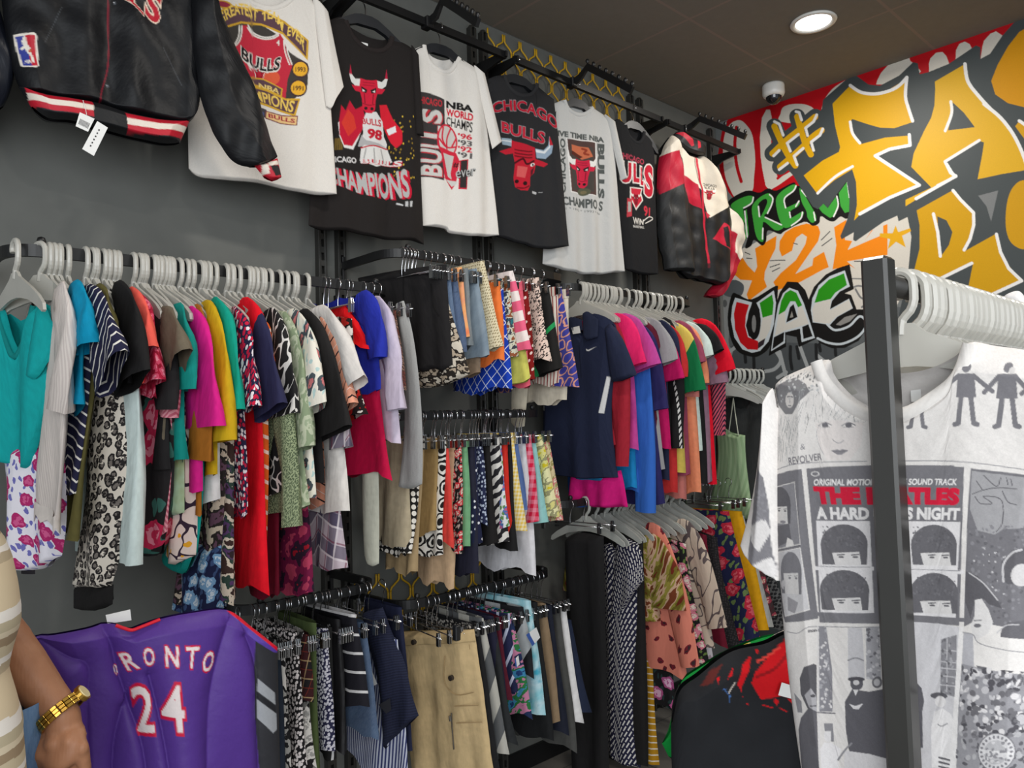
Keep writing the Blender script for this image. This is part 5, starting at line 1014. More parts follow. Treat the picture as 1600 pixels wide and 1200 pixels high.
# a few bare hangers
for px in (24, 84): X = atY(px, 400, 2.15)[0]; hanger('plastic', X, 2.15, RZ['A']+.014, RA.hl, RA.hg, .1)
for px in (150, 178, 208, 240, 262, 300, 318, 352, 372, 410, 446, 478): X = atY(px, 415, 2.15)[0]; hanger('plastic', X, 2.15, RZ['A']+.014, RA.hl, RA.hg, random.uniform(-.08, .08))

# short upper rail of shorts
ob, pl, o = facing(RB, 'tailored_shorts', 'black tailored shorts with scalloped hem turned to face the shop', 'shorts', (637, 392), 15, [(560, 436), (620, 424), (697, 414)], [(600, 584), (636, 580), (650, 576), (664, 582), (678, 576), (692, 580), (708, 570)], S(30, 28, 29), puff=.022, fold=.006, seed=71)
sheet('waistband', pl, [(559, 435), (620, 423), (698, 413)], [(562, 450), (620, 442), (698, 433)], S(26, 25, 26), cell=.01, puff=.026, fold=.003, o=o, parent=ob)
m = MB(); P = pl.uz([(638, 424), (638, 446), (640, 500)]); m.tube(pl.pt(P[:, 0], P[:, 1], .026), .0015, 5); P = pl.uz([(680, 445), (684, 480), (692, 495)]); m.tube(pl.pt(P[:, 0], P[:, 1], .025), .0015, 5); m.build('seam', S(16, 15, 16), o, ob)
facing(RB, 'print_shorts', 'snake print shorts with a fringed hem under the black tailored shorts', 'shorts', (643, 394), 16, [(600, 460), (690, 440)], [(638, 604), (670, 606), (700, 600), (736, 584)], P_('abstract', (60, 50, 42), (176, 160, 140), (40, 34, 30), (206, 196, 180), s=.03), puff=.02, fold=.008, seed=73)
B_ = [('shorts', 'denim_shorts', 'mid blue denim shorts right of the black tailored shorts', (703, 426), (718, 575), P_('denim', (58, 80, 112), (92, 116, 146))),
 ('shorts', 'denim_shorts', 'darker blue denim shorts left of the orange tie dye pair', (713, 440), (724, 545), P_('denim', (46, 66, 100), (70, 94, 130))),
 ('shorts', 'tie_dye_shorts', 'peach and orange tie dye shorts on the shorts rail', (721, 418), (733, 530), P_('tie', (236, 120, 80), (236, 170, 110), (228, 140, 120), s=.08)),
 ('shorts', 'grey_denim_shorts', 'grey denim shorts right of the tie dye pair', (734, 420), (744, 545), P_('denim', (96, 104, 108), (124, 132, 134))),
 ('shorts', 'frayed_shorts', 'washed blue denim shorts with frayed hem and white tag', (743, 420), (764, 552), P_('denim', (98, 116, 132), (140, 154, 164))),
 ('shorts', 'taupe_shorts', 'taupe shorts behind the frayed denim pair', (748, 445), (752, 582), S(136, 116, 96)),
 ('shorts', 'crochet_shorts', 'cream crochet lace shorts on the shorts rail', (757, 408), (788, 540), P_('dots', (216, 204, 172), (150, 136, 104), s=.011, w=.3, d=.3)),
 ('shorts', 'orange_shorts', 'plain orange shorts beside the cream crochet pair', (778, 440), (788, 566), S(238, 124, 58)),
 ('skirt', 'lattice_shorts', 'royal blue shorts with white diamond lattice', (789, 452), (803, 608), P_('lattice', (22, 62, 178), (214, 222, 240), s=.05, w=.09)),
 ('shorts', 'teal_print_shorts', 'teal and brown print shorts right of the blue lattice pair', (794, 434), (810, 560), P_('abstract', (40, 110, 120), (60, 60, 70), (200, 200, 180), (140, 80, 50), s=.02)),
 ('skirt', 'lime_skirt', 'pale lime skirt with a ruffled hem on the shorts rail', (803, 450), (829, 594), S(206, 202, 98)),
 ('shorts', 'striped_shorts', 'pink and white broad striped shorts', (804, 424), (838, 550), P_('stripe', (232, 100, 134), (238, 226, 222), s=.08, w=.5, d=1)),
 ('skirt', 'rose_skirt', 'rose pink crinkled skirt behind the polka dot shorts', (817, 440), (831, 600), S(226, 96, 116)),
 ('shorts', 'polka_shorts', 'dark red shorts with white polka dots', (826, 440), (840, 592), P_('dots', (126, 20, 18), (226, 214, 204), s=.03, w=.2, d=.2)),
 ('shorts', 'eyelet_shorts', 'blush shorts with black petal cut-outs', (842, 434), (862, 562), P_('floral', (230, 206, 192), (40, 34, 34), (230, 206, 192), (50, 40, 40), s=.03, w=.4)),
 ('shorts', 'sport_shorts', 'black sports shorts with a green diagonal stripe', (855, 440), (878, 580), P_('lattice', (30, 29, 28), (36, 150, 84), s=.55, w=.06)),
 ('skirt', 'pinstripe_skirt', 'cream skirt with thin red stripes under the black sports shorts', (872, 448), (872, 598), P_('stripe', (226, 214, 200), (150, 60, 56), s=.016, w=.3)),
 ('shorts', 'paisley_shorts', 'blue and coral paisley shorts at the right end of the shorts rail', (874, 448), (903, 600), P_('rings', (66, 66, 146), (214, 150, 130), (60, 60, 150), s=.05)),
 ('skirt', 'cream_skirt', 'cream skirt hanging low below the pinstripe skirt', (888, 452), (886, 628), S(222, 212, 192))]
for k, n, l, a, b, mt in B_: strip(RB, k, n, l, n.split('_')[-1], a, b, mt, th=.016)
facing(RB, 'cream_shirt', 'ivory top with a long tail hanging below the shorts rail', 'top', (840, 430), 14, [(800, 590), (826, 596)], [(797, 660), (806, 668), (820, 666)], S(220, 210, 188), puff=.012, fold=.005, seed=72, hang=False)
for px in (627, 632, 637, 642, 648, 690, 700): X = atY(px, 390, 2.2)[0]; hanger('wire', X, 2.2, RZ['B']+.014, RB.hl, RB.hg, .1)

# middle skirt rail
D_ = [('pants', 'linen_trousers', 'crinkled stone linen trousers left on the middle rail', (640, 690), (640, 852), S(176, 162, 136)),
 ('skirt', 'polka_skirt', 'black skirt with big white polka dots on the middle rail', (661, 686), (646, 868), P_('dots', (26, 24, 24), (226, 220, 210), s=.022, w=.38, d=.2)),
 ('pants', 'khaki_trousers', 'long khaki trousers right of the big polka dot skirt', (667, 682), (655, 898), S(166, 142, 106)),
 ('pants', 'tan_trousers', 'tan trousers left of the black and white tribal skirt', (683, 686), (682, 835), S(158, 130, 84)),
 ('skirt', 'tribal_skirt', 'black and white tribal print skirt on the middle rail', (694, 684), (694, 868), P_('rings', (226, 222, 214), (28, 25, 25), (28, 25, 25), s=.06, d=.15)),
 ('shorts', 'coral_shorts', 'coral red shorts with a pink hem patch on the middle rail', (703, 690), (716, 853), S(218, 68, 60)),
 ('pants', 'sand_trousers', 'sand beige trousers hanging lowest on the middle rail', (711, 688), (708, 916), S(200, 168, 134)),
 ('shorts', 'print_shorts', 'black shorts with small red and cream print beside the mint shorts', (722, 692), (727, 865), P_('floral', (26, 24, 24), (190, 50, 60), (214, 206, 190), (170, 160, 150), s=.03)),
 ('shorts', 'mint_shorts', 'mint green shorts on the middle rail', (731, 690), (738, 856), S(114, 166, 122)),
 ('skirt', 'navy_trousers', 'dark navy trousers below the navy polka dot skirt', (738, 690), (748, 900), S(36, 36, 52)),
 ('skirt', 'navy_polka_skirt', 'navy skirt with sparse white polka dots', (744, 684), (754, 846), P_('dots', (30, 34, 62), (222, 222, 226), s=.026, w=.18, d=.6)),
 ('skirt', 'navy_print_skirt', 'navy skirt with fine white sprig print', (753, 690), (762, 822), P_('dots', (34, 40, 70), (176, 186, 204), s=.014, w=.3, d=1)),
 ('skirt', 'black_skirt', 'plain black skirt left of the zebra skirt', (764, 688), (778, 852), S(28, 26, 26)),
 ('skirt', 'zebra_skirt', 'zebra striped skirt on the middle rail', (776, 680), (789, 850), P_('zebra', (222, 218, 212), (40, 38, 42), s=.035)),
 ('skirt', 'garden_skirt', 'white skirt with blue and green garden flowers', (786, 692), (800, 824), P_('floral', (222, 222, 224), (80, 110, 170), (190, 90, 130), (96, 140, 80), s=.04)),
 ('skirt', 'red_skirt', 'narrow vermilion skirt left of the yellow gingham', (790, 692), (797, 835), S(206, 46, 34)),
 ('skirt', 'gingham_skirt', 'yellow gingham skirt on the middle rail', (798, 677), (820, 826), P_('gingham', (232, 222, 186), (222, 186, 74), s=.014)),
 ('shorts', 'short_skirt', 'black shorts half hidden behind the yellow gingham skirt', (802, 690), (815, 855), S(28, 27, 28)),
 ('skirt', 'blue_skirt', 'slate blue skirt behind the yellow gingham', (808, 676), (826, 796), S(80, 104, 156)),
 ('pants', 'white_trousers', 'white trousers with a wide hem on the middle rail', (818, 684), (838, 896), S(222, 220, 224)),
 ('skirt', 'check_skirt', 'crimson and pink checked skirt right of the white trousers', (826, 680), (842, 812), P_('gingham', (206, 22, 62), (224, 130, 150), s=.03)),
 ('skirt', 'aqua_skirt', 'pale aqua skirt beside the yellow leaf skirt', (835, 680), (857, 822), S(140, 192, 190)),
 ('skirt', 'yellow_leaf_skirt', 'yellow and grey leaf print skirt at the right of the middle rail', (848, 680), (874, 804), P_('abstract', (206, 186, 40), (214, 206, 130), (150, 146, 110), (226, 220, 170), s=.035)),
 ('skirt', 'beige_flower_skirt', 'beige skirt with small flowers, rightmost on the middle rail', (858, 690), (880, 810), P_('floral', (204, 188, 150), (206, 120, 120), (222, 210, 190), (150, 140, 90), s=.035))]
for k, n, l, a, b, mt in D_: strip(RD, k, n, l, {'pants': 'trousers'}.get(k, k), a, b, mt, th=.015)
for k in range(9): X = 1.64+.06*k; hanger('wire', X, 2.2, RZ['D']+.014, RD.hl, RD.hg, random.uniform(-.1, .1))

# low left rail
E_ = [('pants', 'blue_trousers', 'dark petrol trousers beside the jersey side panel', (434, 1012), (446, 1215), S(30, 38, 50)),
 ('pants', 'leaf_trousers', 'black trousers with grey leaf print beside the jersey', (446, 1003), (458, 1215), P_('abstract', (28, 27, 28), (150, 148, 144), (28, 27, 28), (200, 196, 190), s=.04)),
 ('pants', 'dotty_trousers', 'black trousers with small white speckles on the low left rail', (462, 990), (480, 1215), P_('dots', (26, 24, 26), (214, 206, 204), s=.011, w=.4, d=1)),
 ('pants', 'bloom_trousers', 'black trousers with large white blooms on the low left rail', (477, 988), (496, 1215), P_('floral', (28, 26, 26), (206, 202, 196), (150, 148, 144), (120, 118, 114), s=.05)),
 ('skirt', 'plaid_skirt', 'dark plaid skirt left of the olive trousers', (486, 992), (496, 1100), P_('plaid', (26, 24, 26), (60, 20, 24), (120, 40, 30), (170, 150, 110), s=.05)),
 ('pants', 'olive_trousers', 'olive green trousers on the low left rail', (496, 974), (502, 1215), S(78, 92, 54)),
 ('pants', 'navy_tweed_trousers', 'navy and white flecked trousers on the low left rail', (509, 984), (520, 1180), P_('dots', (40, 40, 70), (206, 204, 214), s=.009, w=.42, d=1)),
 ('pants', 'piped_trousers', 'black trousers with a thin white side line', (522, 980), (530, 1180), P_('stripe', (26, 26, 26), (190, 190, 190), s=.3, w=.03)),
 ('pants', 'ruched_trousers', 'ruched glossy black trousers on the low left rail', (534, 968), (546, 1180), S(26, 25, 27, r=.45)),
 ('shorts', 'striped_shorts', 'black shorts with paired white stripes on the low left rail', (552, 962), (572, 1112), P_('stripe', (28, 27, 34), (206, 204, 204), s=.055, w=.14, d=1)),
 ('shorts', 'denim_shorts', 'steel blue denim shorts on the low left rail', (570, 974), (592, 1150), P_('denim', (44, 66, 98), (62, 88, 120)))]
for k, n, l, a, b, mt in E_: strip(RE_, k, n, l, {'pants': 'trousers'}.get(k, k), a, b, mt, th=.018)
ob, pl, o = facing(RE_, 'ribbed_shorts', 'navy ribbed shorts with a white size sticker on the low left rail', 'shorts', (568, 925), 10, [(568, 958), (580, 953), (598, 949)], [(604, 1170), (620, 1150), (654, 1118)], P_('stripe', (34, 38, 60), (26, 29, 48), s=.008, w=.5, d=1), puff=.03, fold=.01, seed=75, smid=[(590, 1060), (610, 1050), (632, 1040)])
P = pl.uz([(585, 1036), (594, 1032), (606, 1062), (599, 1066)]); mk('size_sticker', pl.pt(P[:, 0], P[:, 1], .046), [range(4)], M_CARD, o, ob, smooth=False); P = pl.uz([(608, 1094), (626, 1084), (628, 1102), (620, 1108)]); mk('woven_label', pl.pt(P[:, 0], P[:, 1], .046), [range(4)], P_('stripe', (190, 190, 190), (50, 50, 56), s=.006, w=.5), o, ob, smooth=False)
strip(RE_, 'pants', 'navy_trousers', 'dark navy trousers right of the ribbed shorts', 'trousers', (628, 950), (648, 1180), S(30, 34, 58), th=.014, at=.11)
strip(RE_, 'skirt', 'pinstripe_skirt', 'blue and white pinstripe skirt at the bottom left of the khaki skirt', 'skirt', (622, 1000), (640, 1230), P_('stripe', (200, 204, 220), (60, 66, 110), s=.014, w=.5), hang=False)
for k in range(12): X = .97+.04*k; hanger('wire', X, 2.2, RZ['E']+.014, RE_.hl, RE_.hg, random.uniform(-.15, .15))

# low middle rail
ob, pl, o = facing(RF, 'cargo_skirt', 'khaki cargo skirt with two buttons and a zip, facing the shop', 'skirt', (674, 938), 10, [(616, 988), (660, 986), (740, 984)], [(648, 1240), (700, 1240), (778, 1240)], S(200, 174, 130), puff=.03, fold=.01, wr=.003, seed=81, cell=.006, smid=[(632, 1100), (680, 1100), (758, 1096)])
sheet('waistband', pl, [(615, 987), (660, 985), (741, 983)], [(618, 1008), (660, 1007), (744, 1003)], S(194, 168, 124), cell=.01, puff=.034, fold=.004, o=o, parent=ob)
for bx, by in ((659, 999), (717, 1054)):
    P = pl.uz([(bx, by)]); c = pl.pt(P[:, 0], P[:, 1], .042)[0]; m = MB(); m.tube([c-pl.N*.012, c+pl.N*.004], .009, 14); m.tube([c+pl.N*.004, c+pl.N*.006], .006, 12); m.build('button', plain('dark_button', (50, 44, 40), .35), o, ob)
m = MB(); P = pl.uz([(718, 1108), (719, 1130), (722, 1164)]); m.tube(pl.pt(P[:, 0], P[:, 1], .042), .0022, 6); P = pl.uz([(716, 1112), (717, 1120)]); m.tube(pl.pt(P[:, 0], P[:, 1], .044), .004, 6); m.build('zip', plain('zip_metal', (110, 104, 96), .35, .8), o, ob)
m = MB()
for L in ([(707, 1020), (706, 1060), (724, 1080), (752, 1076)], [(745, 1002), (746, 1010)], [(722, 1098), (760, 1096)], [(725, 1124), (765, 1122)], [(700, 988), (701, 1006)]): P = pl.uz(L); P = smooth_path(P, 4); m.tube(pl.pt(P[:, 0], P[:, 1], .0395), .0016, 5)
m.build('pocket_seam', S(172, 146, 106), o, ob)
m = MB(); P = pl.uz([(724, 985)]); c = pl.pt(P[:, 0], P[:, 1], .035)[0]; m.box(c, (.022, .022, .05)); m.build('hanger_clip', M_HBLACK, o, ob)
F_ = [('skirt', 'print_shorts', 'black and grey fleck shorts just right of the khaki skirt', (742, 978), (752, 1090), P_('dots', (30, 30, 32), (170, 166, 160), s=.012, w=.35, d=1)),
 ('shorts', 'black_shorts', 'long black shorts right of the khaki skirt', (750, 974), (783, 1196), S(32, 32, 34)),
 ('shorts', 'grey_shorts', 'grey shorts with a white side panel on the low middle rail', (757, 966), (801, 1184), P_('stripe', (176, 174, 166), (90, 92, 94), s=.12, w=.5)),
 ('shorts', 'navy_shorts', 'dark navy shorts left of the maroon shorts', (768, 964), (792, 1110), S(30, 30, 50)),
 ('shorts', 'charcoal_shorts', 'charcoal shorts with a small white mark on the low middle rail', (774, 964), (812, 1162), S(38, 40, 42)),
 ('shorts', 'maroon_shorts', 'maroon shorts on the low middle rail', (783, 964), (802, 1100), S(84, 20, 38)),
 ('shorts', 'piped_shorts', 'navy shorts with white and blue piping', (793, 960), (806, 1090), P_('stripe', (32, 36, 70), (186, 192, 214), s=.05, w=.25)),
 ('shorts', 'tropical_shorts', 'blue and green tropical swim shorts with a paper tag', (800, 958), (836, 1126), P_('abstract', (30, 60, 110), (60, 130, 170), (40, 110, 60), (186, 120, 150), (30, 44, 80), s=.05)),
 ('shorts', 'pale_grey_shorts', 'pale grey shorts with black panel left of the turquoise swim shorts', (815, 950), (834, 1060), P_('stripe', (166, 170, 172), (30, 30, 34), s=.2, w=.6)),
 ('shorts', 'turquoise_shorts', 'turquoise and white swim shorts with a blue tag', (826, 940), (850, 1124), P_('tie', (70, 170, 196), (190, 220, 228), (40, 130, 170), (90, 190, 206), s=.06)),
 ('shorts', 'ink_shorts', 'black shorts between turquoise and tan pairs', (840, 942), (866, 1160), S(28, 29, 31)),
 ('shorts', 'tan_shorts', 'tan shorts with a looped edge on the low middle rail', (851, 944), (875, 1132), S(140, 118, 92)),
 ('shorts', 'midnight_shorts', 'midnight navy shorts right of the tan pair', (864, 946), (890, 1150), S(28, 32, 46)),
 ('shorts', 'ash_shorts', 'ash grey long shorts behind the white pair', (874, 954), (900, 1176), S(76, 76, 74)),
 ('shorts', 'white_shorts', 'white long shorts near the right end of the low middle rail', (883, 954), (908, 1126), S(226, 224, 224)),
 ('shorts', 'dark_shorts', 'dark navy shorts, rightmost on the low middle rail', (890, 970), (920, 1112), S(30, 38, 60))]
tagm = {}
for k, n, l, a, b, mt in F_:
    g = strip(RF, k, n, l, k, a, b, mt, th=.018)
    if n in ('tropical_shorts', 'turquoise_shorts'):
        q = [(804, 1030), (810, 1024), (812, 1038), (806, 1044)] if n[1] == 'r' else [(822, 992), (838, 980), (844, 996), (832, 1010)]
        X = g.location.x-.02; V = [atY(*k_, 2.0) for k_ in q]; mk('paper_tag', V, [range(4)], P_('stripe', (226, 226, 226), (60, 90, 160), s=.05, w=.25), np.array(g.location), g, uv=[(0, 0), (.04, 0), (.04, .05), (0, .05)], smooth=False)
for k in range(12): X = 1.6+.045*k; hanger('wire', X, 2.2, RZ['F']+.014, RF.hl, RF.hg, random.uniform(-.15, .15))

# polo rail
def p_polo(p):
    p.z = (840, 430, 3)
    p.poly([(248, 345), (258, 352), (300, 335), (262, 357), (250, 356)], (226, 226, 226)); p.poly([(340, 475), (352, 478), (328, 648), (308, 645)], (222, 222, 222)); p.poly([(42, 560), (50, 555), (55, 635), (46, 632)], (210, 212, 214))
    p.line([(215, 330), (225, 480)], 1, (22, 26, 42))
ob, pl, o = facing(RC, 'polo_shirt', 'navy polo shirt with white side piping facing the shop', 'polo shirt', (906, 452), 0, [(850, 530), (868, 512), (893, 500), (908, 515), (915, 525), (920, 505), (930, 490), (963, 508), (966, 560)], [(846, 738), (880, 744), (920, 748), (966, 746)], M_PRINT, base=(36, 42, 66), paint=p_polo, puff=.03, fold=.01, seed=91, cell=.002, smid=[(850, 640), (885, 640), (920, 640), (956, 640)])
sheet('sleeve', pl, [(952, 512), (960, 506), (966, 512)], [(962, 597), (980, 594), (1000, 586)], S(36, 42, 66), cell=.008, puff=.03, fold=.006, seed=92, o=o, parent=ob, dn=.02, smid=[(956, 560), (972, 552), (986, 546)])
sheet('collar', pl, [(921, 492), (930, 488), (946, 500)], [(922, 520), (928, 532), (945, 527)], S(34, 40, 62), cell=.006, puff=.012, fold=.002, o=o, parent=ob, dn=.045); sheet('collar', pl, [(893, 503), (900, 496), (916, 500)], [(895, 514), (905, 520), (918, 516)], S(34, 40, 62), cell=.006, puff=.012, fold=.002, o=o, parent=ob, dn=.03)
P = pl.uz([(903, 513), (915, 510), (917, 521), (905, 523)]); mk('neck_label', pl.pt(P[:, 0], P[:, 1], .0405), [range(4)], M_CARD, o, ob, smooth=False)
facing(RC, 'pink_skirt', 'hot pink pleated skirt hanging below the navy polo shirt', 'skirt', (910, 456), 0, [(894, 735), (930, 740), (970, 735)], [(893, 782), (925, 792), (982, 792)], S(204, 20, 118), puff=.03, fold=.02, seed=93, hang=False)
facing(RC, 'blue_shirt', 'blue top hem between the navy polo and the pink skirt', 'top', (909, 456), 0, [(896, 700), (960, 700)], [(900, 750), (958, 754)], S(28, 110, 160), puff=.028, fold=.01, seed=94, hang=False)
C_ = [('long', 'red_shirt', 'brick red long sleeved top right of the navy polo', (966, 512), (975, 690), S(164, 34, 50), ((972, 728), .035), None),
 ('tee', 'tshirt', 'hot pink tee right of the navy polo', (973, 506), (986, 700), S(236, 36, 106), ((992, 572), .055), None),
 ('tee', 'tshirt', 'orchid magenta tee with a wide sleeve on the polo rail', (986, 506), (1002, 700), S(190, 70, 150), ((1010, 578), .075), None),
 ('tank', 'sky_shirt', 'sky blue sleeveless top hanging low on the polo rail', (985, 560), (998, 766), S(24, 132, 196), None, None),
 ('long', 'track_shirt', 'cornflower blue track top with navy bands on its long sleeve', (999, 510), (1022, 770), S(52, 106, 196), ((1010, 800), .05), P_('bands', (52, 106, 196), (26, 44, 130), s=.026, w=.12, d=.2)),
 ('tee', 'tshirt', 'wine red tee behind the grey marl tee', (1014, 516), (1030, 690), S(96, 24, 44), ((1022, 590), .04), None),
 ('long', 'navy_shirt', 'indigo top with its hem low beside the blue track sleeve', (1010, 520), (1040, 786), S(44, 40, 92), ((1034, 640), .04), None),
 ('tee', 'tshirt', 'light grey marl tee on the polo rail', (1020, 512), (1044, 738), P_('marl', (166, 164, 166), (144, 142, 144)), ((1042, 570), .065), None),
 ('tee', 'tshirt', 'cerise sports tee showing a short sleeve under the grey tee', (1034, 530), (1046, 700), S(204, 22, 100), ((1050, 594), .05), None),
 ('tee', 'tshirt', 'navy tee with red edging on the polo rail', (1044, 516), (1050, 752), S(34, 40, 66), ((1052, 575), .045), None),
 ('tee', 'tshirt', 'tomato red tee left of the black lettered top', (1050, 520), (1058, 766), S(196, 48, 48), ((1062, 590), .04), None),
 ('long', 'tape_shirt', 'black top with a white lettered tape down its sleeve', (1052, 508), (1060, 700), S(28, 27, 28), ((1063, 700), .03), P_('tape', (28, 27, 28), (214, 212, 208), s=.03, w=.16)),
 ('tee', 'tshirt', 'yellow tee with green cuffs on the polo rail', (1062, 518), (1068, 735), S(222, 196, 92), ((1082, 612), .055), P_('stripe', (14, 116, 66), (222, 196, 92), s=.8, w=.22, d=1)),
 ('tee', 'tshirt', 'mauve and black tee behind the yellow and green tee', (1070, 516), (1080, 740), S(148, 66, 90), ((1092, 570), .04), None),
 ('long', 'peach_shirt', 'peach orange long top on the polo rail', (1080, 520), (1098, 772), S(232, 142, 104), ((1095, 600), .045), None),
 ('tee', 'tshirt', 'dusty rose tee hanging low under the yellow tee', (1073, 524), (1074, 776), S(196, 116, 108), ((1080, 620), .04), None),
 ('tee', 'tshirt', 'mint white tee on the polo rail', (1084, 518), (1100, 700), S(206, 222, 214), ((1102, 560), .045), None),
 ('tee', 'tshirt', 'black tee beside the scarlet tee at the end of the polo rail', (1094, 522), (1106, 752), S(30, 29, 30), ((1114, 556), .06), None),
 ('tee', 'tshirt', 'greyish lilac tee left of the scarlet tee', (1100, 530), (1112, 756), S(150, 116, 134), ((1116, 600), .055), None),
 ('tee', 'tshirt', 'scarlet tee at the right end of the polo rail', (1105, 512), (1124, 754), S(222, 10, 40), ((1132, 584), .06), None),
 ('long', 'striped_shirt', 'navy top with pink stripes behind the scarlet tee', (1116, 520), (1126, 680), P_('stripe', (48, 34, 54), (200, 90, 110), s=.024, w=.55, d=1), ((1126, 680), .03), None)]
for k, n, l, a, b, mt, sl_, sm in C_: strip(RC, k, n, l, 't-shirt' if k == 'tee' else 'top', a, b, mt, slv=sl_, smat=sm, th=.018)
for px in (912, 918, 924, 938, 944, 950, 956, 966): X = atY(px, 456, 2.2)[0]; hanger('plastic', X, 2.2, RZ['C']+.014, RC.hl, RC.hg, random.uniform(-.1, .1))

# low right rail
facing(RG, 'wide_trousers', 'long black wide trousers left on the low right rail', 'trousers', (890, 790), 2, [(884, 845), (905, 832), (944, 838)], [(898, 1240), (925, 1240), (958, 1240)], S(28, 27, 28), puff=.04, fold=.025, seed=101, hang=False)
for px in (890, 911): hanger('wire', atY(px, 790, 2.2)[0], 2.2, RZ['G']+.014, 'chrome clip hanger holding the black wide trousers', 'clip hangers of the wide trousers', .05)
ob, pl, o = facing(RG, 'dash_dress', 'navy dress covered in small white dashes on the low right rail', 'dress', (945, 786), 0, [(942, 852), (955, 848), (966, 858), (975, 840), (1000, 850)], [(948, 1170), (975, 1190), (1000, 1200)], P_('dash', (34, 34, 60), (214, 210, 206), s=.042, d=62), puff=.035, fold=.016, seed=102, smid=[(946, 1010), (966, 1010), (1000, 1000)])
sheet('sleeve', pl, [(970, 842), (1000, 850), (1008, 860)], [(962, 960), (985, 948), (1010, 905)], P_('dash', (34, 34, 60), (214, 210, 206), s=.042, d=-50), cell=.008, puff=.03, fold=.01, seed=103, o=o, parent=ob, dn=.025)
G_ = [('dress', 'black_dress', 'plain black dress right of the white dash dress', (1007, 846), (1014, 1200), S(30, 28, 28), None),
 ('tee', 'tie_dye_shirt', 'olive and rust tie dye top with a draped sleeve', (1026, 850), (1030, 975), P_('abstract', (112, 40, 24), (112, 100, 36), (150, 140, 60), (206, 170, 140), (120, 60, 34), s=.05), ((1040, 950), .085)),
 ('pants', 'mustard_trousers', 'mustard trousers with thin white stripes', (1016, 985), (1030, 1192), P_('stripe', (176, 128, 24), (222, 212, 196), s=.026, w=.2, d=1), None),
 ('dress', 'orchid_dress', 'black dress with pink orchid print on the low right rail', (1040, 880), (1058, 1110), P_('floral', (26, 25, 27), (170, 80, 130), (214, 170, 196), (40, 60, 60), s=.08, w=.42), None),
 ('long', 'salmon_blouse', 'salmon pink blouse with small dark flowers', (1034, 832), (1080, 1060), P_('floral', (222, 132, 112), (120, 30, 44), (60, 40, 44), (222, 132, 112), s=.07, w=.24), ((1082, 1040), .05)),
 ('dress', 'flower_dress', 'black dress with pink and cream flowers right of the salmon blouse', (1072, 850), (1110, 1036), P_('floral', (26, 25, 26), (206, 120, 140), (222, 210, 196), (96, 120, 60), s=.05), None),
 ('long', 'beige_blouse', 'beige blouse with grey leaf drawings', (1082, 826), (1120, 1010), P_('scribble', (200, 182, 164), (96, 84, 84), s=.06), ((1124, 980), .05)),
 ('dress', 'pale_dress', 'pale lilac dress hem below the beige blouse', (1098, 870), (1118, 1028), P_('abstract', (196, 186, 190), (170, 150, 160), (206, 200, 204), s=.05), None),
 ('dress', 'maroon_dress', 'maroon dress on the low right rail', (1106, 836), (1142, 1008), S(104, 16, 38), None),
 ('dress', 'lace_dress', 'black lace dress between the maroon and navy rose dresses', (1120, 840), (1156, 1012), P_('dots', (30, 28, 30), (52, 48, 50), s=.012, w=.3, d=.5), None)]
for k, n, l, a, b, mt, sl_ in G_: strip(RG, k, n, l, {'tee': 'top', 'long': 'blouse', 'pants': 'trousers'}.get(k, k), a, b, mt, slv=sl_, th=.022, at=.2 if k != 'pants' else .13, hang=k != 'pants')
G2 = [('skirt', 'rose_skirt', 'navy skirt with red rose clusters on clips', (1138, 800), (1188, 1005), P_('floral', (28, 32, 66), (176, 34, 56), (206, 90, 100), (100, 120, 70), s=.09, w=.46)),
 ('pants', 'mustard_pants', 'bright mustard trousers beside the navy rose skirt', (1158, 800), (1202, 982), S(206, 150, 10)),
 ('pants', 'grey_trousers', 'pale grey trousers right of the bright mustard pair', (1164, 806), (1212, 976), S(160, 160, 156)),
 ('skirt', 'maroon_bloom_skirt', 'dark skirt with maroon and beige blooms by the white album tee', (1176, 830), (1214, 962), P_('floral', (70, 40, 44), (150, 60, 74), (196, 170, 150), (60, 50, 50), s=.05)),
 ('skirt', 'lace_skirt', 'charcoal skirt with black oval lace pattern by the white album tee', (1194, 850), (1236, 990), P_('dots', (92, 92, 92), (34, 34, 36), s=.018, w=.42, d=.4))]
RG2 = Rail(2.2, RZ['G'], 'wire', 'chrome clip hanger at the right end of the low right rail', 'clip hangers on the low right rail', 'dresses on the low right rail')
for k, n, l, a, b, mt in G2: strip(RG2, k, n, l, {'pants': 'trousers'}.get(k, k), a, b, mt, th=.02, at=.19)
for k in range(11): X = 2.5+.062*k; hanger('plastic', X, 2.2, RZ['G']+.014, RG.hl, RG.hg, random.uniform(-.15, .15), M_PLAST2)

# corner rail
facing(RH, 'strappy_dress', 'sage green pleated dress with thin straps on the corner rail', 'dress', (1150, 580), -15, [(1120, 672), (1132, 668), (1146, 676), (1164, 680)], [(1106, 790), (1130, 806), (1160, 812), (1178, 806)], P_('stripe', (164, 190, 148), (146, 174, 132), s=.03, w=.5), puff=.03, fold=.012, seed=111, smid=[(1122, 730), (1140, 730), (1166, 735)])
A = atY(1150, 580, 2.2); pl = Plane((A[0], 2.2, RZ['H']), -15); m = MB()
for L in ([(1143, 676), (1148, 640), (1150, 622)], [(1158, 680), (1153, 645), (1150, 622)]): P = pl.uz(L); m.tube(pl.pt(P[:, 0], P[:, 1], .02), .003, 6)
m.build('strap', S(196, 200, 182), np.array([A[0], 2.2, RZ['H']]), [q for q in COL.objects if q.name.startswith('strappy_dress')][0])
facing(RH, 'banana_dress', 'black dress with tiny yellow curved marks on the corner rail', 'dress', (1166, 582), 0, [(1130, 626), (1150, 618), (1172, 624), (1190, 632), (1200, 650)], [(1128, 800), (1160, 800), (1206, 780)], P_('dots', (34, 32, 34), (186, 160, 64), s=.034, w=.2, d=1), puff=.03, fold=.014, seed=112)
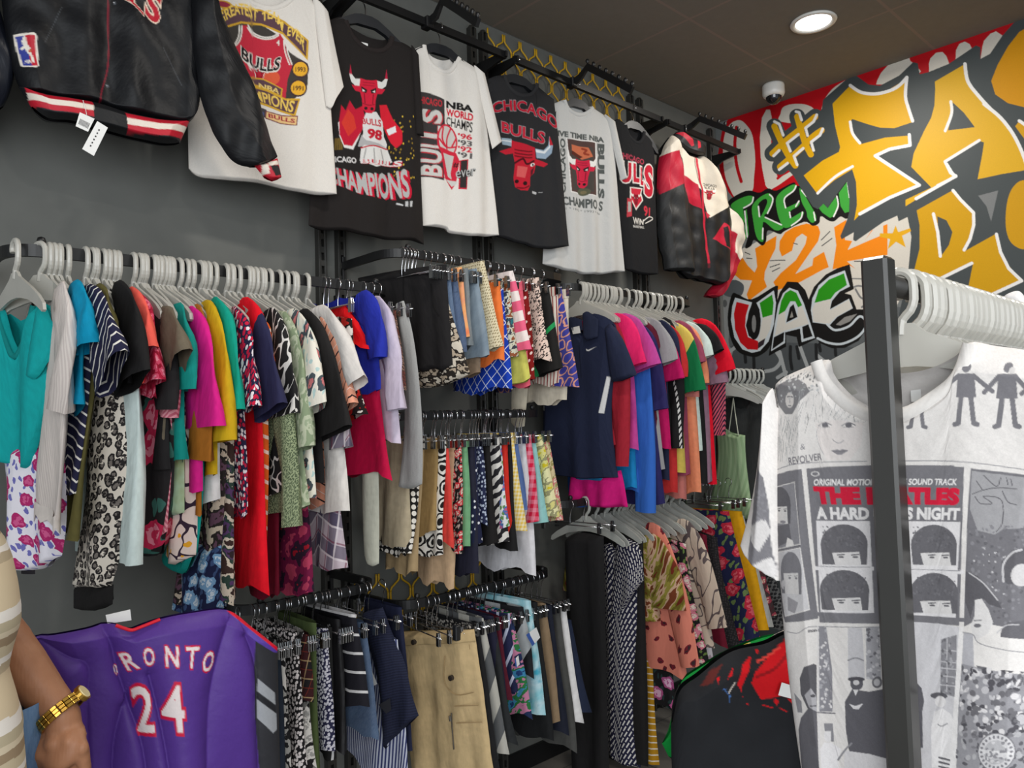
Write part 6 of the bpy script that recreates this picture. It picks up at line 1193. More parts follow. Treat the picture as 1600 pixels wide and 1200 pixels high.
strip(RH, 'tank', 'red_bow_shirt', 'crimson flowered top knotted at the corner rail', 'top', (1186, 602), (1190, 628), P_('floral', (150, 20, 36), (222, 170, 176), (196, 60, 76), (120, 16, 30), s=.03), th=.02, at=.07)
strip(RH, 'dress', 'bloom_dress', 'cream dress with red blooms behind the black dress of the corner rail', 'dress', (1202, 622), (1206, 790), P_('floral', (190, 180, 170), (160, 40, 56), (206, 120, 120), (90, 100, 80), s=.05), th=.02, at=.1)
strip(RH, 'dress', 'dark_dress', 'charcoal dress at the mural end of the corner rail', 'dress', (1204, 622), (1216, 800), S(52, 54, 54), th=.02)
for k in range(9): X = 3.62+.05*k; hanger('plastic', X, 2.2, RZ['H']+.014, RH.hl, RH.hg, random.uniform(-.2, .5), M_PLAST2)
# ---------------------------------------------------------------- front rack with the white printed tee
PXX = .95; PY_ = float(atX(1371, 404, PXX)[1]); PZ = float(atX(1371, 403, PXX)[2]); RLZ = float(atX(1406, 444, .985)[2])
o = np.array([PXX, PY_, 0]); rack = empty('garment_rack', o, 'black square-post garment rack in the right foreground', 'garment rack')
def post(x, y, z1, parent, o):
    m = MB(); b = .0305; m.box((x, y, z1/2), (b, b, z1)); m.build('post', M_POST, o, parent)
post(PXX, PY_, PZ, rack, o); post(2.45, PY_, PZ, rack, o)
m = MB(); m.tube([(PXX, PY_, RLZ), (1.7, PY_, RLZ), (2.45, PY_, RLZ)], .0125, 16); m.build('rail', M_POST, o, rack, True)
for x in (PXX, 2.45): m = MB(); m.box((x, PY_, .02), (.04, .5, .04)); m.build('foot', M_POST, o, rack)
RFo = Rail(PY_, RLZ, 'plastic', 'clear plastic hanger on the front garment rack', 'clear hangers on the front rack', 'printed tees on the front rack')
for px in (1420, 1434, 1446, 1460, 1470, 1482, 1492, 1499, 1507, 1516, 1524, 1532, 1541, 1549, 1556, 1564, 1571, 1579, 1585, 1590):
    X = atY(px, 470, PY_)[0]; hanger('plastic', X, PY_, RLZ+.0165, RFo.hl, RFo.hg, random.uniform(-.1, .1))
TX = .99
hanger('plastic', TX+.022, PY_, RLZ+.0165, 'clear plastic hanger in the neck of the white album print tee', None, 0.03, None, .84)
GY, LG, MG, WH = (120, 118, 122), (176, 173, 175), (140, 138, 142), (222, 217, 213)
def hair(p, cx, cy, w, h, c=GY, face=WH, cut=.55, side=0):
    """a generic fringe-haired head: hair dome, lower face light, eyes"""
    p.ell(cx, cy, w, h, c); p.poly([(cx-w, cy), (cx+w, cy), (cx+w*.96, cy+h*1.0), (cx-w*.92, cy+h*1.0)], c)
    p.poly([(cx-w*.5+side*w, cy+h*cut), (cx+w*.66, cy+h*(cut-.06)), (cx+w*.74, cy+h*1.02), (cx-w*.36+side*w, cy+h*1.02)], face)
    for s in (-.16, .44): p.ell(cx+w*(s+.06), cy+h*(cut+.2), w*.12, h*.05, c); p.line([(cx+w*(s-.1), cy+h*(cut+.1)), (cx+w*(s+.2), cy+h*(cut+.07))], max(1, w*.05/(p.z[2] if p.z else 1)), c)
def figure(p, x, y, h, c=GY, spread=.2, hat=False):
    k = 1/p.z[2]; p.ell(x, y, h*.075, h*.085, c)
    if hat: p.ell(x, y-h*.06, h*.14, h*.035, c)
    p.poly([(x-h*.14, y+h*.1), (x+h*.14, y+h*.1), (x+h*.17, y+h*.5), (x-h*.17, y+h*.5)], c)
    for s in (-1, 1):
        p.line([(x+s*h*.13, y+h*.14), (x+s*h*(.16+spread), y+h*.4)], h*.075*k, c, False); p.line([(x+s*h*.08, y+h*.48), (x+s*h*.13, y+h*.93), (x+s*h*.19, y+h*.95)], h*.085*k, c, False)
def p_album(p):
    rs = np.random.RandomState(9)
    # top left: pen drawn head and collage
    p.z = (1160, 540, 6)
    p.poly([(345, 400), (450, 340), (560, 300), (690, 360), (740, 430), (640, 520), (560, 640), (480, 640), (400, 560)], (128, 126, 128)); p.ell(530, 510, 48, 72, (206, 200, 196)); p.line([(505, 480), (530, 476)], 2, GY, False); p.line([(545, 478), (565, 482)], 2, GY, False); p.line([(515, 560), (545, 562)], 1.6, GY, False); p.line([(535, 490), (532, 535)], 1, MG, False)
    for _ in range(80):
        x = rs.uniform(640, 1270); y = 420+.33*(x-760)+rs.uniform(-40, 280)
        if x > 780: y = min(y, 700)
        p.line([(x, y), (x+rs.uniform(-45, 15), y+rs.uniform(60, 170)*(1 if x < 800 else .4))], .55, rs.choice([120, 150, 170])*np.ones(3), False)
    for _ in range(70):
        x = rs.uniform(380, 620); y = rs.uniform(640, 960); p.line([(x, y), (x+rs.uniform(-30, 10), y+rs.uniform(60, 160))], .55, rs.choice([140, 165, 180])*np.ones(3), False)
    for _ in range(70):
        x = rs.uniform(370, 820); y = rs.uniform(180, 420)-.25*(x-600); p.ell(x, y+60, rs.uniform(6, 22), rs.uniform(4, 12), rs.choice([130, 165, 190])*np.ones(3), rs.uniform(0, 180))
    p.poly([(790, 730), (960, 690), (1240, 720), (1215, 930), (1120, 1060), (900, 1060), (830, 940)], (222, 214, 210))
    for ex in (885, 1105):
        p.ell(ex, 742, 62, 24, (232, 226, 222)); p.ell(ex, 742, 30, 22, (112, 110, 114)); p.line([(ex-62, 745), (ex, 716), (ex+60, 740)], 1.6, GY); p.line([(ex-50, 758), (ex+45, 757)], .9, GY, False)
    p.line([(955, 870), (985, 895), (1020, 905), (1060, 880)], 1, MG); p.poly([(940, 975), (1000, 962), (1025, 970), (1050, 960), (1105, 972), (1040, 1012), (1000, 1010)], (142, 138, 142)); p.line([(945, 976), (1025, 982), (1100, 973)], .9, GY)
    p.line([(830, 740), (800, 820), (830, 930), (870, 1010)], .8, LG); p.line([(350, 850), (400, 860)], 1, MG, False); p.line([(330, 830), (320, 960), (350, 1100)], 1, LG)
    p.text('REVOLVER', [(512, 1040), (850, 995), (855, 1060), (525, 1115)], (118, 115, 120), .02); p.text('&', [(645, 915), (690, 910), (692, 965), (645, 970)], MG, .0)
    p.line([(240, 1075), (320, 1165), (560, 1105), (860, 1080), (1270, 1072)], 1.2, MG)
    # right top: standing figures
    p.z = (1380, 520, 5.4545)
    figure(p, 370, 420, 400, GY, .1); p.poly([(200, 330), (640, 330), (560, 560), (420, 640), (200, 660)], (228, 223, 219)); p.poly([(275, 600), (480, 520), (600, 465), (600, 490), (470, 560), (440, 620), (290, 665)], MG)
    figure(p, 790, 300, 500, GY, .28); figure(p, 1130, 300, 520, GY, .2); p.ell(1165, 325, 26, 30, (200, 196, 194)); figure(p, 1480, 320, 500, GY, .3)
    p.line([(210, 1082), (600, 1080), (900, 1100), (1250, 1150), (1900, 1250)], 1.4, MG)
    # middle left dark panel
    p.z = (1160, 720, 4.617)
    p.poly([(190, 40), (240, 110), (300, 90), (400, 65), (505, 48), (560, 600), (620, 1110), (480, 1135), (350, 1150), (250, 900), (110, 700), (150, 300)], GY)
    p.poly([(225, 195), (450, 140), (495, 585), (270, 635), (200, 500)], WH); p.poly([(229, 200), (446, 146), (490, 580), (272, 628), (210, 500)], MG)
    hair(p, 320, 310, 95, 130, (100, 98, 102), (212, 208, 205), .12); p.poly([(250, 470), (400, 440), (420, 560), (300, 610)], (108, 106, 110)); p.poly([(385, 540), (430, 560), (440, 592), (370, 606)], WH); p.ell(345, 430, 26, 10, (140, 136, 140)); p.ell(265, 520, 28, 40, (214, 210, 206))
    p.poly([(140, 460), (220, 400), (240, 520), (200, 640), (140, 560)], (206, 202, 200)); p.poly([(110, 740), (260, 690), (300, 800), (250, 865)], (212, 208, 206)); p.poly([(120, 745), (150, 720), (260, 830), (240, 860)], MG)
    p.poly([(275, 650), (495, 605), (560, 1050), (350, 1110), (310, 900)], WH); p.poly([(280, 655), (490, 612), (553, 1044), (356, 1102), (310, 880)], (198, 195, 196)); hair(p, 410, 790, 92, 150, (124, 122, 126), (206, 202, 200), .05, -.2); p.ell(345, 880, 22, 34, (196, 192, 192)); p.line([(320, 905), (345, 925), (350, 895)], 2, GY); p.poly([(380, 960), (470, 1000), (440, 1080), (380, 1060)], (150, 147, 150))
    # centre sleeve panel with lettering
    p.poly([(540, 48), (700, 32), (1000, 22), (1600, 22), (1600, 1130), (630, 1140), (590, 600)], GY)
    p.z = None
    p.poly([(1277, 730), (1400, 724), (1522, 727), (1514, 970), (1400, 965), (1298, 966)], GY)
    p.ell(1291, 738, 7, 4, (205, 202, 200)); p.ell(1291, 738, 5, 2.6, GY)
    p.text('ORIGINAL MOTION PICTURE SOUND TRACK', [(1289, 746), (1512, 745), (1510, 755), (1288, 756)], (228, 224, 222), .03); p.text('THE BEATLES', [(1287, 757), (1516, 759), (1514, 786), (1292, 785)], (204, 32, 60), .075); p.text("A HARD DAY'S NIGHT", [(1291, 788), (1516, 789), (1514, 809), (1293, 808)], (228, 224, 222), .05)
    for (x0, x1, x2, x3, y0, y1, y2) in ((1292, 1376, 1382, 1298, 810, 880, 951), (1427, 1516, 1508, 1431, 811, 885, 958)):
        p.poly([(x0, y0), (x1, y0), (x2, y2), (x3, y2)], (222, 218, 218)); p.line([(x0, y1), (x2, y1+2)], 1, MG, False)
        for y_a, y_b, k in ((y0, y1, 0), (y1, y2, 1)):
            cx = (x0+x1)/2+2; hair(p, cx, y_a+36, 37+k*2, 31, (106, 104, 108), (216, 212, 210), .42, (0 if x0 < 1400 else -.1)); p.poly([(x0-2, y_b), (x1+6, y_b), (x1+6, y_b+6), (x0-2, y_b+6)], (222, 218, 218) if k == 0 else GY)
            p.line([(x0, y_b), (x1, y_b+1)], 1, MG, False)
            p.speck([(cx-34, y_a+8), (cx+34, y_a+8), (cx+34, y_a+40), (cx-34, y_a+40)], [(118, 116, 120), (98, 96, 100)], 60, 1.6, 3+k)
    p.poly([(1296, 952), (1514, 958), (1513, 970), (1298, 966)], GY)
    # right panel
    p.z = (1400, 720, 4.615)
    p.poly([(610, 42), (930, 80), (1500, 160), (1500, 1300), (930, 1180), (750, 1140), (640, 1120), (560, 1160), (575, 700), (590, 300)], (116, 114, 118))
    p.poly([(620, 60), (930, 100), (1200, 140), (1200, 420), (930, 470), (840, 470), (780, 510), (660, 480), (605, 330), (610, 200)], (158, 156, 158))
    for a_ in ([(650, 130), (690, 190)], [(700, 90), (790, 170), (820, 110)], [(620, 225), (700, 195), (800, 180), (930, 190)], [(640, 240), (680, 290), (760, 290), (700, 240), (800, 250), (835, 300), (830, 430), (790, 490)], [(860, 110), (870, 160)], [(890, 120), (900, 170)], [(830, 200), (870, 280), (930, 300)]): p.line(a_, 1.3, (88, 86, 90))
    p.speck([(600, 440), (1300, 460), (1300, 1200), (780, 1130), (600, 760)], [(100, 98, 102), (134, 132, 136)], 240, 2.2, 5); p.speck([(620, 580), (920, 640), (860, 1060), (620, 780)], [(196, 193, 194)], 40, 1.3, 6)
    p.poly([(575, 770), (660, 800), (780, 930), (830, 1030), (740, 1000), (700, 960), (640, 980), (610, 1100), (570, 980)], (92, 90, 94)); p.line([(600, 780), (700, 850), (800, 970)], 2, (190, 187, 188)); p.poly([(640, 970), (690, 960), (740, 1040), (770, 1130), (740, 1200), (640, 1260), (610, 1150), (640, 1080)], (214, 210, 208)); p.ell(660, 1150, 26, 14, (110, 108, 112)); p.line([(635, 1115), (690, 1112)], 1.6, GY, False)
    p.poly([(825, 700), (900, 620), (1000, 600), (1000, 860), (870, 860), (830, 830)], (96, 94, 98)); p.line([(840, 840), (840, 720), (900, 640), (960, 620)], 3.4, (190, 187, 188)); p.ell(960, 800, 70, 80, (204, 200, 199))
    p.poly([(830, 1170), (870, 1130), (1000, 1120), (1000, 1260), (820, 1230)], (104, 102, 106)); p.line([(800, 1200), (860, 1150), (940, 1150)], 1.8, (190, 187, 188))
    # bottom row
    p.z = (1230, 960, 5)
    p.line([(50, 115), (150, 120), (230, 75), (320, 65), (780, 65)], 1.2, MG); p.text('mono', [(238, 92), (330, 84), (330, 104), (240, 112)], (96, 94, 98), .05)
    p.poly([(160, 470), (200, 380), (280, 352), (305, 362), (305, 720), (225, 700), (165, 590)], (96, 94, 98)); p.poly([(200, 600), (260, 540), (300, 600), (305, 720), (240, 690)], (178, 175, 178)); p.ell(275, 600, 20, 12, (90, 88, 92)); p.line([(250, 680), (300, 676)], 2, (110, 108, 112), False); p.poly([(130, 880), (160, 780), (240, 690), (305, 720), (320, 1200), (140, 1200)], (104, 102, 107)); p.poly([(100, 590), (170, 650), (175, 740), (130, 740)], MG); p.line([(316, 60), (325, 1240)], 1.4, (214, 210, 210), False)
    p.poly([(325, 65), (385, 70), (430, 400), (430, 720), (325, 720)], (140, 138, 143)); p.speck([(325, 70), (385, 70), (430, 700), (325, 700)], [(214, 210, 210), (170, 168, 172)], 60, 2, 8); p.line([(310, 728), (450, 732)], 2, (120, 118, 123), False)
    p.poly([(560, 70), (670, 70), (690, 460), (560, 460)], (196, 193, 195)); p.line([(560, 320), (620, 300), (680, 320)], 2, MG); p.poly([(700, 70), (800, 60), (810, 480), (700, 460)], (166, 164, 168)); p.speck([(700, 70), (800, 60), (810, 480), (700, 460)], [(110, 108, 113), (200, 197, 199)], 40, 2.4, 9)
    p.poly([(520, 1020), (700, 1015), (850, 1060), (850, 1200), (520, 1160)], (214, 210, 210)); p.poly([(530, 640), (590, 540), (720, 560), (840, 540), (850, 1080), (720, 1040), (560, 1020), (535, 850)], (96, 94, 99)); p.ell(625, 500, 50, 50, (96, 94, 99)); p.ell(622, 465, 66, 20, (84, 82, 87)); p.ell(622, 490, 24, 20, (206, 202, 201)); p.poly([(598, 545), (640, 545), (616, 592)], (220, 216, 215)); p.poly([(565, 655), (615, 670), (675, 650), (640, 695), (600, 695)], (220, 216, 216)); p.ell(780, 490, 38, 44, (108, 106, 110)); p.ell(778, 490, 24, 28, (190, 187, 188))
    p.poly([(330, 1010), (360, 960), (420, 960), (500, 1010), (470, 1080), (480, 1200), (340, 1200)], (232, 228, 228)); p.ell(390, 910, 30, 46, (226, 222, 222)); p.poly([(360, 810), (430, 810), (440, 950), (415, 950), (415, 870), (365, 870)], MG); p.line([(470, 1090), (530, 1010), (580, 960)], 3, MG)
    p.z = (1420, 960, 5)
    p.poly([(85, 30), (300, 40), (470, 60), (465, 110), (420, 700), (390, 1200), (90, 1200), (90, 400)], (206, 203, 205)); p.poly([(320, 160), (450, 120), (440, 600), (310, 570)], (140, 138, 142))
    for yy in (240, 330, 380, 440, 510): p.line([(310, yy), (445, yy+6)], 1.5, (200, 197, 199), False)
    p.line([(370, 150), (365, 560)], 1.5, (200, 197, 199), False); p.speck([(320, 160), (450, 120), (440, 600), (310, 570)], [(170, 168, 171), (110, 108, 112)], 40, 2, 12)
    p.poly([(105, 480), (160, 540), (180, 640), (165, 720), (170, 1000), (95, 1000)], (96, 94, 99)); p.ell(300, 595, 70, 26, (96, 94, 99)); p.ell(312, 640, 46, 44, (226, 222, 221)); p.poly([(260, 720), (330, 690), (400, 730), (430, 800), (390, 1150), (240, 1150), (235, 850)], (230, 226, 225)); p.line([(290, 815), (320, 828), (370, 805)], 1.6, MG)
    for k in range(3): p.line([(300, 1070+34*k), (390, 1085+34*k)], 3, (96, 94, 99), False)
    p.poly([(470, 60), (505, 60), (430, 1240), (380, 1240)], (232, 228, 226)); p.poly([(505, 100), (580, 110), (620, 1240), (440, 1240)], (178, 176, 180)); p.poly([(490, 340), (900, 420), (1300, 500), (1300, 1240), (440, 1240), (460, 700)], (150, 148, 152))
    p.speck([(490, 330), (900, 400), (1300, 480), (1300, 900), (460, 900)], [(84, 82, 87), (214, 210, 210), (110, 108, 112), (190, 187, 189)], 330, 4.2, 13); p.speck([(450, 850), (1300, 850), (1300, 1240), (430, 1240)], [(96, 94, 99), (124, 122, 126), (176, 174, 176)], 160, 3.4, 14)
    p.ell(760, 1010, 142, 148, (120, 118, 122)); p.ell(760, 1010, 134, 140, (206, 203, 204)); p.ell(760, 1010, 92, 92, (180, 178, 180)); p.poly([(630, 985), (890, 1010), (890, 1060), (640, 1020)], (214, 211, 211))
    for k in range(22): q = k*.2856; p.ell(760+113*math.cos(q), 1010+116*math.sin(q), 12, 9, (128, 126, 130), math.degrees(q))
    p.speck([(680, 930), (840, 930), (840, 1090), (680, 1090)], [(140, 138, 142), (206, 203, 204)], 40, 2.4, 15)
    p.line([(500, 100), (580, 115), (640, 185), (900, 250), (1300, 330)], 1.3, MG)
    p.z = None; p.grain(.1, 3)
pl = Plane((TX+.012, PY_, RLZ), -3); o = np.array([TX, PY_, RLZ])
NB = [(1299, 562), (1306, 582), (1318, 600), (1343, 624), (1372, 638), (1400, 640), (1432, 633), (1466, 612), (1492, 592), (1505, 572), (1516, 536)]
tee = sheet('album_tshirt', pl, [(1214, 604), (1228, 590), (1265, 573)]+NB+[(1560, 541), (1610, 548), (1680, 566), (1740, 590)], [(1262, 1262), (1330, 1268), (1400, 1270), (1500, 1274), (1600, 1278), (1660, 1280)], M_PRINT, WH, p_album, puff=.03, fold=.014, fk=(5, 22), seed=201, o=o, cell=.00105, smid=[(1224, 925), (1300, 925), (1400, 925), (1500, 925), (1620, 925), (1668, 925)], backtop=[(1214, 604), (1228, 590), (1299, 562), (1330, 574), (1400, 583), (1450, 575), (1490, 556), (1516, 536), (1610, 548), (1680, 566), (1740, 590)])
tag(tee, 'white tee covered in grey album collage print on the front rack', 't-shirt', None)
band('collar', pl, NB, .017, M_PRINT, (224, 219, 214), o, tee, dn=.024, side=-1)
P = pl.uz([(1412, 610), (1428, 608), (1429, 628), (1413, 628)]); nl = mk('neck_label', pl.pt(P[:, 0], P[:, 1], -.02), [range(4)], M_CARD, o, tee, smooth=False)
def p_sl(p):
    p.z = (1160, 720, 4.617); p.poly([(190, 0), (240, 110), (260, 300), (270, 640), (300, 800), (250, 870), (110, 745), (140, 460), (160, 200)], GY); p.poly([(140, 460), (240, 395), (270, 500), (200, 640), (140, 560)], (206, 202, 200)); p.poly([(115, 745), (270, 680), (300, 800), (250, 865)], (212, 208, 206)); p.line([(120, 745), (250, 862)], 3, MG, False); p.line([(150, 735), (230, 690)], 2, MG, False); p.speck([(150, 200), (250, 200), (260, 440), (150, 440)], [(134, 132, 136)], 30, 2, 2); p.grain(.1, 4)
sheet('sleeve', pl, [(1206, 640), (1218, 606), (1226, 640)], [(1166, 848), (1190, 880), (1224, 906)], M_PRINT, WH, p_sl, puff=.035, fold=.008, seed=203, o=o, parent=tee, dn=.012, cell=.002, smid=[(1190, 740), (1204, 750), (1224, 760)])
# white garment further along, behind the hangers
X0 = 2.2; pw = Plane((X0, PY_-.02, RLZ), 10); tag(sheet('tshirt', pw, [(1567, 470), (1572, 461), (1592, 455), (1606, 468), (1622, 468), (1636, 452), (1664, 462), (1672, 480)], [(1572, 780), (1620, 790), (1668, 785)], S(232, 230, 230), puff=.03, fold=.008, seed=210), 'plain white tee at the right edge behind the front rack hangers', 't-shirt')
hanger('plastic', X0, PY_-.02, RLZ+.0165, 'clear plastic hanger holding the plain white tee at the right edge', None, .1)

# ---------------------------------------------------------------- purple jersey over a low rack
jy = 1.52; jp = atY(245, 985, jy); pl = Plane((jp[0], jy, jp[2]), 82); o = np.array([jp[0], jy, jp[2]]); zj = (0, 820, 3.158)
PU = (80, 50, 132)
def p_j(p):
    p.z = zj
    p.poly([(1245, 560), (1400, 600), (1420, 1300), (1290, 1300), (1250, 900)], (46, 46, 50)); p.poly([(1262, 750), (1352, 825), (1356, 885), (1262, 815)], (150, 152, 156)); p.poly([(1262, 855), (1362, 930), (1366, 1010), (1345, 1025), (1265, 950)], (150, 152, 156)); p.poly([(1262, 822), (1356, 892), (1360, 925), (1262, 850)], (34, 34, 38))
    p.poly([(1120, 420), (1150, 418), (1372, 598), (1368, 630), (1340, 622), (1240, 560)], (84, 60, 150)); p.poly([(1118, 424), (1140, 420), (1374, 590), (1366, 622)], (212, 18, 46))
    for ch, q in (('R', [(570, 625), (640, 600), (688, 695), (622, 718)]), ('O', [(682, 585), (742, 578), (752, 680), (700, 690)]), ('N', [(788, 568), (862, 570), (862, 685), (792, 685)]), ('T', [(888, 572), (966, 572), (945, 690), (890, 690)]), ('O', [(985, 600), (1052, 600), (1030, 712), (962, 712)]), ('2', [(625, 765), (745, 765), (755, 1020), (675, 1035)]), ('4', [(752, 745), (885, 745), (895, 1005), (790, 1008)]), ('O', [(552, 690), (570, 676), (584, 732), (570, 748)])):
        big = ch in '24'; p.text(ch, q, (196, 20, 60), .07 if big else .06); c_ = np.mean(q, 0); p.text(ch, [tuple(c_+(np.array(k)-c_)*(.86 if big else .86)) for k in q], (224, 212, 210), .015)
jer = sheet('basketball_jersey', pl, Z(zj, [(148, 562), (200, 551), (250, 548), (370, 525), (500, 500), (560, 492), (600, 506), (640, 516), (680, 500), (780, 462), (930, 432), (1120, 420), (1250, 510), (1372, 606)]), Z(zj, [(310, 1420), (700, 1430), (1100, 1430), (1400, 1420)]), M_SATIN, PU, p_j, puff=.035, fold=.03, fk=(7, 22), seed=221, o=o, cell=.0022, crease=[(Z(zj, L), dp, ww) for L, dp, ww in (([(505, 505), (545, 590), (572, 700), (640, 900), (700, 1100), (730, 1400)], .022, .02), ([(725, 730), (755, 850), (800, 1080), (840, 1400)], .02, .018), ([(200, 565), (330, 640), (430, 690), (425, 900), (440, 1300)], .02, .03), ([(1110, 480), (1060, 640), (1010, 900), (1000, 1400)], .02, .03), ([(1200, 540), (1250, 700), (1262, 1000), (1290, 1400)], .02, .02), ([(600, 900), (560, 1100), (560, 1400)], .02, .02))], smid=Z(zj, [(292, 830), (650, 900), (1050, 900), (1385, 900)]))
tag(jer, 'purple basketball jersey numbered 24 with red and white letters, lower left', 'jersey')
def p_js(p): p.z = zj; p.line([(140, 560), (215, 660), (285, 790)], 5.5, (84, 60, 150), False); p.line([(148, 560), (205, 660), (275, 785)], 4, (212, 18, 46), False)
band('sleeve_trim', pl, Z(zj, [(148, 562), (190, 620), (240, 710), (288, 792)]), .012, M_NYLON, (206, 20, 44), o, jer, dn=.022, side=-1)
band('collar', pl, Z(zj, [(555, 492), (600, 508), (640, 517), (690, 500), (780, 464)]), .006, M_NYLON, (206, 20, 44), o, jer, dn=.02, side=1)
P = pl.uz([(169, 966), (208, 957), (210, 974), (172, 980)]); V = np.concatenate([pl.pt(P[:, 0], P[:, 1], -.03), pl.pt(P[:, 0], P[:, 1], -.031)]); mk('hang_tag', V, [(0, 1, 2, 3), (7, 6, 5, 4), (0, 4, 5, 1), (1, 5, 6, 2), (2, 6, 7, 3), (3, 7, 4, 0)], M_CARD, o, jer, smooth=False)
def low_rack(p0, p1, z, label):
    p0, p1 = np.array(p0), np.array(p1); d = (p1-p0)/np.linalg.norm(p1-p0); o = np.array([*(p0+p1)/2, 0]); t = empty('low_rack', o, label, 'garment rack'); m = MB()
    m.tube([(*p0, z), (*((p0+p1)/2), z), (*p1, z)], .011, 12); m.build('rail', M_POST, o, t, True)
    for q in (p0, p1):
        m = MB(); m.tube([(*q, 0), (*q, z/2), (*q, z)], .011, 12); m.build('post', M_POST, o, t, True); nrm = np.array([-d[1], d[0]])*.14
        m = MB(); m.tube([(*(q-nrm), .014), (*q, .014), (*(q+nrm), .014)], .012, 10); m.build('foot', M_POST, o, t, True)
a = atY(130, 1008, jy); b = atY(400, 1008, jy); low_rack((a[0], jy+.055), (b[0]-.02, jy+.055), float(min(a[2], b[2]))-.012, 'low black rack rail under the purple jersey')

# ---------------------------------------------------------------- black tee with red splashes, lower right
zc = (860, 780, 2.857); D0 = 1.62; A = atD(1215, 1000, D0); pl = Plane(A, 46); o = A.copy()
def p_sp(p):
    p.z = zc; rd = (206, 22, 30)
    p.poly([(885, 740), (960, 660), (1065, 590), (1050, 670), (1020, 735), (1060, 770), (1110, 800), (1100, 850), (1000, 840), (910, 860), (870, 790)], rd); p.line([(890, 760), (960, 720), (1050, 640)], 4, (150, 20, 26)); p.line([(900, 700), (1000, 640)], 2.5, (226, 70, 60))
    for q in ([(810, 800), (840, 720), (880, 680), (860, 740), (825, 820)], [(765, 775), (800, 730), (790, 760)], [(825, 800), (835, 860), (825, 820)], [(965, 850), (985, 860), (978, 885), (965, 870)], [(1020, 850), (1060, 860), (1050, 885)], [(720, 770), (735, 765), (725, 790)], [(900, 660), (915, 655), (905, 675)]): p.poly(q, rd)
    for q in ([(850, 880), (860, 885)], [(920, 885), (960, 895)], [(990, 895), (1020, 910)], [(1060, 930), (1068, 935)]): p.line(q, 1.6, rd, False)
    for q in ([(745, 810), (770, 840), (775, 870)], [(770, 825), (780, 850)], [(740, 812), (760, 815)]): p.line(q, 1.2, (70, 110, 170))
    p.line([(770, 830), (800, 790)], 2, (200, 190, 180)); p.poly([(650, 810), (700, 750), (760, 720), (700, 790)], (110, 40, 34), a=.7)
bt = sheet('splash_tshirt', pl, Z(zc, [(538, 1000), (556, 900), (580, 840), (640, 790), (740, 715), (850, 665), (960, 630), (1065, 590), (1120, 640), (1160, 660), (1300, 590), (1420, 640)]), Z(zc, [(545, 1320), (700, 1330), (900, 1340), (1150, 1350), (1400, 1340)]), M_PRINT, (36, 37, 40), p_sp, puff=.05, fold=.022, wr=.006, fk=(6, 24), seed=231, o=o, cell=.0026, smid=Z(zc, [(536, 1130), (700, 1080), (880, 1050), (1120, 1040), (1410, 1060)]))
tag(bt, 'black tee with red splash print and white neck label, lower right', 't-shirt')
P = pl.uz(Z(zc, [(985, 770), (1050, 790), (1060, 762), (1090, 830), (1065, 850), (970, 825)])); lb = mk('neck_label', pl.pt(P[:, 0], P[:, 1], .066), [range(6)], M_CARD, o, bt, smooth=False)
v, t_ = glyphs('GILDAN', .02); v = (v-v.min(0))/(v.max(0)-v.min(0)); Q = np.array(Z(zc, [(1058, 775), (1090, 830), (1076, 840), (1044, 790)])); G_p = (Q[0]*(1-v[:, :1])+Q[1]*v[:, :1])*v[:, 1:]+(Q[3]*(1-v[:, :1])+Q[2]*v[:, :1])*(1-v[:, 1:]); P = pl.uz([tuple(q) for q in G_p]); mk('label_lettering', pl.pt(P[:, 0], P[:, 1], .0668), t_, plain('blue_ink', (40, 70, 140), .7), o, lb, smooth=False)
P = pl.uz(Z(zc, [(1055, 862), (1120, 895), (1135, 935), (1042, 885)])); mk('price_ticket', pl.pt(P[:, 0], P[:, 1], .062), [range(4)], M_CARD, o, bt, smooth=False)
pg = Plane(A+CD*np.array([1, 1, 0])*.07, 46)
def p_g(p): p.z = zc; p.poly([(690, 735), (780, 680), (880, 630), (900, 660), (760, 730)], (214, 206, 190)); p.poly([(760, 700), (830, 660), (850, 680), (780, 715)], (190, 40, 40)); p.poly([(820, 660), (880, 632), (890, 650), (830, 680)], (206, 190, 70))
tag(sheet('green_tshirt', pg, Z(zc, [(498, 1090), (540, 1020), (572, 860), (590, 800), (680, 738), (780, 680), (885, 635), (1000, 600)]), Z(zc, [(530, 1155), (560, 1160), (600, 1300), (1000, 1320)]), M_PRINT, (20, 150, 62), p_g, puff=.03, fold=.012, seed=235, cell=.004), 'green tee peeping out behind the black splash tee', 't-shirt')
hz = float(atD(1270, 932, D0)[2]); hp = atD(1270, 932, D0); dr = np.array([CD[0], CD[1]])*1.0; rr = ray(1270, 932)[:2]; rr = rr/np.linalg.norm(rr)
low_rack(hp[:2]-rr*.12, hp[:2]+rr*.5, hz-.0, 'low black rack hidden behind the white album tee, carrying the black splash tee')
hanger('plastic', hp[0]+rr[0]*.0, hp[1], hz+.016, 'clear plastic hanger in the black splash tee', None, math.radians(46)); hanger('plastic', *(hp[:2]+rr*.07), hz+.016, 'clear plastic hanger in the green tee behind the splash tee', None, math.radians(46))
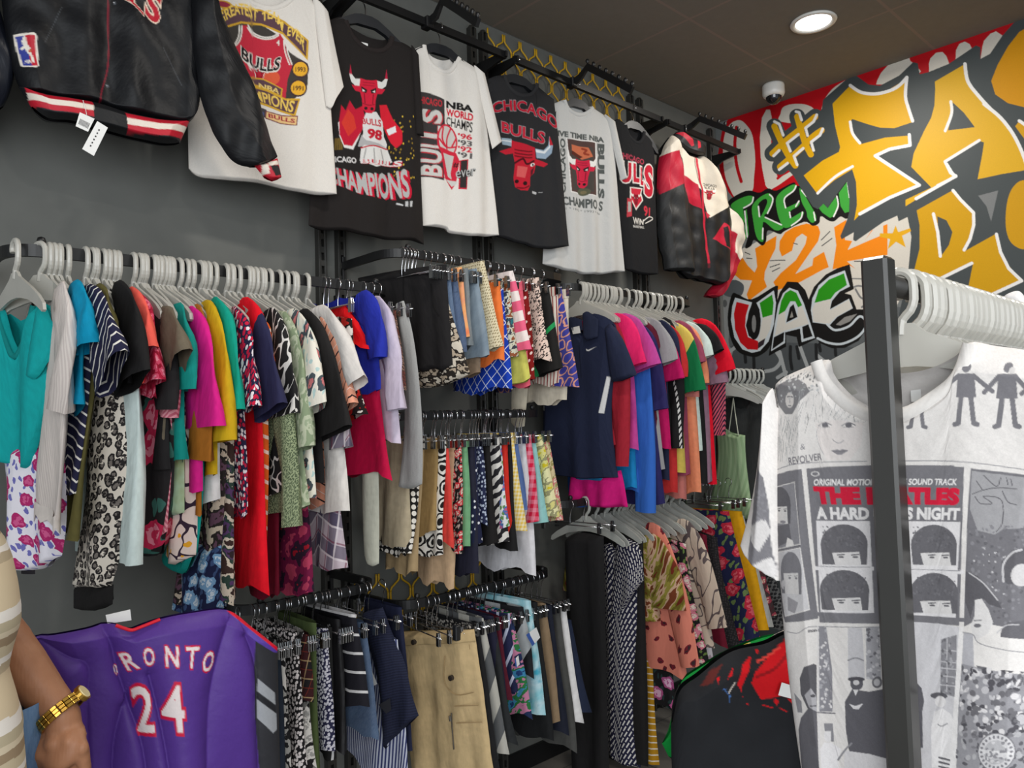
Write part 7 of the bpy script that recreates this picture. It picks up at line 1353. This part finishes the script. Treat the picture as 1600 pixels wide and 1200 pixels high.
# ---------------------------------------------------------------- person at the left edge
def skin_mat():
    t = NT('brown_skin', .5); n = t.noise(t.ob, 35, 4)[0]; t.b.inputs['Subsurface Weight'].default_value = .06; t.b.inputs['Subsurface Radius'].default_value = (.01, .004, .002)
    v = t.vor(t.ob, 220)[0]; bp = t.n('ShaderNodeBump'); bp.inputs['Strength'].default_value = .12; bp.inputs['Distance'].default_value = .002; t.l(v, bp.inputs['Height']); t.l(bp.outputs[0], t.b.inputs['Normal'])
    return t.out(t.mix(n, (128, 86, 60), (162, 115, 86)))
M_SKIN = skin_mat()
pd, ad = 1.02, 1.15
T0 = atD(-150, 1000, pd); o = np.array([T0[0], T0[1], 0])
R2 = CR*np.array([1, 1, 0]); R2 /= np.linalg.norm(R2); F2 = CD*np.array([1, 1, 0]); F2 /= np.linalg.norm(F2)
person = empty('person', o, 'person in a striped beige shirt with a gold watch, arm lowered, left edge', 'person')
def cap(m, pts, rads, flat=1.0, fd=None, n=14, sub=5):
    """rounded tapered limb; flat squeezes it along direction fd"""
    P = smooth_path(pts, sub); r = np.interp(np.linspace(0, 1, len(P)), np.linspace(0, 1, len(rads)), rads)
    T = np.gradient(P, axis=0); T /= np.linalg.norm(T, axis=1)[:, None]
    ext = [(-1, 0), ]
    Q = []; Rr = []; TT = []
    for a in (80, 60, 40, 20): Q.append(P[0]-T[0]*r[0]*math.sin(math.radians(a))); Rr.append(r[0]*math.cos(math.radians(a))); TT.append(T[0])
    for i in range(len(P)): Q.append(P[i]); Rr.append(r[i]); TT.append(T[i])
    for a in (20, 40, 60, 80): Q.append(P[-1]+T[-1]*r[-1]*math.sin(math.radians(a))); Rr.append(r[-1]*math.cos(math.radians(a))); TT.append(T[-1])
    fd = np.array(F2 if fd is None else fd, float); rings = []
    for q, rr, t in zip(Q, Rr, TT):
        f = fd-t*(fd@t); f /= np.linalg.norm(f); s = np.cross(t, f); a = np.linspace(0, 2*math.pi, n, endpoint=False)
        rings.append([q+s*rr*math.cos(k)+f*rr*flat*math.sin(k) for k in a])
    V, F, _ = gridmesh(np.array(rings), True); k0 = len(V); F = [tuple(f) for f in F]+[tuple(range(n))[::-1], tuple(k0-n+i for i in range(n))]
    m.add(V, F)
m = MB(); c2 = lambda z, a=0.0, b=0.0: np.array([o[0], o[1], z])+R2*(a-(.07 if z > 1.4 else .0))+F2*b
cap(m, [c2(.98), c2(1.15), c2(1.35), c2(1.46)], [.095, .1, .105, .06], .8); cap(m, [c2(1.44, .0), c2(1.54, .02), c2(1.6, .03)], [.06, .055, .055])
cap(m, [c2(1.62, .03), c2(1.68, .03), c2(1.76, .02)], [.075, .09, .07], 1.0); cap(m, [c2(1.58, .07), c2(1.66, .115), c2(1.645, .135)], [.03, .014, .014])
for s in (-1, 1): cap(m, [c2(1.66, .02, s*.085), c2(1.63, .02, s*.088)], [.018, .012], .5); cap(m, [c2(.95, 0, s*.09), c2(.5, .01, s*.1), c2(.1, -.01, s*.1)], [.095, .06, .045]); cap(m, [c2(.05, -.03, s*.1), c2(.045, .12, s*.11)], [.045, .038], .8)
cap(m, [c2(1.42, .0, -.15), c2(1.16, -.04, -.2), c2(.95, .05, -.2)], [.055, .042, .03])
sh = atD(-130, 660, 1.14); el = atD(-26, 968, 1.17); w1 = atD(34, 1042, 1.16); wr = atD(93, 1112, 1.15)
cap(m, [sh, (sh+el)/2+R2*.0, el, atD(8, 1006, 1.17)], [.05, .045, .04, .038]); cap(m, [atD(-4, 992, 1.17), w1, atD(70, 1085, 1.155), wr, atD(97, 1128, 1.15)], [.04, .038, .031, .0265, .0275], .86, CD)
# hand: palm, knuckles, five fingers
hd = 1.15
cap(m, [atD(95, 1122, hd), atD(96, 1142, hd), atD(97, 1162, hd-.01)], [.027, .036, .04], .45, CD)
kn = [(62, 1176), (82, 1160), (106, 1158), (128, 1168)]
tip = [[(56, 1205), (58, 1236), (66, 1258)], [(76, 1204), (74, 1244), (80, 1272)], [(106, 1204), (104, 1246), (104, 1274)], [(133, 1204), (132, 1236), (128, 1256)]]
for k, (kx, ky) in enumerate(kn):
    rk = (.0098, .0108, .0106, .0092)[k]
    cap(m, [atD(93+(kx-95)*.45, 1130, hd), atD(kx, ky, hd-.022)], [.011, rk+.0022], .75, CD); cap(m, [atD(kx, ky, hd-.02), atD(*tip[k][0], hd-.012), atD(*tip[k][1], hd+.012), atD(*tip[k][2], hd+.03)], [rk+.001, rk, rk*.92, rk*.75], .95, CD)
cap(m, [atD(66, 1138, hd+.012), atD(50, 1166, hd+.02), atD(48, 1200, hd+.022), atD(56, 1226, hd+.025)], [.014, .0125, .0115, .009], .95, CD)
body = m.build('body', M_SKIN, o, person, True)
r_ = body.modifiers.new('remesh', 'REMESH'); r_.mode = 'VOXEL'; r_.voxel_size = .0035; r_.use_smooth_shade = True
s_ = body.modifiers.new('smooth', 'SMOOTH'); s_.iterations = 6; s_.factor = .6
for s in (-1, 1):
    m = MB(); c = c2(1.665, .108, s*.032); m.lathe([(.0, -.011), (.008, -.008), (.011, 0), (.008, .008), (.0, .011)], c, 12); m.build('eye', M_WHITE, o, person, True)
m = MB(); cap(m, [c2(1.71, -.02), c2(1.75, .0), c2(1.775, .02)], [.095, .09, .06], 1.0); m.build('hair', S(24, 20, 18), o, person, True)
m = MB(); cap(m, [c2(1.605, .105, -.02), c2(1.605, .112, 0), c2(1.605, .105, .02)], [.006, .008, .006]); m.build('mouth', S(120, 66, 58), o, person, True)
def shirt_mat():
    t = NT('striped_shirt_cotton', .85); x = t.xyz(t.uv); nz = t.noise(t.mul(t.uv, (3, 10, 1)), 3, 3)[0]
    v = t.fr(t.math('MULTIPLY_ADD', nz, .1, t.math('DIVIDE', x[1], .15))); r_ = t.n('ShaderNodeValToRGB'); r_.color_ramp.interpolation = 'CONSTANT'; el = r_.color_ramp.elements
    st = [(0, (178, 166, 140)), (.1, (204, 190, 164)), (.16, (150, 130, 104)), (.24, (192, 178, 150)), (.34, (222, 216, 208)), (.41, (174, 158, 132)), (.5, (200, 182, 152)), (.56, (176, 96, 66)), (.585, (196, 170, 140)), (.66, (182, 110, 84)), (.68, (214, 200, 176)), (.71, (176, 100, 74)), (.725, (186, 172, 146)), (.84, (222, 216, 208)), (.89, (160, 142, 114))]
    for i, (q, c) in enumerate(st): e = el[i] if i < 2 else el.new(.5); e.position = q; e.color = lin4(c)
    t.l(v, r_.inputs[0]); return t.out(r_.outputs[0])
edge = [(640, -60), (720, -30), (790, -12), (830, 0), (850, 14), (880, 25), (920, 33), (960, 38), (985, 38), (1010, 31), (1035, 24), (1060, 20), (1080, 25), (1110, 33), (1150, 40), (1200, 44), (1290, 50)]
ys = np.linspace(640, 1290, 60); ed = np.interp(ys, *zip(*edge)); rs = np.random.RandomState(5); rings = []
for y, e in zip(ys, ed):
    c = atD(-150, y, pd); rad = (150+e-21)*pd/FPX; a = np.linspace(0, 2*math.pi, 48, endpoint=False)
    sc = np.clip((y-600)/160, .35, 1)
    w = 1+.02*np.sin(a*7+y*.03)+.012*np.sin(a*13-y*.05)
    w = np.where(np.cos(a) > .85, 1, w)
    rings.append([c+R2*rad*math.cos(k)*q*(1 if math.cos(k) > 0 else 1)+F2*rad*(.72 if math.sin(k) > 0 else .8)*math.sin(k)*q*sc for k, q in zip(a, w)])
V, F, UV = gridmesh(np.array(rings), True); shirt = mk('shirt', V, F, shirt_mat(), o, person, UV)
for s in (1, -1):
    if s == 1: A0, A1 = sh, (sh*.6+el*.4)
    else: A0, A1 = c2(1.42, 0, -.15), c2(1.2, -.03, -.195)
    m = MB(); cap(m, [A0, (A0+A1)/2, A1], [.058, .056, .055], 1.0); V, F = m.V, m.F; mk('sleeve', V, F, S(186, 170, 142), o, shirt)
jm = P_('denim', (60, 96, 136), (90, 126, 164))
for s in (1, -1):
    rings = []
    for z, q in zip(np.linspace(1.06, .08, 24), np.linspace(0, 1, 24)):
        hw = .135-.06*q; a = np.linspace(0, 2*math.pi, 24, endpoint=False); c = c2(z, .01, s*(.07+.02*q))
        rings.append([c+R2*hw*math.cos(k)*(1.03 if z > .7 else 1)+F2*hw*.72*math.sin(k)*(1+.02*math.sin(k*5+z*30)) for k in a])
    V, F, UV = gridmesh(np.array(rings), True); mk('jeans', V, F, jm, o, person, UV)
# denim pocket flap beside the hand
rings = []
for y in np.linspace(1098, 1300, 12):
    c = atD(36+.01*(y-1100), y, 1.13); a = np.linspace(0, 2*math.pi, 20, endpoint=False); rings.append([c+R2*.024*math.cos(k)+F2*.05*math.sin(k) for k in a])
V, F, UV = gridmesh(np.array(rings), True); mk('jeans', V, F, jm, o, person, UV)
# gold watch
GD = plain('gold_metal', (190, 152, 70), .28, 1.0); wc = atD(95, 1112, 1.15); ax = wr-w1; ax = ax/np.linalg.norm(ax); vd = ray(95, 1112); vd = vd/np.linalg.norm(vd); f = vd-ax*(vd@ax); f /= np.linalg.norm(f); sd = np.cross(ax, f)
wat = empty('wristwatch', tuple(np.zeros(3))); wat.parent = person; m = MB(); nl_ = 22
for k in range(nl_):
    t = 2*math.pi*k/nl_; c = wc+sd*.0325*math.cos(t)-f*.0275*math.sin(t); tn = -sd*.0325*math.sin(t)-f*.0275*math.cos(t); tn /= np.linalg.norm(tn); nm = np.cross(ax, tn)
    for q in (-1, 0, 1): m.box(c+ax*q*.0055, (.0085, .005, .0045), np.stack([tn, ax, nm], 1))
m.build('watch_band', GD, o, wat)
sgn = 1 if (sd@CR) > 0 else -1; cc = wc+sd*.034*sgn-f*.008; xd = sd*sgn*.93-f*.37; m = MB(); m.tube([cc-xd*.003, cc+xd*.004], .013, 20); m.build('watch_case', GD, o, wat); m = MB(); m.tube([cc+xd*.004, cc+xd*.0055], .0105, 20); m.build('watch_glass', plain('watch_dial', (214, 200, 150), .15), o, wat)
